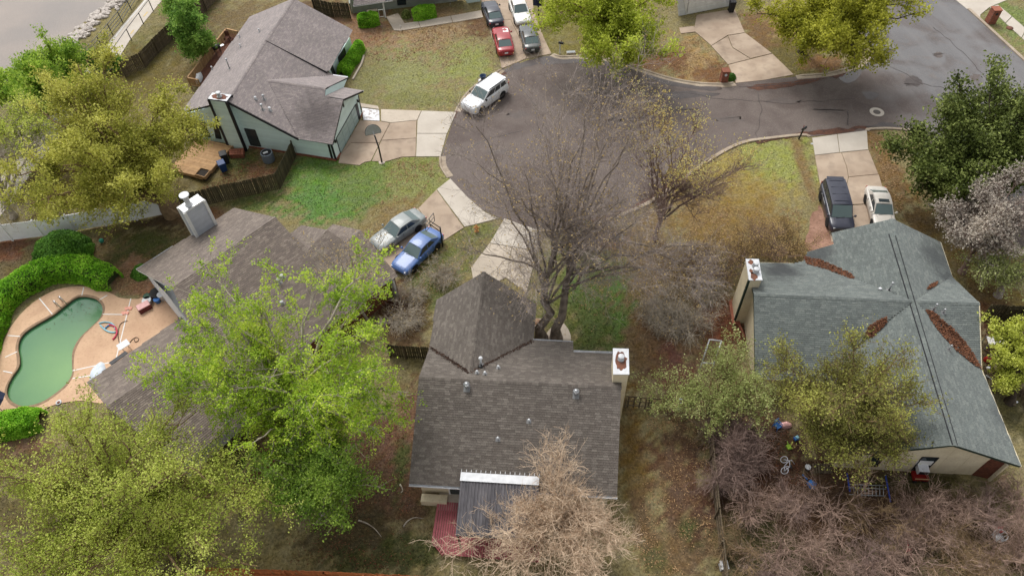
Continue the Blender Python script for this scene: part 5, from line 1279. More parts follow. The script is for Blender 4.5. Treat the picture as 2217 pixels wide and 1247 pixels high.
fence('fence', [(642,338),(625,372),(607,409)], 1.8, M['fence_dark'], 'dark mossy picket fence running from the teal wall to its bend', rail_side=-1)
fence('fence', [(607,409),(560,420),(480,437),(400,456)], 1.8, M['fence_dark'], 'dark mossy picket fence between the bend and the white chimney', rail_side=-1)
fence('fence', [(846,772),(880,776),(934,778)], 1.6, M['fence_dark'], 'short dark fence with pale posts closing the gap left of the middle house', rail_side=-1, post_mat=M['fence_brown'])
for u, v in ((880,776),(911,778)):
    g = G(u, v); 
fence('fence', [(1352,880),(1402,884),(1478,890),(1545,896)], 1.3, M['fence_brown'], 'low brown fence right of the tan chimney with wide gaps between its rails', pickets=True, width=.1, gap=.22, rail_side=-1)
fence('fence', [(1533,900),(1538,1000),(1550,1120),(1566,1262)], 1.5, M['fence_brown'], 'grey-brown fence dividing the two back yards', rail_side=-1)
fence('fence', [(2122,690),(2160,694),(2200,694)], 1.8, M['fence_dark'], 'dark fence behind the right end of the grey-green roof', rail_side=-1)
fence('fence', [(2200,694),(2192,715),(2184,738)], 1.8, M['fence_brown'], 'short weathered return fence at the right edge, behind the yellow-green tree', rail_side=1)
fence('fence', [(684,30),(722,38),(760,40)], 1.8, M['fence_dark'], 'dark fence between the mauve-grey roof and the sage porch', rail_side=-1)
fence('fence', [(700,905),(640,958),(592,1004),(535,1075)], 1.8, M['fence_red'], 'reddish plank fence standing under the bright green tree', rail_side=-1)
# cedar fence at the bottom edge, seen over its top from the rail side
tp = [G(440,1227,1.8), G(700,1236,1.8), G(960,1248,1.8)]
def unpx(p): return project((p[0], p[1], 0))
fence('fence', [unpx(p) for p in tp], 1.8, M['fence_cedar'], 'orange cedar fence along the bottom edge of the photo', rail_side=-1, rails=(.3, .95, 1.62))
# white vinyl fence, panel by panel
line = [p[:2] for p in Gs([(-40,531),(0,524),(76,516),(170,500),(260,484),(364,464)])]
root = thing('vinyl_fence', (*line[2], 0), 'white vinyl panel fence left of the grey chimney, behind the round bush', 'fence')
L_ = [np.linalg.norm(b - a) for a, b in zip(line[:-1], line[1:])]; tot = sum(L_)
def along(t):
    for a, b, l in zip(line[:-1], line[1:], L_):
        if t <= l: return a + (b - a) * t / l
        t -= l
    return line[-1]
n = int(round(tot / 2.4))
for k in range(n):
    a, b = along(tot * k / n), along(tot * (k + 1) / n); 
    pn = MB().bar((*a, .98), (*b, .98), .03, 1.72).build('panel', M['vinyl'], root)
    for z in (.16, 1.8): MB().bar((*a, z), (*b, z), .05, .12).build('rail', M['vinyl'], pn)
    d = (b - a) / np.linalg.norm(b - a); ng = int(np.linalg.norm(b - a) / .19)
    gr_ = MB()
    for j in range(1, ng): q = a + (b - a) * j / ng; gr_.bar((*q, .25), (*q, 1.72), .012, .036, up=(d[0], d[1], 0))
    gr_.build('board_joint', M['vinyl'], pn)
for k in range(n + 1):
    a = along(tot * k / n); MB().box((*a, .98), (.13, .13, 2.0)).build('post', M['vinyl'], root); 
# bike path railing: black steel, two runs
def railing(base, h, nb, label, posts=2.6):
    line = [p[:2] for p in Gs(base)]; root = thing('railing', (*line[0], 0), label, 'railing')
    for a, b in zip(line[:-1], line[1:]):
        for k in range(nb): z = h * (k + 1) / nb - .03; MB().bar((*a, z), (*b, z), .05, .05).build('rail', M['black_metal'], root)
        L = np.linalg.norm(b - a); m = max(1, round(L / posts))
        for k in range(m + (1 if (b == line[-1]).all() else 0)): p = a + (b - a) * k / m; MB().bar((*p, -.1), (*p, h), .07, .07, up=(b[0] - a[0], b[1] - a[1], 0)).build('post', M['black_metal'], root)
    return root
railing([(302,-5),(266,50),(222,104),(170,158),(140,195)], 1.35, 4, 'black steel railing with four rails on the creek side of the bike path')
railing([(352,-3),(311,53),(285,88),(259,126),(232,160)], 1.35, 1, 'black steel railing with a single top rail on the yard side of the bike path')
# creek-side riprap: every rock on its own
M['riprap'] = pm('pale_limestone', srgb(196, 188, 180), srgb(168, 158, 150), 2.5, 0.9, c3=srgb(130, 118, 108), scale2=6, bump=0.3, bscale=12)
def rock_mesh(seed, name='rock'):
    r = np.random.default_rng(seed); b = MB(); import itertools
    me = bpy.data.meshes.new(name)
    import bmesh
    bm = bmesh.new(); bmesh.ops.create_icosphere(bm, subdivisions=1, radius=1)
    for v in bm.verts: v.co = Vector([v.co.x * 1.15, v.co.y * .9, v.co.z * .65]) * (0.8 + .4 * r.random())
    bm.to_mesh(me); bm.free(); me.materials.append(M['riprap']); return me
RK = [rock_mesh(i) for i in range(6)]
sh = [p[:2] for p in Gs([(265,-8),(240,14),(210,36),(185,60),(160,82),(135,106),(120,120)])]
k = 0
for i in range(230):
    t = RNG.random() * (len(sh) - 1); j = int(t); p = sh[j] + (sh[j + 1] - sh[j]) * (t - j)
    d = sh[j + 1] - sh[j]; d /= np.linalg.norm(d); nn = np.array([-d[1], d[0]]); p = p + nn * RNG.normal(0.1, .6)
    z = float(ground_z(p[0], p[1])); o = bpy.data.objects.new('rock', RK[i % 6]); COL.objects.link(o)
    s = RNG.uniform(.16, .42); o.location = (p[0], p[1], z + s * .2); o.scale = (s, s, s); o.rotation_euler = (RNG.uniform(-.3, .3), RNG.uniform(-.3, .3), RNG.uniform(0, 6.28))
    tag(o, 'pale angular rock in the rock band between creek water and bike path', 'rock', 'riprap rocks along the creek')
# stone edging beside the hedge of the teal house
ln = smooth_loop(P2([(788,122),(783,140),(773,158),(764,174)]), 6, False); ed = thing('stone_edging', (*ln[0], 0), 'row of pale edging stones along the lawn side of the teal house hedge', 'edging')
for a, b in zip(ln[:-1], ln[1:]): MB().bar((*a, .07), (*(a + (b - a) * .93), .07), .17, .16).build('stone', M['concrete'], ed)
# rails of the teal house's back deck
def deck_rail(base, z, label, mats='deck_wood', h=.95):
    pts = Gs(base, z); root = thing('deck', pts[0] * (1, 1, 0), label, 'deck')
    for a, b in zip(pts[:-1], pts[1:]):
        L = np.linalg.norm(b - a); MB().bar(a + (0, 0, h), b + (0, 0, h), .14, .05).build('top_rail', M[mats], root); MB().bar(a + (0, 0, .12), b + (0, 0, .12), .05, .09).build('bottom_rail', M[mats], root)
        n = int(L / .16)
        for k in range(n): p = a + (b - a) * (k + .5) / n; MB().bar(p + (0, 0, .12), p + (0, 0, h - .03), .04, .09, up=b - a).build('baluster', M[mats], root)
        for k in range(max(1, round(L / 1.8)) + 1): p = a + (b - a) * k / max(1, round(L / 1.8)); MB().bar((p[0], p[1], 0), p + (0, 0, h + .04), .1, .1, up=b - a).build('post', M[mats], root)
    return root
dk1 = deck_rail([(520,86),(496,80),(470,112),(444,146),(413,186),(436,191)], .4, 'narrow cedar deck with a picket rail along the back of the mauve-grey roof')
q = P2([(520,86),(496,80),(470,112),(444,146),(413,186),(440,192)]); u = q[4] - q[1]; L = np.linalg.norm(u); u /= L; w_ = np.array([-u[1], u[0]])
for k in range(14):
    a = q[1] + w_ * (.08 + .15 * k); MB().bar((*(a), .38), (*(a + u * L), .38), .135, .04).build('plank', M['rust'], dk1)
dk2 = thing('deck', G(440, 350), 'low tan plank deck under the yellow oak beside the teal chimney', 'deck')
q = Gs([(366,366),(443,385),(470,350),(484,318),(408,292),(390,330)], .45); u = q[1] - q[0]; Lu = np.linalg.norm(u); u /= Lu; v_ = q[4] - q[0]; v_ = v_ - u * (v_ @ u); Lv = np.linalg.norm(v_); v_ /= Lv
for k in range(int(Lv / .15)): a = q[0] + v_ * (.15 * k + .07); MB().bar(a, a + u * Lu, .138, .04).build('plank', M['deck_wood'], dk2)
MB().bar(q[0] - (0, 0, .15), q[1] - (0, 0, .15), .05, .3).build('rim_board', M['deck_wood'], dk2); MB().bar(q[1] - (0, 0, .15), q[1] + v_ * Lv - (0, 0, .15), .05, .3).build('rim_board', M['deck_wood'], dk2)
pb = thing('planter_box', G(437, 378, 0), 'open wooden planter box of dark soil at the corner of the low tan deck', 'planter')
q = Gs([(423,380),(444,386),(456,371),(436,366)], .45)
for a, b in zip(q, q[1:] + q[:1]): MB().bar(a, b, .06, .3).build('board', M['deck_wood'], pb)
MB().prism([p[:2] for p in q], .1, .5).build('soil', pm('soil', (.03, .024, .02), None, 6, .95), pb)
# ================================================================== vehicles
def paint(name, c, c2=None, rough=0.42, metal=0.0, coat=0.2, fleck=None):
    return pm('paint_' + name, c, c2 or tuple(k * .94 for k in c), 2.5, rough, metal=metal, coat=coat, spec=.5, c3=fleck, scale2=60, amt2=.3)
M['car_glass'] = glass_mat('car_glass', (0.035, 0.045, 0.05), 0.06, .6)
M['screen_glass'] = glass_mat('screen_glass', (0.09, 0.13, 0.13), 0.08, .6)
M['lamp_clear'] = pm('headlamp', (.5, .52, .54), (.35, .36, .38), 8, .15, spec=.6)
M['lamp_red'] = pm('tail_lamp', (.35, .015, .015), (.25, .01, .01), 8, .2, spec=.6)
M['black_plastic'] = pm('black_plastic', (.02, .02, .021), None, 10, .6)
M['plate'] = pm('number_plate', (.75, .76, .78), (.6, .62, .66), 14, .5)
def car(label, cat, pc, ph, L, W, H, pm_, shape, group=None, glassf='screen_glass', roof_rails=False, roof_mat=None, sunroof=False, rim='galv', plate=None, extra=()):
    """pc: plan centre, ph: heading; local frame: x forward, y left, z up"""
    name = {'suv': 'parked_suv', 'van': 'parked_minivan'}.get(shape, 'parked_car')
    t = thing(name, (pc[0], pc[1], 0.06), label, cat, group, rz=ph); t['_local'] = 1
    S = dict(   # x as fraction of half-length: hood lip, windscreen foot, roof front, roof rear, rear glass foot, tail; heights as fraction of H
        sedan=dict(ws=.36, rf=.06, rr=-.46, rg=-.76, hood=.56, hoodf=.46, belt=.635, trunk=.66, tail=.62),
        suv=dict(ws=.42, rf=.13, rr=-.84, rg=-.97, hood=.62, hoodf=.55, belt=.64, trunk=.64, tail=.62),
        van=dict(ws=.60, rf=.30, rr=-.86, rg=-.97, hood=.54, hoodf=.46, belt=.57, trunk=.58, tail=.56))[shape if shape in ('suv', 'van') else 'sedan']
    h = L / 2; w = W / 2; zb = .22
    xs = [-1, -.985, -.93, S['rg'], S['rr'], -.2, .06, S['ws'], .62, .82, .93, .985, 1.0]
    xs = sorted(set(xs))
    def top(x):
        if x >= S['ws']: f = (x - S['ws']) / (1 - S['ws']); return H * (S['hood'] + (S['hoodf'] - S['hood']) * f ** 1.6) * (1 - .12 * max(0, (x - .93) / .07) ** 2)
        if x <= S['rg']: return H * (S['trunk'] + (S['tail'] - S['trunk']) * (S['rg'] - x) / max(1 + S['rg'], .01)) * (1 - .10 * max(0, (-.95 - x) / .05) ** 2)
        return H * S['belt']
    def wid(x):
        a = abs(x); k = 1 - .035 * max(0, (a - .5) / .5) ** 2 - .16 * max(0, (a - .8) / .2) ** 2.2
        return w * k
    b = MB(); b.smooth = True; rings = []
    for x in xs:
        X, tw, tz = x * h, wid(x), top(x)
        lowz = zb + (.12 if abs(x) > .93 else 0)
        half = [(tw * .90, lowz), (tw * .985, lowz + .1), (tw, (lowz + tz) * .5), (tw * .985, tz - .14), (tw * .95, tz - .05), (tw * .86, tz - .005), (tw * .45, tz + .018), (0, tz + .025)]
        rings.append([(X, y, z) for y, z in half] + [(X, -y, z) for y, z in half[-2::-1]])
    k = len(rings[0]); vs = [p for r in rings for p in r]; fs = []
    for i in range(len(rings) - 1):
        for j in range(k - 1): fs.append((i * k + j, i * k + j + 1, (i + 1) * k + j + 1, (i + 1) * k + j))
        fs.append((i * k + k - 1, i * k, (i + 1) * k, (i + 1) * k + k - 1))
    fs.append(tuple(range(k))[::-1]); e = (len(rings) - 1) * k; fs.append(tuple(range(e, e + k)))
    b.add(vs, [f[::-1] for f in fs]); body = b.build('body', pm_, t)
    # cabin
    zbelt = H * S['belt']; zr = H
    wi, wr = w * .93, w * (.72 if shape == 'sedan' else .80)
    A, B, Cc, D = S['ws'] * h, S['rf'] * h, S['rr'] * h, S['rg'] * h
    zA, zD = H * S['hood'] + .0, H * S['trunk'] + .0
    zf = zr - .05
    rp = MB(); rp.smooth = True; nx_, ny_ = 7, 7; gv = []
    for i in range(nx_):
        x = B + (Cc - B) * i / (nx_ - 1); ex = abs(i / (nx_ - 1) * 2 - 1)
        for j in range(ny_):
            yy = (j / (ny_ - 1) * 2 - 1); gv.append((x, yy * wr, zr - .055 * abs(yy) ** 2.4 - .05 * ex ** 2.6))
    rp.add(gv, [(i * ny_ + j, i * ny_ + j + 1, (i + 1) * ny_ + j + 1, (i + 1) * ny_ + j)[::-1] for i in range(nx_ - 1) for j in range(ny_ - 1)])
    rp.build('roof', roof_mat or pm_, t)
    zc = zr - .105; zcm = zr - .055
    def quadg(name, pts, mat, n_=1): return MB().add(pts, [tuple(range(len(pts)))]).build(name, mat, t)
    # screens with a painted rim: rim panel then glass slightly proud
    def screen(name, p, mat, inset=.07):
        p = [np.array(q) for q in p]; c = np.mean(p, axis=0); n = normal(p)
        rim_ = MB().add([q for q in p] + [q - n * .03 for q in p], [(0, 1, 2, 3), (0, 4, 5, 1), (1, 5, 6, 2), (2, 6, 7, 3), (3, 7, 4, 0)]); rim_.build('pillar', pm_, t)
        g = [q + (c - q) * inset + n * .012 for q in p]
        MB().add(g, [(0, 1, 2, 3)]).build(name, mat, t)
    screen('windshield', [(A, wi * .93, zA), (A, -wi * .93, zA), (B, -wr, zc), (B, wr, zc)][::-1] if False else [(A, -wi * .93, zA), (A, wi * .93, zA), (B, wr, zc), (B, -wr, zc)], M[glassf])
    screen('rear_window', [(D, wi * .9, zD), (D, -wi * .9, zD), (Cc, -wr, zc), (Cc, wr, zc)], M['screen_glass'] if shape == 'sedan' else M['car_glass'], .1)
    for s in (1, -1):
        f = [(A, s * wi * .93, zA), (B, s * wr, zc), (Cc, s * wr, zc), (D, s * wi * .9, zD)]
        q = [np.array(v) for v in f]
        if s > 0: q = q[::-1]
        n = normal(q)
        MB().add(q, [(0, 1, 2, 3)]).build('pillar', pm_, t)
        f = [np.array(v) for v in f]
        def at(u, v_): lo = f[0] + (f[3] - f[0]) * u; hi = f[1] + (f[2] - f[1]) * u; return lo + (hi - lo) * v_ + n * .012
        cuts = [(.14, .47), (.51, .80)] if shape == 'sedan' else [(.13, .40), (.43, .66), (.70, .93)]
        for (u0, u1) in cuts:
            mu0 = u0 - .09 if u0 == cuts[0][0] else u0
            g = [at(mu0 if u0 == cuts[0][0] else u0, .1), at(u1, .1), at(u1, .9), at(u0, .9)]
            if s > 0: g = g[::-1]
            MB().add(g, [(0, 1, 2, 3)]).build('side_window', M['car_glass'], t)
        for x in (.05 * h, -.36 * h):
            MB().box((x, s * (w * .985), H * .47), (.015, .03, H * .3)).build('door_seam', M['black_plastic'], t); MB().box((x - .18, s * w * .995, zbelt - .16), (.16, .03, .03)).build('door_handle', pm_, t)
        m_ = MB(); m_.smooth = True; x = A - .12; y = s * (wi + .13)
        m_.tube([(x + .06, y, zbelt + .06), (x + .02, y, zbelt + .06), (x - .06, y, zbelt + .06), (x - .1, y, zbelt + .06)], [.05, .1, .1, .07], 8); m_.bar((x, s * wi * .97, zbelt + .02), (x, y, zbelt + .03), .06, .04)
        m_.build('mirror', pm_ if not 'black_mirror' in extra else M['black_plastic'], t)
        if roof_rails: MB().bar((B - .15, s * wr * .94, zr - .0), (Cc + .15, s * wr * .94, zr - .0), .05, .05).build('roof_rail', M['black_plastic'], t)
        for xw in (.60 * h, -.56 * h):
            r = .33 if shape == 'sedan' else .37
            c = (xw, s * (w * .90), r)
            MB().add([(c[0] + (r + .07) * math.cos(a), s * (w + .004), c[2] + (r + .07) * math.sin(a)) for a in np.linspace(0, math.pi, 15)], [tuple(range(15)) if s < 0 else tuple(range(15))[::-1]]).build('wheel_arch', M['black_plastic'], t)
            ty = MB(); ty.tube([(xw, s * (w * .80), r), (xw, s * (w * .83), r), (xw, s * (w * 1.005), r), (xw, s * (w * 1.025), r)], [r - .04, r, r, r - .03], 20)
            wh = ty.build('wheel', M['rubber'], t)
            rr = MB(); rr.tube([(xw, s * (w * 1.02), r), (xw, s * (w * 1.035), r)], [r * .66, r * .6], 16); rm = rr.build('rim', M[rim], wh)
        # lamps
        MB().box((h * .945, s * w * .62, top(.93) - .13), (.16, w * .36, .13), rz=s * -.35).build('headlight', M['lamp_clear'], t)
        MB().box((-h * .965, s * w * .70, top(-.95) - .13), (.1, w * .34, .14 if shape == 'sedan' else .34), rz=s * .25).build('tail_light', M['lamp_red'], t)
    MB().box((h * .985, 0, top(.95) - .16), (.05, w * .7, .14)).build('grille', M['black_plastic'] if 'chrome_grille' not in extra else M['chrome'], t)
    MB().box((h * .985, 0, .34), (.06, w * 1.3, .13)).build('air_intake', M['black_plastic'], t); MB().box((-h * .985, 0, .33), (.06, w * 1.4, .14)).build('rear_valance', M['black_plastic'], t)
    for s in (1, -1): MB().bar((A + .02, s * w * .62, top(S['ws']) + .012), (h * .93, s * w * .58, top(.93) + .012), .018, .012).build('hood_seam', M['black_plastic'], t)
    MB().bar((h * .955, -w * .55, top(.95) + .004), (h * .955, w * .55, top(.95) + .004), .02, .012).build('hood_seam', M['black_plastic'], t)
    MB().bar((A + .06, -wi * .5, zA + .045), (A - .02, wi * .25, zA + .075), .02, .02).build('wiper', M['black_plastic'], t)
    if plate != 'none': MB().box((-h - .002, 0, .62 if shape == 'sedan' else .78), (.03, .34, .17)).build('number_plate', M['plate'], t)
    sp = MB(); sp.bar((B + .0, -wr * .9, zr - .11), (B + .0, wr * .9, zr - .11), .02, .02)
    if sunroof: MB().box((B - .28, 0, zr - .012), (.32, wr * 1.25, .03)).build('sunroof', M['car_glass'], t)
    if shape == 'van':
        for x in np.linspace(B - .35, Cc + .3, 4): MB().box((x, 0, zr - .005), (.03, wr * 1.5, .02)).build('roof_rib', pm_, t)
        for s in (1, -1): MB().box((-.25 * h, s * (w * 1.002), zbelt - .18), (1.4, .02, .03)).build('door_rail', M['galv'], t)
    if shape in ('suv', 'van'): MB().box((Cc - .05, 0, zr - .07), (.3, wr * 1.7, .04)).build('spoiler', pm_, t)
    for ex in extra:
        if ex == 'white_patch': MB().slab([(A + .1, -.15, zA + .03), (A + .95, -.2, top(.8) + .035), (A + .95, -.75, top(.8) + .015), (A + .1, -.72, zA + .01)], .008).build('primer_patch', M['white_paint'], t)
    return t
def face(front, rear, zf=.6, zr_=.6):
    a, b = G(*front, zf), G(*rear, zr_); d = (a - b)[:2]; return a[:2], b[:2], math.atan2(d[1], d[0])
def put(front, rear, L, zf=.6, zr_=.6, anchor='front', **k):
    a, b, th = face(front, rear, zf, zr_); d = np.array([math.cos(th), math.sin(th)])
    c = a - d * L / 2 if anchor == 'front' else (b + d * L / 2 if anchor == 'rear' else (a + b) / 2)
    return c, th
c, th = put((1011,238), (1085,179), 5.0, .6, .9); car('white sport utility vehicle parked against the kerb at the mouth of the teal house drive', 'car', c, th, 5.0, 1.98, 1.76, paint('white', (.76, .77, .79), rough=.35), 'suv', roof_rails=True, extra=('black_mirror',))
g_ = 'cars in the crowded drive at the top'
c, th = put((1083,61), (1096.5,117), 4.75, .8, .6, 'rear'); car('red sedan with a white primer patch on its hood, behind the navy car', 'car', c, th, 4.75, 1.8, 1.45, paint('red', (.33, .018, .025), (.28, .015, .02), .3), 'sedan', g_, extra=('white_patch',))
c, th = put((1142,60), (1154,110), 4.6, .8, .6, 'rear'); car('charcoal sedan nose to nose with the white sedan', 'car', c, th, 4.6, 1.78, 1.43, paint('charcoal', (.075, .08, .08), (.06, .062, .062), .3, fleck=(.16, .17, .16)), 'sedan', g_)
c, th = put((1060,10), (1076,55), 4.7, .8, .6, 'rear'); car('dark navy sedan in front of the red car', 'car', c, th, 4.7, 1.76, 1.42, paint('navy', (.02, .022, .036), (.03, .032, .05), .3, fleck=(.08, .085, .1)), 'sedan', g_)
c, th = put((1135,50), (1116,-4), 4.75, .6, .8); car('white sedan facing the camera at the top of the crowded drive', 'car', c, th, 4.75, 1.8, 1.44, paint('offwhite', (.7, .69, .65), (.62, .61, .57), .35), 'sedan', g_)
g_ = 'cars in the drive of the grey-green roofed house'
c, th = put((1823,495), (1803,397), 5.1, .6, 1.1, 'mid'); car('black minivan in the drive beside the champagne sedan', 'minivan', c, th, 5.1, 1.95, 1.75, paint('black', (.022, .024, .04), (.03, .032, .05), .3, fleck=(.07, .075, .1)), 'van', g_, glassf='screen_glass', rim='chrome')
c, th = put((1916,478), (1896,404), 4.75, .8, .85, 'rear'); car('champagne sedan with a sunroof half hidden behind the grey-green gable', 'car', c, th, 4.75, 1.78, 1.42, paint('champagne', (.56, .52, .47), (.48, .45, .40), .35), 'sedan', g_, sunroof=True, rim='chrome')
g_ = 'cars parked side by side in front of the stepped brown roof'
c, th = put((866,580), (941,505), 4.75, .6, .75, 'mid'); car('bright blue sedan parked under the bare branches', 'car', c, th, 4.7, 1.8, 1.43, paint('blue', (.055, .125, .33), (.065, .14, .36), .4), 'sedan', g_)
c, th = put((818,528), (904,467), 4.75, .6, .75, 'mid'); car('silver-grey sedan parked left of the bright blue one', 'car', c, th, 4.8, 1.8, 1.44, paint('silver', (.25, .27, .265), (.20, .22, .215), .45, metal=.0), 'sedan', g_)
# ================================================================== trees and shrubs
def vtubes(P_, R_, m):
    """P_ (N,k,3) polylines, R_ (N,k) radii -> vertices, quads"""
    N, k, _ = P_.shape
    D = np.empty_like(P_); D[:, 1:-1] = P_[:, 2:] - P_[:, :-2]; D[:, 0] = P_[:, 1] - P_[:, 0]; D[:, -1] = P_[:, -1] - P_[:, -2]
    D /= np.linalg.norm(D, axis=2, keepdims=True) + 1e-9
    ref = np.where(np.abs(D[..., 2:3]) < .9, np.array([0, 0, 1.0]), np.array([1.0, 0, 0]))
    X = np.cross(D, ref); X /= np.linalg.norm(X, axis=2, keepdims=True) + 1e-9; Y = np.cross(D, X)
    a = np.arange(m) * 2 * np.pi / m
    V = P_[:, :, None] + (X[:, :, None] * np.cos(a)[None, None, :, None] + Y[:, :, None] * np.sin(a)[None, None, :, None]) * R_[:, :, None, None]
    base = (np.arange(N) * k * m)[:, None, None]; i = np.arange(k - 1)[None, :, None] * m; j = np.arange(m)[None, None, :]
    F = np.stack([base + i + j, base + i + (j + 1) % m, base + i + m + (j + 1) % m, base + i + m + j], -1)
    return V.reshape(-1, 3), F.reshape(-1, 4)
def join(parts):
    vs, fs, o = [], [], 0
    for v, f in parts: vs.append(v); fs.append(f + o); o += len(v)
    return np.concatenate(vs), np.concatenate(fs)
def curve(r, A, B, k, bend, sag=0.0):
    """wobbly curves A->B, bend (N,3) pulls the middle"""
    t = np.linspace(0, 1, k)[None, :, None]
    Pm = (A + B) / 2 + bend
    C = (1 - t) ** 2 * A[:, None] + 2 * t * (1 - t) * Pm[:, None] + t ** 2 * B[:, None]
    L = np.linalg.norm(B - A, axis=1)[:, None, None]
    w = r.normal(0, .035 if k < 8 else .014, C.shape) * L; w[:, 0] = 0
    C = C + w; C[..., 2] -= sag * L[..., 0] * (t[..., 0] ** 2)
    return C
def pick(r, C, n, lo, hi):
    """n starting points along every curve"""
    N, k, _ = C.shape; t = lo + (hi - lo) * r.random((N, n)); x = t * (k - 1); i = np.minimum(x.astype(int), k - 2); f = (x - i)[..., None]
    a = C[np.arange(N)[:, None], i]; b = C[np.arange(N)[:, None], i + 1]; d = b - a; d /= np.linalg.norm(d, axis=2, keepdims=True) + 1e-9
    return (a + (b - a) * f).reshape(-1, 3), d.reshape(-1, 3), t.reshape(-1)
def unit(v): return v / (np.linalg.norm(v, axis=-1, keepdims=True) + 1e-9)
def leaf_quads(r, pts, size, up=.5, fold=.35):
    n = len(pts); nrm = unit(r.normal(0, 1, (n, 3)) + np.array([0, 0, up])); a = unit(np.cross(nrm, r.normal(0, 1, (n, 3)))); b = np.cross(nrm, a)
    s = (size * r.uniform(.6, 1.35, n))[:, None]
    V = np.stack([pts - a * s, pts + b * s * .62 + nrm * s * fold, pts + a * s, pts - b * s * .62 + nrm * s * fold], 1)
    return V.reshape(-1, 3), (np.arange(n) * 4)[:, None] + np.arange(4)
def in_lobes(r, lobes, n, inner=.55):
    w = np.array([l[1][0] * l[1][1] for l in lobes]) ** .9; idx = r.choice(len(lobes), n, p=w / w.sum())
    c = np.array([l[0] for l in lobes])[idx]; s = np.array([l[1] for l in lobes])[idx]
    d = unit(r.normal(0, 1, (n, 3))); rad = (inner + (1 - inner) * r.random(n)) [:, None]
    return c + d * s * rad, idx
BARK = {}
def bark(key, c1, c2):
    if key not in BARK: BARK[key] = pm('bark_' + key, srgb(*c1), srgb(*c2), 3, .9, c3=tuple(k * .6 for k in srgb(*c2)), scale2=14, island=.18)
    return BARK[key]
def tree(name, base, label, lobes, seed, bk, limbs=10, nb=5, nt=6, ntt=0, trunks=((0, 0, .28),), fork=.35, leaf=None, n_leaf=0, lsize=.1, twig_len=.9, twig_r=.012, spread=.18, cat='tree', group=None, droop=0.0, up=.35, limb_r=.10, branch_len=.34, limb_start=(.25, .95), leaf_top=None, loose=0.0, tbk=None):
    """lobes: (centre, radii) in metres. trunk+limbs part, twigs part, crown of leaves"""
    r = np.random.default_rng(seed); base = np.array(base, float)
    lob = [(np.array(c, float), np.array(s if hasattr(s, '__len__') else (s, s, s * .8), float)) for c, s in lobes]
    cen = np.average([c for c, s in lob], axis=0, weights=[s[0] ** 2 for c, s in lob]); Hc = cen[2] - base[2]
    t = thing(name, base, label, cat, group)
    parts = []
    T = []
    for dx, dy, rad in trunks:
        a = base + np.array([dx, dy, -.15]); top = base + np.array([dx * 2.2, dy * 2.2, 0]) + (cen - base) * np.array([.6, .6, .85]) + r.normal(0, .25, 3) * (1, 1, 0)
        C = curve(r, a[None], top[None], 9, np.array([[0, 0, .1 * Hc]]) - (cen - base)[None] * np.array([.12, .12, 0])); C[:, 1:] += r.normal(0, .04, C[:, 1:].shape) * min(1, Hc / 6)
        R_ = np.linspace(rad, rad * .28, 9)[None]; R_[0, 0] *= 1.5
        T.append((C, R_)); parts.append(vtubes(C, R_, 9))
    tg, _ = in_lobes(r, lob, limbs, .6)
    st = []; sr = []
    for i in range(limbs):
        C, R_ = T[i % len(T)]; f = limb_start[0] + (limb_start[1] - limb_start[0]) * r.random(); x = f * 8; k = min(int(x), 7); st.append(C[0, k] + (C[0, k + 1] - C[0, k]) * (x - k)); sr.append(R_[0, k] * .62)
    st = np.array(st); sr = np.minimum(np.array(sr), limb_r * 1.6)
    L = np.linalg.norm(tg - st, axis=1)[:, None]
    LC = curve(r, st, tg, 8, np.array([0, 0, 1.0]) * L * .16 * (1 - droop)); LR = sr[:, None] * np.linspace(1, .22, 8)[None]
    parts.append(vtubes(LC, LR, 6))
    v, f = join(parts); np_mesh('trunk', v, f, tbk or bk, t, smooth=True)
    # branches
    A, D, tt = pick(r, LC, nb, .18, 1.0)
    bl = np.repeat(L[:, 0], nb) * branch_len * r.uniform(.6, 1.25, len(A)) * (1.1 - .5 * tt)
    dr = unit(D * .8 + r.normal(0, .75, D.shape) + unit(A - cen) * .45 + np.array([0, 0, up * (1 - 2 * droop)]))
    B = A + dr * bl[:, None]; BC = curve(r, A, B, 5, r.normal(0, .06, A.shape) * bl[:, None] + np.array([0, 0, .05]) * bl[:, None], sag=droop * .5)
    tw = [vtubes(BC, np.linspace(max(limb_r * .28, twig_r * 1.8), twig_r * 1.2, 5)[None].repeat(len(A), 0), 4)]
    # twigs
    A2, D2, t2 = pick(r, BC, nt, .15, 1.0); l2 = twig_len * r.uniform(.5, 1.3, len(A2))
    d2 = unit(D2 * .7 + r.normal(0, .6, D2.shape) + np.array([0, 0, up * (1 - 2 * droop)])); TC = curve(r, A2, A2 + d2 * l2[:, None], 4, r.normal(0, .09, A2.shape) * l2[:, None], sag=droop * .6)
    tw.append(vtubes(TC, np.array([1.1, .9, .7, .4])[None].repeat(len(A2), 0) * twig_r, 3)); pts = TC[:, 1:].reshape(-1, 3)
    if ntt:
        A3, D3, _ = pick(r, TC, ntt, .15, 1.0); l3 = twig_len * .55 * r.uniform(.5, 1.3, len(A3)); d3 = unit(D3 * .75 + r.normal(0, .5, D3.shape) + np.array([0, 0, up * (1 - 2 * droop)]))
        E3 = np.stack([A3, A3 + d3 * l3[:, None] * .5 + r.normal(0, .04, A3.shape), A3 + d3 * l3[:, None]], 1); tw.append(vtubes(E3, np.array([.8, .65, .35])[None].repeat(len(A3), 0) * twig_r, 3)); pts = np.concatenate([pts, E3[:, 1:].reshape(-1, 3)])
    v, f = join(tw); np_mesh('twigs', v, f, bk, t)
    if leaf is not None and n_leaf:
        q = pts if leaf_top is None else pts[pts[:, 2] > leaf_top]
        i = r.integers(0, len(q), n_leaf); p = q[i] + r.normal(0, spread, (n_leaf, 3))
        v, f = leaf_quads(r, p, lsize); np_mesh('crown', v, f, leaf, t)
    return t
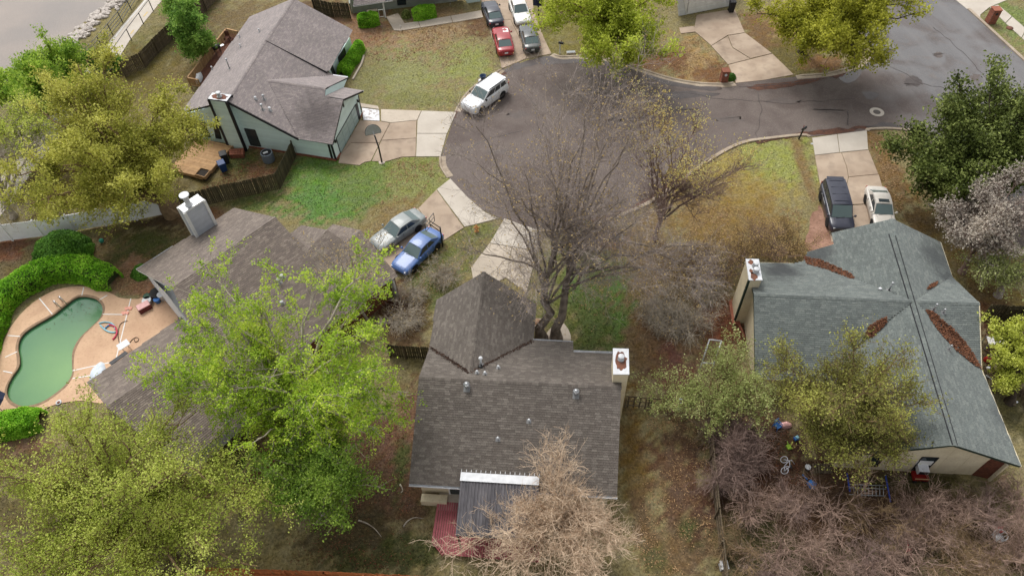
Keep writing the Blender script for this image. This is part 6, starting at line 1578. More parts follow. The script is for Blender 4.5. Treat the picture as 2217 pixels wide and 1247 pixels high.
def lobe(u, v, z, rx, rz=None): return (G(u, v, z), (rx, rx, rz or rx * .75))
LF = {}
def leafm(key, a, b, c, trans=.45, scale=.45):
    LF[key] = leaf_mat('leaf_' + key, [tuple(min(k * 1.25, .8) for k in srgb(*q)) for q in (a, b, c)], trans, scale); return LF[key]
leafm('spring', (110, 136, 40), (160, 188, 60), (198, 214, 90)); leafm('spring_dark', (84, 112, 40), (120, 148, 58), (152, 174, 76))
leafm('oak', (118, 122, 46), (166, 166, 76), (200, 198, 108)); leafm('elm', (122, 134, 54), (168, 180, 80), (202, 208, 116)); leafm('green', (98, 130, 44), (142, 168, 62), (172, 192, 82))
leafm('mid', (80, 116, 46), (116, 150, 66), (146, 176, 84)); leafm('ever', (50, 60, 22), (82, 94, 38), (130, 140, 76), .2); leafm('blossom', (118, 111, 104), (156, 147, 137), (188, 179, 165), .3)
leafm('topa', (124, 136, 42), (168, 178, 64), (194, 204, 92)); leafm('topb', (118, 122, 36), (158, 158, 54), (184, 184, 78)); leafm('olive', (90, 90, 52), (136, 136, 72), (184, 186, 98))
leafm('pale', (128, 138, 80), (162, 170, 106), (192, 198, 138)); leafm('gold', (186, 164, 90), (212, 190, 116), (228, 212, 144)); leafm('bud', (150, 130, 88), (186, 162, 108), (208, 184, 130)); leafm('hedge', (82, 130, 28), (120, 174, 40), (164, 204, 70), .35, .8); leafm('bush', (52, 90, 26), (78, 122, 38), (106, 150, 54), .3, .8); leafm('lime', (136, 144, 56), (178, 184, 82), (200, 204, 108))
bark('grey', (170, 158, 150), (132, 120, 114)); bark('mauve', (150, 128, 118), (118, 98, 90)); bark('dark', (70, 60, 50), (50, 42, 36)); bark('tan', (220, 198, 172), (182, 158, 134)); bark('pink', (174, 148, 132), (116, 95, 84)); bark('pale', (186, 176, 160), (140, 130, 116)); bark('brown', (140, 118, 88), (108, 88, 64))
# 1 the big bare maple by the front door
tree('maple_tree', (2.5, 29.8, 0), 'big bare tree with two trunks by the front door of the middle house', [lobe(1200,300,12,7.5,4.5), lobe(1050,420,10,5.5,4), lobe(1380,400,10,6,4), lobe(1480,480,7.5,4.5,3), lobe(1180,470,9,6,4), lobe(1090,560,6.5,4,2.5), lobe(1280,570,7,3,2), lobe(1440,570,6,2.4,1.8), lobe(1260,225,12.5,6,3.5), lobe(1340,270,11,5.5,3), lobe(980,480,8,3.5,2.5)],
     3, bark('grey', 0, 0), limbs=38, nb=11, nt=12, ntt=4, trunks=((-.5, .1, .36), (.5, 0, .36)), leaf=LF['bud'], n_leaf=6500, lsize=.06, twig_len=1.35, twig_r=.0075, spread=.05, limb_r=.062, branch_len=.36, limb_start=(.3, .98), up=.25, tbk=bark('maple', (132, 120, 108), (92, 82, 74)))
tree('maple_tree', G(1418,520), 'leaning bare tree with golden leaves on its top twigs, beside the cul-de-sac', [lobe(1500,285,9,3.3,2.4), lobe(1560,360,6.5,3,2.2), lobe(1430,380,7.5,3.6,2.6), lobe(1470,450,5,3,2), lobe(1390,300,9,3.2,2.2), lobe(1540,440,4.5,2.5,1.6)], 4, bark('mauve', 0, 0), limbs=22, nb=9, nt=8, ntt=2, trunks=((0, 0, .2),), leaf=LF['gold'], n_leaf=5000, lsize=.055, twig_len=1.2, twig_r=.010, spread=.05, limb_r=.1, up=.55, leaf_top=7.4)
# 2 oak and the greenery at top left
tree('oak_tree', G(372,468), 'wide oak in yellow-olive new leaf covering the yard left of the teal house', [lobe(240,240,8.5,5,3), lobe(130,290,8,4.5,2.8), lobe(350,250,7.5,4,2.5), lobe(240,350,7,5,3), lobe(110,390,6.5,4,2.5), lobe(390,330,6,3.2,2), lobe(330,410,5,3.5,2), lobe(60,430,6,3,2), lobe(200,440,5,3.5,2), lobe(190,190,9,3.5,2.2)], 5, bark('brown', 0, 0), limbs=44, nb=8, nt=7, trunks=((0, 0, .4),), leaf=LF['oak'], n_leaf=85000, lsize=.092, twig_len=1.0, spread=.22, limb_r=.16)
tree('green_tree', G(95,250), 'bright green tree at the left edge beside the creek', [lobe(50,130,5.5,4.2,3), lobe(20,190,5,4,3), lobe(110,170,4.5,3,2.3)], 6, bark('dark', 0, 0), limbs=18, nb=7, nt=6, leaf=LF['green'], n_leaf=24000, lsize=.12, twig_len=.9, spread=.22)
tree('green_tree', G(160,190), 'smaller bright green tree between the creek rocks and the oak', [lobe(135,125,4,2.6,2), lobe(160,160,3,2,1.6)], 7, bark('dark', 0, 0), limbs=12, nb=6, nt=6, leaf=LF['green'], n_leaf=10000, lsize=.11, spread=.2)
tree('green_tree', G(60,330), 'dull green thin-leaved tree at the left edge below the bright green one', [lobe(20,270,5,4,3), lobe(80,250,4.5,3,2.2), lobe(0,330,5,4,3)], 8, bark('grey', 0, 0), limbs=16, nb=7, nt=6, ntt=2, leaf=LF['elm'], n_leaf=9000, lsize=.1, spread=.2)
tree('bare_tree', G(30,470), 'grey bare tree at the left edge over the bike path', [lobe(10,400,5,3.5,2.5), lobe(50,350,5,3,2)], 9, bark('pale', 0, 0), limbs=14, nb=7, nt=6, ntt=2, twig_r=.014)
tree('pear_tree', G(443,126), 'slim upright mid-green tree beside the back deck of the teal house', [lobe(432,95,2.2,1.6,1.5), lobe(418,60,4,1.9,1.8), lobe(405,30,5.6,1.3,1.5)], 10, bark('dark', 0, 0), limbs=20, nb=6, nt=6, leaf=LF['mid'], n_leaf=15000, lsize=.11, twig_len=.6, spread=.16, trunks=((0, 0, .12), (.15, .1, .09)), limb_start=(.15, .95))
tree('pear_tree', G(395,45), 'mid-green tree at the top edge behind the brown wooden fence', [lobe(372,15,3.5,2,1.7), lobe(395,5,3,1.6,1.4)], 11, bark('dark', 0, 0), limbs=12, nb=6, nt=6, leaf=LF['mid'], n_leaf=9000, lsize=.11, twig_len=.6, spread=.18)
tree('cedar_bush', G(222,150), 'small dark green bush on the yard side of the bike path', [lobe(212,132,1.1,1.5,1.2), lobe(200,122,1.8,1,.9), lobe(236,142,.8,1,.8)], 12, bark('dark', 0, 0), limbs=14, nb=5, nt=5, leaf=LF['bush'], n_leaf=8000, lsize=.1, twig_len=.4, spread=.12, trunks=((0, 0, .1),), cat='bush')
# 3 the big spring-green trees between the left and the middle house
tree('hackberry_tree', G(640,968), 'tall lime-green tree with a forked dark trunk between the left and middle houses', [lobe(430,700,9.5,3.6,2.4), lobe(540,650,11,3.4,2.4), lobe(390,800,8,2.6,1.8), lobe(470,790,8.8,3.2,2), lobe(750,670,10.5,3.6,2.6), lobe(740,790,9,3.6,2.4), lobe(850,810,8,3.0,2), lobe(690,850,7.5,3,2), lobe(780,900,7,2.8,2), lobe(560,890,6.5,2.6,1.6), lobe(830,970,6,1.8,1.8)],
     13, bark('pale', 0, 0), limbs=44, nb=8, nt=7, trunks=((0, 0, .34), (.9, .3, .24)), leaf=LF['spring'], n_leaf=62000, lsize=.07, twig_len=.95, twig_r=.012, spread=.12, limb_r=.13)
tree('hackberry_tree', G(706,1108), 'lower mid-green tree with pale roots, below the tall lime-green one', [lobe(690,1020,4.5,3.2,2), lobe(620,1060,4,2.6,1.6), lobe(750,1040,4,2.6,1.7), lobe(640,990,5,2.4,1.6)], 14, bark('pale', 0, 0), limbs=22, nb=7, nt=6, leaf=LF['spring_dark'], n_leaf=32000, lsize=.07, spread=.18, trunks=((0, 0, .24),))
rt = thing('root_flare', G(706,1112), 'pale gnarled roots and stump on bare soil under the mid-green tree', 'stump'); b = MB()
for a in np.linspace(0, 6.28, 9)[:-1]:
    c = G(706, 1110); L = RNG.uniform(.5, 1.1); b = MB(); b.tube([c + (0, 0, .3), c + (.25 * math.cos(a), .25 * math.sin(a), .14), c + (L * .6 * math.cos(a + .1), L * .6 * math.sin(a + .1), .06), c + (L * math.cos(a), L * math.sin(a), .0)], [.14, .11, .07, .03], 7); b.build('root', bark('pale', 0, 0), rt)
tree('elm_tree', G(345,1125), 'broad olive-leaved tree filling the lower left corner', [lobe(120,1000,8,4.6,2.6), lobe(290,960,8.5,4.2,2.6), lobe(210,1110,7,4.6,2.6), lobe(400,1060,7,3.8,2.4), lobe(60,1140,6.5,4.2,2.4), lobe(330,1190,6,4.2,2.4), lobe(490,1140,5,2.8,1.8), lobe(40,1230,5.5,3.6,2), lobe(180,1240,5.5,3.6,2), lobe(470,1220,4.5,2.8,1.6)],
     15, bark('brown', 0, 0), limbs=56, nb=9, nt=8, ntt=1, trunks=((0, 0, .36),), leaf=LF['elm'], n_leaf=88000, lsize=.06, twig_len=.95, twig_r=.011, spread=.18, limb_r=.13)
tree('bare_tree', G(800,705), 'small grey bare tree in front of the stepped brown roof', [lobe(735,570,7.5,2.6,1.8), lobe(680,530,8,2.2,1.6), lobe(790,560,7,2,1.5), lobe(620,590,6.5,1.8,1.2)], 16, bark('pale', 0, 0), limbs=9, nb=6, nt=6, ntt=2, twig_r=.009, trunks=((0, 0, .12),), leaf=LF['bud'], n_leaf=600, lsize=.06, limb_r=.06)
# 4 back yards
tree('crape_myrtle', G(1215,1130), 'tan twiggy bare tree hiding the right half of the patio cover', [lobe(1198,1130,4,2.6,1.6), lobe(1288,1100,4,2,1.5), lobe(1128,1180,3,1.7,1.1), lobe(1018,1225,2.0,1.6,.9), lobe(1088,1240,2.2,1.8,.9), lobe(1278,1235,2.4,2,1.1), lobe(1173,1010,5,1.2,1.2), lobe(1240,1005,5,1.1,1.1), lobe(1288,1180,3.4,2.2,1.4), lobe(1178,1215,3,2.4,1.3), lobe(1128,1080,4.2,1.0,.8), lobe(1323,1140,3.2,1.4,1.1)], 17, bark('tan', 0, 0), limbs=50, nb=8, nt=8, ntt=3, trunks=((0, 0, .13), (.4, .1, .11), (-.3, .3, .1)), limb_start=(.1, .95), twig_len=.85, twig_r=.011, limb_r=.07, branch_len=.4)
tree('olive_tree', G(1772,952), 'rounded olive-green tree in front of the grey-green roof', [lobe(1830,850,5.4,4.2,2.8), lobe(1755,880,4.4,2.8,2), lobe(1915,880,4.8,3,2.1), lobe(1850,940,3.6,3.2,1.8), lobe(1700,850,4,1.8,1.4)], 18, bark('brown', 0, 0), limbs=46, nb=9, nt=8, ntt=2, leaf=LF['olive'], n_leaf=44000, lsize=.065, spread=.14, trunks=((0, 0, .22), (.3, .1, .18)), twig_r=.010, branch_len=.26)
tree('plum_tree', G(1555,880), 'small pale green tree left of the grey-green roof, over a white frame', [lobe(1470,840,2.6,1.7,1.2), lobe(1550,820,3.2,2.2,1.4), lobe(1620,870,3,1.9,1.3), lobe(1510,900,2.2,1.6,1), lobe(1590,760,3,1.5,1.1)], 19, bark('brown', 0, 0), limbs=26, nb=7, nt=6, leaf=LF['pale'], n_leaf=15000, lsize=.06, spread=.12, trunks=((0, 0, .12),))
tree('magnolia_tree', G(2085,452), 'dense dark evergreen tree by the street at the right edge', [lobe(2080,300,6.3,4.6,3.2), lobe(2160,240,7.2,4.6,3), lobe(2020,320,5,3,2.4), lobe(2050,390,3.8,3.4,2.4), lobe(2180,330,6,4,2.8), lobe(2140,390,4,3.4,2.2), lobe(2230,200,7.5,3.4,2.5)], 20, bark('dark', 0, 0), limbs=60, nb=9, nt=7, leaf=LF['ever'], n_leaf=95000, lsize=.12, spread=.24, branch_len=.24, trunks=((0, 0, .3),))
tree('blossom_tree', G(2082,590), 'pinkish-grey blossoming tree with a bare dark trunk, right of the grey-green gable', [lobe(2120,480,4.6,2.4,1.7), lobe(2075,470,4.2,1.8,1.4), lobe(2180,430,5.4,2.8,2), lobe(2180,500,4.6,2.2,1.6), lobe(2125,420,5.2,2,1.4)], 21, bark('mauve', 0, 0), limbs=26, nb=8, nt=7, ntt=1, leaf=LF['blossom'], n_leaf=17000, lsize=.085, spread=.13, trunks=((0, 0, .24),))
tree('lime_tree', G(2185,870), 'yellow-green conifer-like tree at the right edge beside the white table', [lobe(2195,790,2.6,1.8,1.6), lobe(2215,730,3.6,1.8,1.5), lobe(2190,750,3,1.4,1.2)], 22, bark('dark', 0, 0), limbs=18, nb=6, nt=6, leaf=LF['lime'], n_leaf=15000, lsize=.085, twig_len=.5, spread=.12)
tree('lime_tree', G(2160,640), 'thin light green tree at the right edge below the blossoming tree', [lobe(2175,580,2.8,1.9,1.2), lobe(2210,560,3,1.8,1.2), lobe(2130,560,2.2,1.2,.9)], 23, bark('grey', 0, 0), limbs=14, nb=6, nt=6, leaf=LF['pale'], n_leaf=6000, lsize=.07, spread=.16)
tree('street_tree', G(1345,118), 'yellow-green tree at the top edge over the kerb, left of the wide drive', [lobe(1250,35,6,3.6,2.4), lobe(1330,75,5.5,3.4,2.4), lobe(1420,45,6.5,4,2.6), lobe(1385,110,4,2.6,1.8), lobe(1352,148,2.6,1.1,.8), lobe(1300,0,7,4,2.6), lobe(1210,10,5.5,2.4,1.6)], 24, bark('brown', 0, 0), limbs=34, nb=8, nt=6, leaf=LF['topa'], n_leaf=42000, lsize=.13, spread=.24, trunks=((0, 0, .3),))
tree('street_tree', G(1735,113), 'olive-yellow tree at the top edge on the street corner', [lobe(1760,60,5,3,2), lobe(1850,50,6.5,4,2.6), lobe(1800,115,4,2.8,1.8), lobe(1930,45,6.5,2.8,2), lobe(1700,15,6.5,3,2), lobe(1830,0,7.5,4,2.5), lobe(1860,105,4,2.2,1.4)], 25, bark('dark', 0, 0), limbs=34, nb=8, nt=6, leaf=LF['topb'], n_leaf=42000, lsize=.125, spread=.26, trunks=((0, 0, .3),))
tree('bare_tree', G(860,10), 'thin bare brown tree at the top edge, in the grass behind the sage house fence', [lobe(700,-20,3,2,1.5)], 26, bark('brown', 0, 0), limbs=6, nb=4, nt=4) if False else None
# bare shrubs: three of each kind grown once, then copied, turned and scaled
def shrub(seed, bk, label, leaf=None, n_leaf=0, r_=1.9, h=2.4, **k):
    return tree('bare_shrub', (0, 0, 0), label, [((0, 0, h * .62), (r_, r_, h * .42)), ((r_ * .4, .2, h * .5), (r_ * .7, r_ * .7, h * .35)), ((-r_ * .4, -.2, h * .45), (r_ * .7, r_ * .7, h * .35))], seed, bk, leaf=leaf, n_leaf=n_leaf, cat='shrub', trunks=((0, 0, .05), (.2, .1, .045), (-.2, .1, .04), (0, -.25, .04)), limb_start=(.05, .7), limb_r=.035, **k)
def spread_shrubs(protos, spots, labels, group):
    for i, (u, v, s) in enumerate(spots):
        p = protos[i % len(protos)]; g = G(u, v)
        o = p if i < len(protos) else dup(p); o.location = (g[0], g[1], 0); o.rotation_euler = (0, 0, (i * 2.4) % 6.28); o.scale = (s, s, s * RNG.uniform(.85, 1.1)); o['label'] = labels[i] if isinstance(labels, list) else labels; o['group'] = group
kw = dict(limbs=17, nb=5, nt=5, ntt=2, twig_len=.9, twig_r=.011, up=.3)
pk = [shrub(40 + i, bark(('pink', 'mauve', 'pink', 'brown', 'pink')[i], 0, 0), 'x', r_=1.6 + .2 * i, h=2.0 + .2 * i, droop=(0, .2, .35, .1, .25)[i], limbs=(12, 10, 11, 9, 12)[i], nb=5, nt=(5, 6, 4, 5, 5)[i], ntt=2, twig_len=(.9, .7, 1.1, .8, 1.0)[i], twig_r=(.011, .009, .013, .010, .008)[i], up=.3) for i in range(5)]
spread_shrubs(pk, [(1620,1110,1.05),(1700,1100,.95),(1790,1120,1.1),(1880,1130,1.1),(1960,1120,1.0),(2040,1110,1.1),(2120,1120,1.0),(2200,1110,1.0),(1600,1210,1.1),(1690,1200,1.2),(1780,1220,1.1),(1870,1220,1.2),(1960,1210,1.1),(2050,1215,1.15),(2140,1210,1.1),(2215,1220,1.1),(1660,1255,1.0),(1920,1260,1.1),(2100,1260,1.1),(2000,1165,1.0)], 'pinkish bare shrub in the thicket across the lower right yard', 'bare shrubs of the lower right thicket')
gk = [shrub(50 + i, bark('mauve', 0, 0), 'x', r_=1.5, h=2.2, **kw) for i in range(2)]
spread_shrubs(gk, [(1560,960,1.2),(1610,950,1.0),(1560,1050,1.0),(1590,1020,1.1),(1625,1010,.8)], 'grey-brown bare shrub tangled along the dividing back yard fence', 'bare shrubs along the dividing fence')
bk_ = [shrub(60 + i, bark('mauve' if i else 'brown', 0, 0), 'x', leaf=LF['bud'], n_leaf=1600, r_=2.1, h=2.3, lsize=.045, spread=.06, limbs=15, nb=5, nt=5, ntt=2, twig_len=.8, twig_r=.008, up=.4) for i in range(2)]
spread_shrubs(bk_, [(1600,560,1.0),(1660,555,1.0),(1715,550,.9),(1560,600,1.0),(1530,560,.9),(1640,515,.7),(1700,510,.6),(1500,570,.8),(1480,610,.8)], 'brown bare shrub with ochre buds in the row north of the tall cream chimney', 'bare shrubs by the cream chimney')
wk = [shrub(70 + i, bark('pale', 0, 0), 'x', leaf=LF['bud'], n_leaf=400, r_=1.9, h=2.0, droop=.45, lsize=.05, spread=.05, limbs=20, nb=6, nt=5, ntt=2, twig_len=.9, twig_r=.009, up=.3) for i in range(2)]
spread_shrubs(wk, [(1450,670,1.0),(1490,720,1.1),(1530,650,.9),(1410,700,.8),(870,700,.9),(890,640,.8),(960,600,.8)], ['pale arching bare shrub in the lawn right of the big bare tree', 'pale arching bare shrub nearest the white frame', 'pale arching bare shrub closest to the tall cream chimney', 'small pale arching shrub at the edge of the dark green lawn', 'pale arching shrub on brown soil left of the middle house', 'pale arching shrub under the eave behind the bright blue car', 'pale arching shrub at the left edge of the middle drive'], 'arching bare shrubs')
# hedges: leafy shells round a twiggy dark core
core_m = pm('hedge_core', (.04, .06, .02), (.05, .06, .025), 6, 1.0)
def leafy(name, label, cat, pts, cores, loc, leaf, size, seed, up=.8):
    t = thing(name, loc, label, cat)
    r = np.random.default_rng(seed); v, f = leaf_quads(r, pts, size, up); np_mesh('foliage', v, f, leaf, t)
    cores.build('stems', core_m, t); return t
def hedge(label, px, w, h, n, leaf, seed, size=.07, bumps=.16):
    ln = smooth_loop(P2(px), 8, False); ln = np.array(ln); r = np.random.default_rng(seed)
    seg = np.linalg.norm(np.diff(ln, axis=0), axis=1); cs = np.concatenate([[0], np.cumsum(seg)]); s = r.random(n) * cs[-1]
    x = np.interp(s, cs, ln[:, 0]); y = np.interp(s, cs, ln[:, 1]); i = np.clip(np.searchsorted(cs, s) - 1, 0, len(ln) - 2); d = unit(ln[i + 1] - ln[i]); nn = np.stack([-d[:, 1], d[:, 0]], -1)
    a = r.uniform(-.2, np.pi + .2, n); k = 1 + bumps * (vnoise(x + np.cos(a) * w, y + np.sin(a), 1.2, seed) - .5) * 2
    e = 2.6; ca, sa = np.cos(a), np.maximum(np.sin(a), -.1); q = (np.abs(ca) ** e + np.abs(sa) ** e) ** (-1 / e)
    rad = r.uniform(.86, 1.04, n) * k; endf = np.minimum(np.minimum(s, cs[-1] - s) / (w * .5), 1) ** .5
    off = ca * q * w / 2 * rad * (.55 + .45 * endf); z = h * .12 + np.abs(sa) * q * h * .88 * rad * (.75 + .25 * endf)
    z = np.where(np.abs(sa) < .15, z * r.random(n), z)
    pts = np.stack([x + nn[:, 0] * off, y + nn[:, 1] * off, z], -1); c = MB()
    for a_, b_ in list(zip(ln[:-1:2], ln[2::2]))[1:-2]: c.bar((*a_, h * .42), (*b_, h * .42), w * .66, h * .72)
    return leafy('hedge', label, 'hedge', pts, c, (*ln[len(ln) // 2], 0), leaf, size, seed)
hedge('long curved bright green hedge round the pool deck', [(256,616),(190,594),(120,596),(58,624),(8,664),(-22,730),(-42,810),(-50,890)], 2.2, 1.6, 26000, LF['hedge'], 1)
hedge('bright green clipped hedge under the windows of the teal house', [(782,104),(770,128),(752,152),(741,172)], 1.2, 1.1, 9000, LF['hedge'], 2)
hedge('square bright green hedge left of the porch of the sage house', [(777,56),(797,54),(822,50)], 1.5, 1.3, 6000, LF['hedge'], 3)
hedge('square bright green hedge right of the porch of the sage house', [(894,42),(918,38),(944,33)], 1.5, 1.3, 6500, LF['hedge'], 4)
hedge('bright green hedge end at the left edge below the pool', [(-20,935),(30,925),(100,912)], 2.0, 1.3, 10000, LF['hedge'], 5)
def bush(name, label, u, v, rx, h, n, leaf, seed, size=.075):
    r = np.random.default_rng(seed); c = G(u, v); d = unit(r.normal(0, 1, (n, 3))); d[:, 2] = np.abs(d[:, 2]); k = 1 + .25 * (vnoise(d[:, 0] * 2 + 5, d[:, 1] * 2 + d[:, 2] * 2, 1.3, seed) - .5)
    pts = c + d * np.array([rx, rx, h]) * (k * r.uniform(.82, 1.03, n))[:, None]; m = MB(); m.lathe([(rx * .72, .05), (rx * .74, h * .4), (rx * .5, h * .7), (.01, h * .8)], c, 12)
    return leafy(name, label, 'bush', pts, m, c, leaf, size, seed)
bush('bush', 'large round green bush in front of the white vinyl fence', 140, 553, 2.15, 1.9, 20000, LF['bush'], 6)
bush('bush', 'small round bush beside the brick mailbox by the wide drive', 1582, 170, .5, .5, 900, LF['bush'], 7, .06)
bush('bush', 'grassy dark green bush at the kerb with a mailbox in it', 1270, 503, .75, 1.0, 1800, LF['ever'], 8, .08)
bush('bush', 'dark scraggly bush beside the porch walk of the sage house', 880, 38, .5, .9, 900, LF['ever'], 9, .08)
bush('bush', 'dark green shrub on mulch at the pool end of the left house', 308, 592, .8, .6, 1500, LF['bush'], 10)
# ================================================================== small things
def cmat(key, rgb, rough=.5, **k):
    if key not in M: M[key] = pm(key, srgb(*rgb), tuple(c * .85 for c in srgb(*rgb)), 4, rough, **k)
    return M[key]
def rough_box(mb, c, size, rz=0): return mb.box(c, size, rz)
NAVY = cmat('navy_plastic', (28, 36, 62)); BLUE = cmat('blue_plastic', (64, 120, 190)); LBLUE = cmat('pale_blue_foam', (150, 205, 220)); MBLUE = cmat('mid_blue_foam', (80, 140, 190)); REDP = cmat('red_foam', (200, 60, 90)); PINK = cmat('pink_plastic', (226, 176, 172)); SALM = cmat('salmon_foam', (228, 160, 140)); ORNG = cmat('orange_paint', (216, 150, 84)); REDM = cmat('red_paint', (140, 30, 26)); GRNP = cmat('green_plastic', (34, 74, 54)); TEALP = cmat('teal_plastic', (50, 130, 110)); LIMEP = cmat('lime_plastic', (150, 190, 60)); BLK = M['black_plastic']; WHT = cmat('white_plastic', (216, 218, 220)); TERRA = cmat('terracotta', (176, 92, 62), .8); BIKEW = cmat('bike_white', (214, 214, 222), .4)
# basketball hoops
p = G(827, 352); t = thing('basketball_hoop', p, 'basketball hoop with a grey fan-shaped backboard on the edge of the teal house drive', 'basketball hoop')
tp_ = p + np.array([-.15, .15, 2.9]); MB().tube([p, p + (0, 0, 1.7), tp_], [.075, .07, .06], 10).build('pole', M['black_metal'], t)
MB().prism([(p[0] + .3 * math.cos(a), p[1] + .3 * math.sin(a)) for a in np.linspace(0, 6.28, 9)[:-1]], 0, .06).build('footing', M['concrete'], t)
bc = tp_ + np.array([-.15, .35, .25]); ux = np.array([.96, .25, 0]); uz = np.array([-.1, .35, .93]); fan = [bc + ux * (.68 * math.cos(a)) + uz * (.72 * math.sin(a) - .2) for a in np.linspace(-.12, math.pi + .12, 15)]
nb_ = np.cross(ux, uz); MB().add(fan + [q + nb_ * .04 for q in fan], [tuple(range(15)), tuple(range(15, 30))[::-1]] + [(i, 15 + i, 15 + (i + 1) % 15, (i + 1) % 15) for i in range(15)]).build('backboard', cmat('grey_backboard', (150, 152, 146), .4), t)
rb = MB(); 
for a, b_ in zip(fan, fan[1:] + fan[:1]): rb.bar(a, b_, .05, .06)
for k in (2, 5, 7, 9, 12): rb.bar(bc - uz * .1 - nb_ * .03, fan[k] - nb_ * .03, .03, .03)
rb.build('frame', M['black_metal'], t); MB().bar(tp_ - (0, 0, .3), bc, .07, .07).build('arm', M['galv'], t)
rg = MB(); rc = bc + nb_ * .35 - uz * .05 if nb_[1] > 0 else bc - nb_ * .35 - uz * .05; rg.tube([rc + np.array([.23 * math.cos(a), .23 * math.sin(a), 0]) for a in np.linspace(0, 6.283, 17)], .012, 5, False); rg.build('rim', REDM, t)
p = G(959, 534); t = thing('basketball_hoop', p, 'basketball hoop with a clear black-framed backboard between the blue car and the hydrant', 'basketball hoop')
tp_ = p + (0, 0, 2.3); m_ = MB(); m_.tube([p, tp_], [.06, .05], 8); m_.build('pole', M['black_metal'], t)
bc = p + np.array([-.7, -.1, 2.95]); m_ = MB(); m_.bar(tp_ - (0, 0, .1), bc + (0, 0, .15), .05, .05); m_.bar(tp_ - (0, 0, .6), bc - (0, 0, .25), .05, .05); m_.build('arm', M['black_metal'], t)
dx = np.array([.42, .72, 0]); dx /= np.linalg.norm(dx); cs_ = [bc + dx * i * .62 + np.array([0, 0, j * .42]) for i, j in ((-1, -1), (1, -1), (1, 1), (-1, 1))]; m_ = MB()
for a, b_ in zip(cs_, cs_[1:] + cs_[:1]): m_.bar(a, b_, .045, .045)
m_.bar(bc - dx * .62, bc + dx * .62, .04, .04); m_.bar(bc - (0, 0, .42), bc + (0, 0, .42), .04, .04, up=(1, 0, 0)); m_.build('frame', M['black_metal'], t)
MB().tube([bc + np.array([-.36 + .23 * math.cos(a), .1 + .23 * math.sin(a), -.2]) for a in np.linspace(0, 6.283, 17)], .014, 5, False).build('rim', M['black_metal'], t)
p = G(1166, 47); t = thing('basketball_hoop', p, 'navy backboard on a black post beside the white sedan', 'basketball hoop'); MB().tube([p, p + (0, 0, 2.0)], .07, 8).build('pole', M['black_metal'], t)
MB().prism([(p[0] + .6 * math.cos(a), p[1] + .42 * math.sin(a) * .6) for a in np.linspace(.3, 6.58, 7)[:-1]], 1.9, 2.7).build('backboard', NAVY, t)
# hydrant
p = G(1032, 501); t = thing('fire_hydrant', p, 'orange fire hydrant on the grass between the two drives', 'fire hydrant')
MB().lathe([(.17, 0), (.17, .05), (.11, .07), (.11, .45), (.16, .47), (.16, .52), (.13, .56), (.1, .64), (.04, .69), (.04, .74), (.001, .75)], p, 14).build('barrel', ORNG, t)
for a in (0, math.pi, -math.pi / 2): d = np.array([math.cos(a), math.sin(a), 0]); MB().tube([p + d * .08 + (0, 0, .4), p + d * .2 + (0, 0, .4), p + d * .23 + (0, 0, .4)], [.06, .06, .05], 10).build('outlet', ORNG, t)
# mailboxes
def post_box(u, v, label, post_m, box_m, rz=0.0, leanx=0.0, h=1.0, flag=True):
    p = G(u, v); t = thing('mailbox', p, label, 'mailbox'); top = p + np.array([leanx, 0, h]); MB().bar(p, top + (0, 0, .12 if post_m is WHT else 0), .1, .1, up=(0, 1, 0)).build('post', post_m, t)
    c = top + np.array([math.cos(rz) * .1, math.sin(rz) * .1, .12]); d = np.array([math.cos(rz), math.sin(rz), 0]); s = np.array([-d[1], d[0], 0]); pr = [(-.09, -.1), (.09, -.1), (.09, .03), (.06, .09), (0, .12), (-.06, .09), (-.09, .03)]
    vs = [c + d * e + s * y + np.array([0, 0, z]) for e in (-.26, .26) for y, z in pr]; MB().add(vs, [tuple(range(7)), tuple(range(7, 14))[::-1]] + [(i, 7 + i, 7 + (i + 1) % 7, (i + 1) % 7) for i in range(7)]).build('box', box_m, t)
    if flag: MB().bar(c + s * .11, c + s * .11 + (0, 0, .25), .02, .05).build('flag', REDM, t)
    return t
post_box(1212, 117, 'black mailbox on a white post by the kerb of the crowded drive', WHT, M['black_metal'], -.4, h=1.15)
post_box(1729, 302, 'black mailbox on a thin leaning post at the corner of the bright lawn', M['black_metal'], M['black_metal'], .6, .12, h=1.05)
post_box(1262, 500, 'white mailbox standing in the grassy bush at the kerb', M['galv'], WHT, 1.6, h=1.0)
def brick_box(u, v, w, h, label, door):
    p = G(u, v); t = thing('mailbox', p, label, 'mailbox'); MB().box(p + (0, 0, h / 2), (w - .03, w - .03, h - .02)).build('core', M['mortar'], t)
    rows = int(h / .085)
    for r in range(rows):
        z = (r + .5) * h / rows
        for sx, sy in ((0, -1), (1, 0), (0, 1), (-1, 0)):
            for k in range(2):
                o = (k - .5) * w * .48 + (.05 if r % 2 else -.05) * .6; c = p + np.array([sx * w / 2 if sx else o, sy * w / 2 if sy else o, z]); sz = (w * .46, .04, .07) if sy else (.04, w * .46, .07); MB().box(c, sz).build('brick', M['brick'], t)
    MB().box(p + (0, 0, h + .03), (w + .1, w + .1, .07)).build('cap', M['brick'], t)
    MB().tube([p + np.array([-.0, -w / 2 - .06, h * .76]), p + np.array([0, -w / 2 + .03, h * .76])], [.13, .13], 10).build('box_door', door, t); return t
brick_box(1566, 177, .62, 1.25, 'red brick mailbox with a white door at the mouth of the wide drive', WHT)
brick_box(2143, 49, .75, 1.5, 'red brick mailbox pillar with a dark opening at the top right corner', BLK)
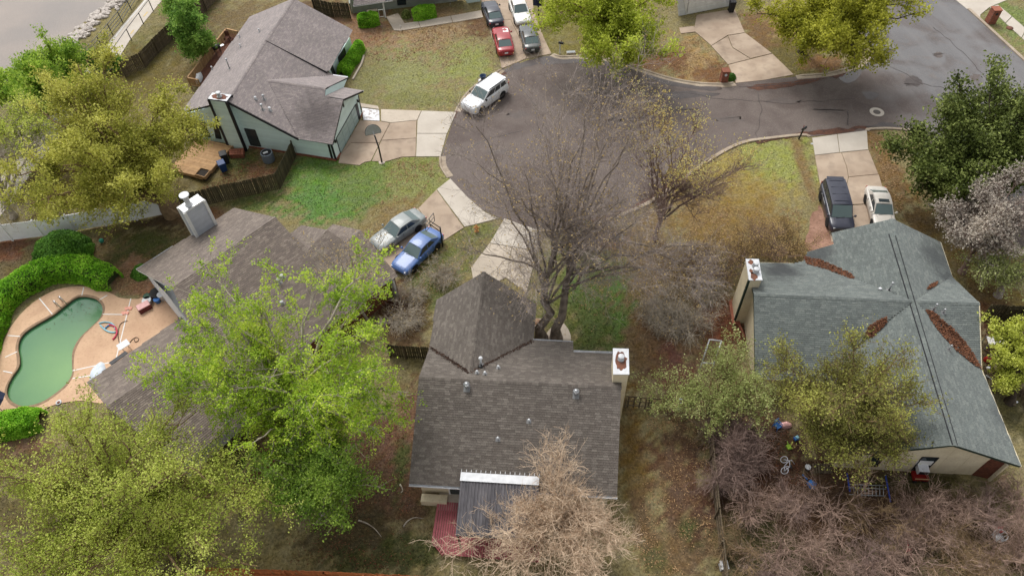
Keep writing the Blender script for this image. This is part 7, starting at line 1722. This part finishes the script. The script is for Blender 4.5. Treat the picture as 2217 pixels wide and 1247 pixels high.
for (u, v, lab, sz) in ((1236, 116, 'grey utility box lid on the grass by the kerb near the white post', (.9, .4, .16)), (1340, 515, 'pale grey utility lid on bare soil by the cul-de-sac kerb', (.7, .45, .1))):
    p = G(u, v); t = thing('utility_box', p, lab, 'utility box'); MB().box(p + (0, 0, sz[2] / 2), sz).build('box', M['concrete'], t); MB().box(p + (0, 0, sz[2] + .012), (sz[0] * .9, sz[1] * .85, .02)).build('lid', cmat('lid_grey', (150, 156, 158)), t)
# bins
def bin_(u, v, mat, label, h=1.05, rz=0.0):
    p = G(u, v); t = thing('wheelie_bin', p, label, 'bin', rz=rz); t['_local'] = 1
    a, b_ = .24, .31; vs = [(-a, -a, .08), (a, -a, .08), (a, a, .08), (-a, a, .08), (-b_, -b_, h), (b_, -b_, h), (b_, b_, h), (-b_, b_, h)]; MB().add(vs, [(3, 2, 1, 0), (4, 5, 6, 7), (0, 1, 5, 4), (1, 2, 6, 5), (2, 3, 7, 6), (3, 0, 4, 7)]).build('body', mat, t)
    MB().add([(-.33, -.35, h), (.33, -.35, h), (.33, .36, h), (-.33, .36, h), (-.3, -.32, h + .04), (.3, -.32, h + .04), (.28, .3, h + .1), (-.28, .3, h + .1)], [(3, 2, 1, 0), (4, 5, 6, 7), (0, 1, 5, 4), (1, 2, 6, 5), (2, 3, 7, 6), (3, 0, 4, 7)]).build('lid', mat, t)
    for s in (-1, 1): MB().tube([(s * .2, .3, .12), (s * .27, .3, .12)], .12, 10).build('wheel', M['rubber'], t)
    MB().tube([(-.22, .4, h), (.22, .4, h)], .025, 6).build('handle', mat, t); return t
bin_(1582, 27, BLK, 'black wheeled bin beside the pale garage door at the top edge', 1.25); bin_(491, 353, BLK, 'black wheeled bin next to the brick hearth of the teal chimney', 1.1, .4); bin_(486, 370, cmat('bin_blue', (30, 62, 110)), 'blue wheeled bin at the end of the low tan deck', .95, .5)
t = thing('recycling_tub', G(1046, 172), 'dark blue tub with a pale lining on the grass behind the white sport utility vehicle', 'tub'); p = G(1046, 172); MB().lathe([(.22, 0), (.3, .4), (.34, .42), (.3, .42), (.2, .2), (.001, .18)], p, 12).build('body', cmat('tub_blue', (24, 50, 84)), t); MB().lathe([(.24, .0), (.3, .06), (.001, .07)], p - np.array([.2, .25, 0]), 10).build('lining', WHT, t)
# air conditioner condenser
p = G(583, 348); t = thing('air_conditioner', p, 'grey air conditioning unit with a dark fan top by the teal wall', 'air conditioner'); q = smooth_loop([p[:2] + np.array(o) for o in ((-.42, -.42), (.42, -.42), (.42, .42), (-.42, .42))], 4); ctr = p[:2]
q = [ctr + (a - ctr) * min(1, .52 / np.linalg.norm(a - ctr)) for a in q]; MB().prism(q, .05, .95).build('case', cmat('ac_grey', (132, 142, 152), .5), t); MB().prism([ctr + (a - ctr) * .86 for a in q], .95, .965).build('fan_grille', M['dark_trim'], t)
lv = MB(); [lv.prism([ctr + (a - ctr) * 1.02 for a in q], .12 + .09 * k, .15 + .09 * k) for k in range(9)]; lv.build('louvres', cmat('ac_dark', (96, 104, 112), .5), t, kind='stuff'); MB().box((*(ctr + (-.05, -.05)), .98), (.42, .2, .04), .5).build('label_plate', WHT, t)
t = thing('hearth', G(515, 334), 'low brick hearth block at the foot of the teal chimney', 'hearth'); q = P2([(499, 331), (500, 344), (530, 343), (531, 329)]); a, b_, c, d_ = q
for r in range(5):
    for i in range(5):
        for j in range(3):
            if 0 < i < 4 and 0 < j < 2 and r < 4: continue
            bl = lambda f, g: a * (1 - f) * (1 - g) + d_ * f * (1 - g) + c * f * g + b_ * (1 - f) * g
            f0, f1, g0, g1 = (i + .04) / 5, (i + .96) / 5, (j + .05) / 3, (j + .95) / 3; MB().prism([bl(f0, g0), bl(f1, g0), bl(f1, g1), bl(f0, g1)], r * .09 + .005, r * .09 + .085).build('brick', M['brick'], t)
p = on_plane(634, 318, *wS) ; t = thing('gas_meter', (p[0], p[1], 0), 'grey gas meter with pipes on the teal wall behind the fence', 'meter'); n_ = wS[1]; MB().box(p + n_ * .15, (.3, .22, .3)).build('dial_box', M['galv'], t); MB().tube([(p[0] + n_[0] * .15, p[1] + n_[1] * .15, 0), p + n_ * .15, p + n_ * .15 + (.25, 0, .15), p + n_ * .15 + (.25, 0, -.9)], .025, 6).build('pipe', M['galv'], t)
# teal house back deck: grill, stools
p = G(474, 118, .45); t = thing('grill', p, 'black barrel grill on the narrow cedar deck', 'grill'); MB().tube([p + (-.3, -.25, .85), p + (-.28, -.24, .85), p + (.28, .24, .85), p + (.3, .25, .85)], [.2, .27, .27, .2], 12).build('barrel', M['black_metal'], t)
lg = [MB().bar(p + np.array([x, y, 0]), p + np.array([x, y, .7]), .04, .04).build('leg', M['black_metal'], t) for x, y in ((-.3, -.05), (.1, .3), (-.1, -.3), (.3, .05))]; MB().bar(p + (.35, .2, .8), p + (.65, .45, .8), .3, .03).build('side_shelf', M['galv'], t)
p = G(494, 88, .45); t = thing('patio_chair', p, 'dark folding chair at the far corner of the narrow cedar deck', 'chair'); MB().box(p + (0, 0, .42), (.5, .5, .05)).build('seat', M['rust'], t); MB().box(p + (0, .25, .7), (.5, .05, .5)).build('backrest', M['rust'], t)
for x in (-.22, .22):
    for y in (-.22, .22): MB().bar(p + np.array([x, y, 0]), p + np.array([x, y, .42]), .04, .04).build('leg', M['black_metal'], t)
p = G(432, 172, .45); t = thing('tarp', p, 'crumpled white tarp over boxes at the near end of the narrow cedar deck', 'tarp')
def heap(mb, c, rx, ry, h, seed, n=14):
    r = np.random.default_rng(seed); rings = []
    for k, f in enumerate((1, .85, .55, .2)):
        rings.append([c + np.array([rx * f * math.cos(a) * r.uniform(.8, 1.15), ry * f * math.sin(a) * r.uniform(.8, 1.15), h * (0, .5, .85, 1)[k] * r.uniform(.75, 1.1)]) for a in np.linspace(0, 6.283, n + 1)[:-1]])
    vs = [p for q in rings for p in q]; fs = [(k * n + i, k * n + (i + 1) % n, (k + 1) * n + (i + 1) % n, (k + 1) * n + i) for k in range(3) for i in range(n)] + [tuple(range(3 * n, 4 * n))]; mb.smooth = True; return mb.add(vs, fs)
heap(MB(), p, .35, .8, .6, 2).build('cloth', WHT, t)
# pool side
for (u, v) in ((123, 662), (135, 653)):
    p = G(u, v, .05); t = thing('pool_handrail', p, ('white bent handrail at the pool edge, nearer the long hedge' if u == 123 else 'white bent handrail at the pool edge, nearer the round end'), 'handrail', 'pool handrails'); d = np.array([.75, -.5, 0])
    MB().tube([p, p + (0, 0, .6), p + d * .2 + (0, 0, .75), p + d * .5 + (0, 0, .6), p + d * .7 + (0, 0, .1)], .035, 7).build('tube', M['chrome'], t); MB().tube([p + (0, .12, 0), p + (0, .12, .5)], .03, 6).build('foot', M['chrome'], t)
def noodle(px, mat, label, r=.05):
    q = smooth_loop([g for g in Gs(px, .12)], 6, False); t = MB().tube(q, r, 8).build('pool_noodle', mat); tag(t, label, 'pool noodle'); return t
noodle([(214, 700), (226, 697), (240, 699), (248, 706), (249, 712)], LBLUE, 'pale blue pool noodle curving along the far side of the heap'); noodle([(217, 704), (228, 714), (240, 719), (250, 719)], LBLUE, 'pale blue pool noodle on the near side of the heap', .055)
noodle([(226, 712), (234, 705), (243, 702)], MBLUE, 'mid-blue pool noodle lying across the pale blue ones'); noodle([(236, 703), (247, 706), (253, 716), (251, 726), (244, 735)], REDP, 'raspberry red pool noodle hooked round the blue ones', .06)
for i, (u, v) in enumerate(((279, 670), (272, 680))):
    a = smooth_loop(P2([(u - 8, v - 2), (u - 2, v - 4), (u + 8, v - 4), (u + 6, v + 2), (u + 1, v + 1), (u - 5, v + 3)]), 3); o = MB().prism(a, .055, .12).build('kickboard', SALM); tag(o, ('salmon kickboard nearer the house' if i == 0 else 'salmon kickboard lying on the white joint strip'), 'kickboard')
hq = smooth_loop(Gs([(276, 694), (262, 700), (256, 715), (257, 738), (266, 747), (278, 744), (287, 734), (296, 730), (300, 736), (293, 740), (290, 733)], .09), 6, False); tag(MB().tube(hq, .025, 6).build('garden_hose', cmat('hose', (104, 84, 66))), 'brown garden hose looping over the tan pool deck', 'hose')
p = G(127, 871, .06); t = thing('skimmer_lid', p, 'round white skimmer lid with a dark centre at the shallow end of the pool', 'lid'); MB().lathe([(.2, 0), (.2, .02), (.001, .025)], p, 16).build('lid', WHT, t); MB().lathe([(.11, .02), (.11, .032), (.001, .034)], p, 12).build('plate', M['rust'], t)
p = G(213, 806, .05); t = thing('float', p, 'pale blue-white inflatable float at the corner of the low roof', 'pool float'); heap(MB(), p, .55, .8, .3, 5).build('cushion', cmat('float_white', (206, 216, 226)), t)
p = G(276, 758, .05); t = thing('table', p, 'white folding table by the dark eave strip of the low roof', 'table'); MB().box(p + (0, 0, .7), (.8, .6, .04), .75).build('top', WHT, t)
for x, y in ((-.3, 0), (.3, 0), (0, .3), (0, -.3)): MB().bar(p + np.array([x, y, 0]), p + np.array([x, y, .7]), .03, .03).build('leg', M['galv'], t)
p = G(6, 890, 0); t = thing('parasol', p, 'closed navy parasol drooping at the left edge beside the pool', 'parasol'); pts = [(.9 * math.cos(a), .9 * math.sin(a)) for a in np.linspace(0, 6.283, 9)[:-1]]
b = MB(); b.add([p + np.array([x, y, 1.5 - (.25 if i % 2 else .0)]) for i, (x, y) in enumerate(pts)] + [p + (0, 0, 2.0)], [(i, (i + 1) % 8, 8) for i in range(8)]); b.build('canopy', NAVY, t); MB().tube([p, p + (0, 0, 2.1)], .03, 8).build('pole', WHT, t)
def tub(u, v, mat, label, r=.25, h=.4, z=.05, name='tub', cat='tub', hollow=BLK):
    p = G(u, v, z); t = thing(name, p, label, cat); MB().lathe([(r * .75, 0), (r, h), (r * 1.08, h), (r * 1.08, h + .03), (r * .92, h + .03)], p, 14).build('body', mat, t); MB().lathe([(r * .9, h - .02), (.001, h - .015)], p, 12).build('fill', hollow, t); return t
tub(344, 641, BLK, 'wide black round tub against the white gable wall', .5, .45); tub(331, 643, TERRA, 'terracotta pot beside the black tub', .3, .35, name='pot', cat='pot'); tub(323, 648, GRNP, 'dark green pot at the pool side of the clutter', .28, .4, name='pot', cat='pot'); tub(322, 657, WHT, 'white bucket behind the pink-lidded cooler', .33, .4, name='bucket', cat='bucket', hollow=WHT); tub(343, 654, BLUE, 'bright blue bucket under the lime leaves', .24, .35, name='bucket', cat='bucket', hollow=BLUE); tub(355, 648, WHT, 'white bin at the foot of the white gable wall', .28, .6, name='bin', cat='bin', hollow=WHT)
p = G(315, 669, .05); t = thing('cooler', p, 'dark cooler box with a pink lid at the edge of the pool deck', 'cooler'); MB().box(p + (0, 0, .22), (.95, .6, .42), .65).build('body', cmat('maroon', (92, 40, 40)), t); MB().box(p + (0, 0, .46), (.9, .56, .06), .65).build('lid', PINK, t)
p = G(222, 525); t = thing('ball', p, 'teal ball on the leaf litter right of the round bush', 'ball'); MB().lathe([(.02, 0)] + [(.2 * math.sin(a), .2 - .2 * math.cos(a)) for a in np.linspace(.2, 2.9, 9)] + [(.001, .4)], p, 14).build('shell', TEALP, t); MB().lathe([(.05, .39), (.001, .402)], p, 8).build('valve', GRNP, t)
# by the front door
for u, v, r in ((1205, 722, .2), (1205, 733, .17)):
    tub(u, v, M['new_concrete'], 'pale stone pot on the round step, ' + ('farther from the roof' if v == 722 else 'nearer the roof'), r, .3, name='pot', cat='pot')
p = G(1163, 706); t = thing('round_table', p, 'small round brown table on the pale slab beside the front gable', 'table'); MB().lathe([(.3, .5), (.3, .54), (.001, .545)], p, 18).build('top', cmat('table_brown', (150, 118, 92)), t); MB().tube([p, p + (0, 0, .5)], .05, 8).build('leg', M['galv'], t)
# back yard of the right house
def frame4(name, pts, r, mat, label, cat, cross=0):
    t = thing(name, (pts[0][0], pts[0][1], 0), label, cat)
    for a, b_ in zip(pts, pts[1:] + pts[:1]): MB().tube([a, b_], r, 7).build('tube', mat, t)
    for k in range(cross): f = (k + 1) / (cross + 1); MB().tube([pts[0] + (pts[3] - pts[0]) * f, pts[1] + (pts[2] - pts[1]) * f], r * .7, 6).build('rung', mat, t)
    return t
frame4('metal_frame', [G(1536, 735, 1.9), G(1562, 738, 1.9), G(1546, 787, .9), G(1520, 785, .9)], .05, M['white_metal'], 'white rectangular metal frame leaning among the pale green leaves', 'frame')
for q in (((1546, 787), .9), ((1520, 785), .9)): pass
t = bpy.data.objects['metal_frame']; 
for a in (G(1546, 787, .9), G(1520, 785, .9), G(1562, 738, 1.9), G(1536, 735, 1.9)): MB().tube([a, (a[0], a[1], 0)], .045, 7).build('leg', M['white_metal'], t)
p = G(1472, 876, 1.5); tag(MB().bar(G(1469, 888, 1.3), G(1476, 863, 1.3), .3, .05).build('board', cmat('pale_board', (176, 186, 180))), 'pale grey-green board caught in the pale green tree', 'board')
def chair(u, v, mat, label, rz=0.0, back=None, s=1.0):
    p = G(u, v); t = thing('chair', p, label, 'chair', rz=rz); t['_local'] = 1; w = .24 * s
    MB().box((0, 0, .4 * s), (.5 * s, .48 * s, .05)).build('seat', mat, t); 
    bk = MB(); [bk.bar((x * s, .22 * s, .42 * s), (x * s, .3 * s, .95 * s), .06, .03, up=(0, 1, 0)) for x in (-.2, -.07, .07, .2)]; bk.bar((-.25 * s, .3 * s, .93 * s), (.25 * s, .3 * s, .93 * s), .03, .08); bk.build('backrest', back or mat, t)
    for x in (-w, w):
        for y in (-w, w): MB().bar((x, y, 0), (x, y, .4 * s), .045, .045).build('leg', mat, t)
        MB().bar((x, -w, .62 * s), (x, w, .62 * s), .05, .04).build('armrest', mat, t)
    return t
chair(1681, 926, BLUE, 'blue plastic chair beside pink cloth under the olive-green tree', .5, s=.8)
p = G(1700, 921); t = thing('cloth', p, 'pink cloth heap beside the blue plastic chair', 'cloth'); heap(MB(), p, .45, .25, .3, 6).build('fold', PINK, t)
p = G(1723, 951); t = thing('toy', p, 'small sky-blue toy car on the bare soil under the olive-green tree', 'toy'); MB().box(p + (0, 0, .16), (.34, .22, .16), .4).build('body', BLUE, t); MB().box(p + (0, 0, .3), (.18, .18, .12), .4).build('cab', LBLUE, t)
p = G(1707, 969); t = thing('toy', p, 'lime green toy scoop right of the white bicycle', 'toy'); MB().box(p + (0, 0, .08), (.26, .3, .14), .2).build('scoop', LIMEP, t); MB().bar(p + (0, .15, .1), p + (0, .4, .12), .05, .05).build('grip', LIMEP, t)
def bicycle(u, v, rz, mat, label, r=.25, tilt=.9):
    p = G(u, v); t = thing('bicycle', p, label, 'bicycle'); Mx = Matrix.Rotation(rz, 4, 'Z') @ Matrix.Rotation(tilt, 4, 'X')
    T_ = lambda q: np.array(Mx @ Vector(q)) + p + (0, 0, .06 + .0)
    wl_ = 1.02 * r / .3; A_, B_ = (-.5 * wl_, 0, r), (.5 * wl_, 0, r); bb, st_, hd = (-.08 * wl_, 0, r * .95), (-.2 * wl_, 0, r * 2.5), (.36 * wl_, 0, r * 2.5)
    for c in (A_, B_):
        w_ = MB().tube([T_((c[0] + r * math.cos(a), 0, c[2] + r * math.sin(a))) for a in np.linspace(0, 6.283, 21)], .024, 6, False).build('wheel', mat if c is A_ else mat, t); sp = MB()
        for a in np.linspace(0, 3.14, 5)[:-1]: sp.bar(T_((c[0] - r * math.cos(a), 0, c[2] - r * math.sin(a))), T_((c[0] + r * math.cos(a), 0, c[2] + r * math.sin(a))), .008, .008)
        sp.build('spokes', M['galv'], w_, kind='stuff')
    f = MB(); [f.tube([T_(a), T_(b_)], .024, 6) for a, b_ in ((A_, bb), (A_, st_), (bb, st_), (bb, hd), (st_, hd), (hd, B_))]; f.build('frame', mat, t)
    hb = (hd[0] - .03, 0, hd[2] + .16); MB().tube([T_(hd), T_(hb)], .02, 6).build('stem', mat, t); MB().tube([T_((hb[0] - .1, -.28, hb[2] + .05)), T_((hb[0], -.12, hb[2])), T_((hb[0], .12, hb[2])), T_((hb[0] - .1, .28, hb[2] + .05))], .018, 6).build('handlebar', mat, t)
    MB().bar(T_((st_[0] - .12, 0, st_[2] + .08)), T_((st_[0] + .1, 0, st_[2] + .08)), .1, .04).build('saddle', BLK, t)
bicycle(1690, 1008, 1.35, BIKEW, 'small white bicycle lying on the bare soil left of the bucket', .22, 1.0)
tub(1746, 1016, WHT, 'white bucket standing on dark soil near the brown pallet', .17, .36, 0, 'bucket', 'bucket', WHT)
p = G(1757, 1049); t = thing('scooter', p, 'blue plastic ride-on toy lying in the twigs below the white bucket', 'toy'); heap(MB(), p, .3, .34, .24, 8).build('body', BLUE, t); MB().bar(p + (-.2, .3, .1), p + (-.45, .6, .2), .06, .06).build('handle', BLUE, t)
t = thing('pallet', G(1776, 1012), 'brown wooden pallet on the ground under the olive-green tree', 'pallet')
for k in range(7): a, b_ = G(1760 + k * 6, 1003, .14), G(1762 + k * 6, 1024, .14); MB().bar(a, b_, .12, .03).build('board', M['fence_brown'], t)
for v in (1005, 1014, 1022): MB().bar(G(1757, v, .06), G(1802, v, .06), .1, .1).build('bearer', M['fence_brown'], t)
# collapsed swing frame
t = thing('swing_frame', G(1880, 1060), 'collapsed blue and grey swing frame lying in front of the cream wall', 'swing frame')
for a, b_ in (((1917, 1028), (1928, 1086)), ((1834, 1024), (1840, 1064))): MB().tube([G(*a, .5), G(*b_, .25)], .05, 8).build('leg', cmat('swing_blue', (40, 70, 160)), t)
for v in (1048, 1055, 1070): MB().tube([G(1838, v, .35), G(1918, v + 3, .35)], .03, 6).build('rail', M['galv'], t)
for k in range(9): MB().tube([G(1848 + k * 8, 1049, .36), G(1849 + k * 8, 1074, .34)], .024, 6).build('rung', M['galv'], t)
p = G(1986, 1036); t = thing('wagon', p, 'red wagon with a wooden rail under the dark window of the cream house', 'wagon'); MB().box(p + (0, 0, .28), (.85, .5, .06), -.1).build('bed', REDM, t)
for s, q in (((.85, .04, .22), (0, -.25)), ((.85, .04, .22), (0, .25)), ((.04, .5, .22), (-.42, 0)), ((.04, .5, .22), (.42, 0))): MB().box(p + np.array([q[0], q[1], .4]), s, -.1).build('side', REDM, t)
MB().box(p + (0, -.27, .53), (.85, .05, .05), -.1).build('wood_rail', M['deck_wood'], t)
for x in (-.3, .3):
    for y in (-.24, .24): MB().tube([p + np.array([x, y - .03, .13]), p + np.array([x, y + .03, .13])], .13, 10).build('wheel', M['rubber'], t)
MB().bar(p + (.4, -.1, .2), p + (.55, -.75, .1), .03, .03).build('handle', BLK, t)
chair(2166, 1052, cmat('bleached_wood', (206, 178, 150), .9), 'bleached wooden armchair by the red-brown wall corner', .25, s=1.05)
p = G(2160, 1163); t = thing('wire_basket', p, 'white wire basket in the pink twigs at lower right', 'basket'); q = [p + np.array([.34 * math.cos(a), .3 * math.sin(a), 0]) for a in np.linspace(0, 6.283, 11)[:-1]]
for k, a in enumerate(q): MB().bar(a + (0, 0, .02), a + (a - p) * .15 + (0, 0, .4), .02, .06).build('slat', WHT, t)
MB().lathe([(.3, .0), (.33, .04), (.001, .05)], p, 12).build('base', WHT, t); MB().tube([a + (a - p) * .15 + (0, 0, .4) for a in q + q[:1]], .025, 6, False).build('rim', WHT, t)
p = G(2163, 1146); t = thing('traffic_cone', p, 'faded red cone behind the white wire basket', 'cone'); MB().lathe([(.16, .0), (.13, .03), (.03, .5), (.001, .51)], p, 12).build('cone', cmat('faded_red', (196, 84, 88)), t); MB().box(p + (0, 0, .015), (.36, .36, .03)).build('foot', cmat('faded_red', (196, 84, 88)), t)
p = G(1960, 1200); t = thing('shovel', p, 'red plastic shovel in the twigs at the bottom right', 'shovel'); MB().slab([p + (-.16, -.2, .5), p + (.16, -.2, .5), p + (.18, .15, .56), p + (-.1, .2, .56)], .03).build('blade', REDP, t); MB().tube([p + (.05, .15, .55), p + (.1, .8, .7)], .03, 6).build('handle', REDP, t)
p = G(1565, 1228); t = thing('cooler', p, 'white cooler box with dark marks on top beside the dividing fence', 'cooler'); MB().box(p + (0, 0, .22), (.42, .4, .4), .05).build('body', WHT, t); MB().box(p + (0, 0, .45), (.45, .5, .07), .05).build('lid', pm('marked_white', srgb(220, 220, 220), srgb(205, 205, 205), 3, .5, c3=srgb(60, 60, 60), scale2=7, amt2=1.0), t)
t = thing('log_pile', G(1600, 905), 'pile of brown log rounds under the pale green tree', 'logs')
for u, v, L in ((1592, 897, .7), (1602, 900, .8), (1614, 905, .7), (1580, 903, .5)): a = G(u, v, .18); MB().tube([a, a + np.array([.06, -L, .02])], [.16, .15], 10).build('log', M['deck_wood'], t)
# beside the east end of the right house
p = G(2160, 745); t = thing('table', p, 'long white folding table beside the end wall of the grey-green roofed house', 'table'); q = Gs([(2136, 728), (2185, 731), (2190, 748), (2141, 744)], .74); MB().slab(q, .06).build('top', pm('dirty_white', srgb(214, 212, 210), srgb(188, 184, 180), 2, .6, c3=srgb(90, 84, 80), scale2=3.5), t)
for a in q: MB().bar((a[0], a[1], 0), a, .05, .05).build('leg', M['galv'], t)
for k, (a, b_) in enumerate((((2146, 765), (2163, 822)), ((2154, 762), (2172, 815)), ((2176, 790), (2186, 850)), ((2198, 838), (2196, 878)))): o = MB().bar(G(*a, .12), G(*b_, .12), .2, .06).build('plank', M['fence_brown']); tag(o, ['long brown plank nearest the end wall', 'second brown plank from the end wall', 'brown plank beside the grey bicycle', 'short brown plank nearest the right edge'][k], 'plank', 'planks by the end wall')
bicycle(2160, 832, -1.0, cmat('bike_grey', (170, 172, 176), .4), 'silver-grey bicycle lying against the edge of the grey-green roof', .32, .8)
for u, v, m_, lab in ((2137, 780, REDM, 'red plastic crate beside the end wall'), (2170, 822, cmat('dull_red', (110, 44, 40)), 'dull red bag beside the grey bicycle')):
    p = G(u, v); t = thing('crate' if 'crate' in lab else 'bag', p, lab, 'crate' if 'crate' in lab else 'bag'); heap(MB(), p, .28, .24, .35, u).build('body', m_, t); MB().bar(p + (-.1, 0, .36), p + (.1, 0, .36), .03, .05).build('handle', BLK, t)
for u, v, lab in ((2140, 796, 'white scrap near the red crate'), (2200, 870, 'white scrap on dark soil near the right edge'), (1758, 312, 'white paper scrap on the bright lawn')):
    p = G(u, v); o = heap(MB(), p, .14, .1, .08, u).build('paper', WHT); tag(o, lab, 'litter')
litter('pool_leaves', [(*q, -.13) for q in scatter_poly(P2([(165,655),(215,650),(218,675),(190,690),(120,700),(100,715),(60,740)]), 45, 5)], 0, M['leaf_brown'], None, .035, .01, 5, .05)
# fallen branches and leaf litter
for k, px in enumerate(([(776, 1126), (795, 1133), (812, 1145), (826, 1162)], [(873, 1140), (882, 1128), (897, 1120), (917, 1122)], [(866, 1048), (872, 1060), (868, 1066)])):
    o = MB().tube(smooth_loop(Gs(px, .05), 4, False), np.linspace(.06, .015, 4 * (len(px) - 1) + 1).tolist(), 6).build('fallen_branch', BARK['pale']); tag(o, ['long pale fallen branch on the soil below the mid-green tree', 'curved pale fallen branch left of the red deck', 'short pale stick near the corner of the middle roof'][k], 'branch')
def ground_leaves(px, n, mat, seed, size=.07, label=''):
    q = scatter_poly(P2(px), n, seed, True); o = litter('leaf_litter', np.c_[q, np.full(n, .0)], 0, mat, None, size, .05, seed, .3); return o
ground_leaves([(1400,900),(1530,900),(1550,1245),(1330,1245),(1390,1080)], 1500, M['leaf_tan'], 1, .045); ground_leaves([(1600,660),(1640,745),(1570,745),(1540,700)], 900, M['leaf_brown'], 2, .06)
ground_leaves([(2130,690),(2195,700),(2190,760),(2135,760)], 900, M['leaf_brown'], 3, .06); ground_leaves([(1880,290),(1935,300),(1960,470),(1925,440),(1900,350)], 900, M['leaf_tan'], 4, .06)
ground_leaves([(780,60),(1040,50),(1070,120),(960,150),(800,130)], 1200, M['leaf_brown'], 5, .06); ground_leaves([(1440,100),(1560,70),(1570,170),(1450,165)], 800, M['leaf_tan'], 6, .06); ground_leaves([(240,580),(330,580),(310,640),(260,640)], 900, M['leaf_tan'], 7, .06)
ground_leaves([(1490,450),(1740,450),(1720,560),(1500,560)], 1500, M['leaf_tan'], 8, .055); ground_leaves([(620,900),(880,900),(900,1240),(620,1220)], 1400, M['leaf_brown'], 9, .05); ground_leaves([(1600,870),(1850,1020),(1820,1060),(1590,1040)], 1200, M['leaf_brown'], 10, .05)
ground_leaves([(470,350),(620,350),(600,410),(420,440)], 900, M['leaf_brown'], 11, .06); ground_leaves([(850,350),(960,350),(900,440),(820,460)], 700, M['leaf_tan'], 12, .055); ground_leaves([(880,540),(1010,520),(1000,600),(900,660)], 600, M['leaf_tan'], 13, .055); ground_leaves([(1240,510),(1480,460),(1460,640),(1250,740)], 1200, M['leaf_tan'], 14, .05)
# short turf blades wherever grass or soil is in view, coloured like the ground they grow from
r = np.random.default_rng(77); n = 170000
uv = np.stack([r.uniform(-30, 2247, n), r.uniform(-30, 1275, n)], -1)
d_ = np.stack([uv[:, 0] - CX, uv[:, 1] - CY, np.full(n, FOC)], -1) @ RW.T; tt = -CAMH / d_[:, 2]; gxp, gyp = d_[:, 0] * tt, d_[:, 1] * tt
ok = ground_z(gxp, gyp) > -.4
for poly in [road_out, outer, POOL_S, P2(pl_path), P2([(1766,452),(1778,450),(1790,480),(1806,520),(1800,540),(1760,545),(1742,535),(1748,500)])] + [[np.array((v.co.x + o.parent.location.x, v.co.y + o.parent.location.y)) for v in list(o.data.vertices)[:len(o.data.vertices) // 2]] for o in bpy.data.objects if o.name.startswith('slab')]: ok &= ~inside(gxp, gyp, poly)
gxp, gyp = gxp[ok], gyp[ok]; n = len(gxp)
ix = np.clip(np.searchsorted(gx, gxp), 0, len(gx) - 1); iy = np.clip(np.searchsorted(gy, gyp), 0, len(gy) - 1); cg = COLR[iy, ix]
green = np.clip((cg[:, 1] / (cg[:, 0] + 1e-6) - .82) / .4, 0, 1); hgt = (.025 + .05 * green) * r.uniform(.6, 1.5, n); a = r.uniform(0, 6.283, n); w_ = r.uniform(.015, .035, n)
bx = np.stack([np.cos(a), np.sin(a), 0 * a], -1) * w_[:, None]; o_ = np.stack([gxp, gyp, ground_z(gxp, gyp) - .01], -1); tip = np.stack([r.normal(0, .05, n), r.normal(0, .05, n), hgt + .02], -1)
V = np.stack([o_ - bx, o_ + bx, o_ + bx * .4 + tip, o_ - bx * .4 + tip], 1).reshape(-1, 3); F = (np.arange(n) * 4)[:, None] + np.arange(4)
def turf_mat():
    m, nn, l, b = _nt('turf_blades'); at = nn.new('ShaderNodeAttribute'); at.attribute_name = 'soil'; g = nn.new('ShaderNodeNewGeometry'); mr = nn.new('ShaderNodeMapRange'); mr.inputs[3].default_value = .45; mr.inputs[4].default_value = 1.4; l.new(g.outputs['Random Per Island'], mr.inputs[0])
    h = nn.new('ShaderNodeHueSaturation'); l.new(at.outputs['Color'], h.inputs['Color']); l.new(mr.outputs[0], h.inputs['Value']); l.new(h.outputs[0], b.inputs['Base Color']); b.inputs['Roughness'].default_value = .9; b.inputs['Specular IOR Level'].default_value = .1; return m
tf = np_mesh('grass', V, F, turf_mat(), kind='stuff', label='short patchy turf of dry straw and green blades over the yards'); tc = tf.data.color_attributes.new('soil', 'FLOAT_COLOR', 'POINT'); tc.data.foreach_set('color', np.repeat(np.concatenate([cg, np.ones((n, 1))], 1), 4, 0).astype(np.float32).ravel())
for o in bpy.data.objects:
    if o.parent is None and o.get('kind') == 'stuff' and not o.get('label'): o['label'] = 'dead leaves floating on the green pool water' if 'pool' in o.name else 'loose dead leaves gathered in the roof valleys' if 'valley' in o.name else 'loose dead leaves strewn over the turf and soil'
for o in bpy.data.objects:
    if '_local' in o: del o['_local']
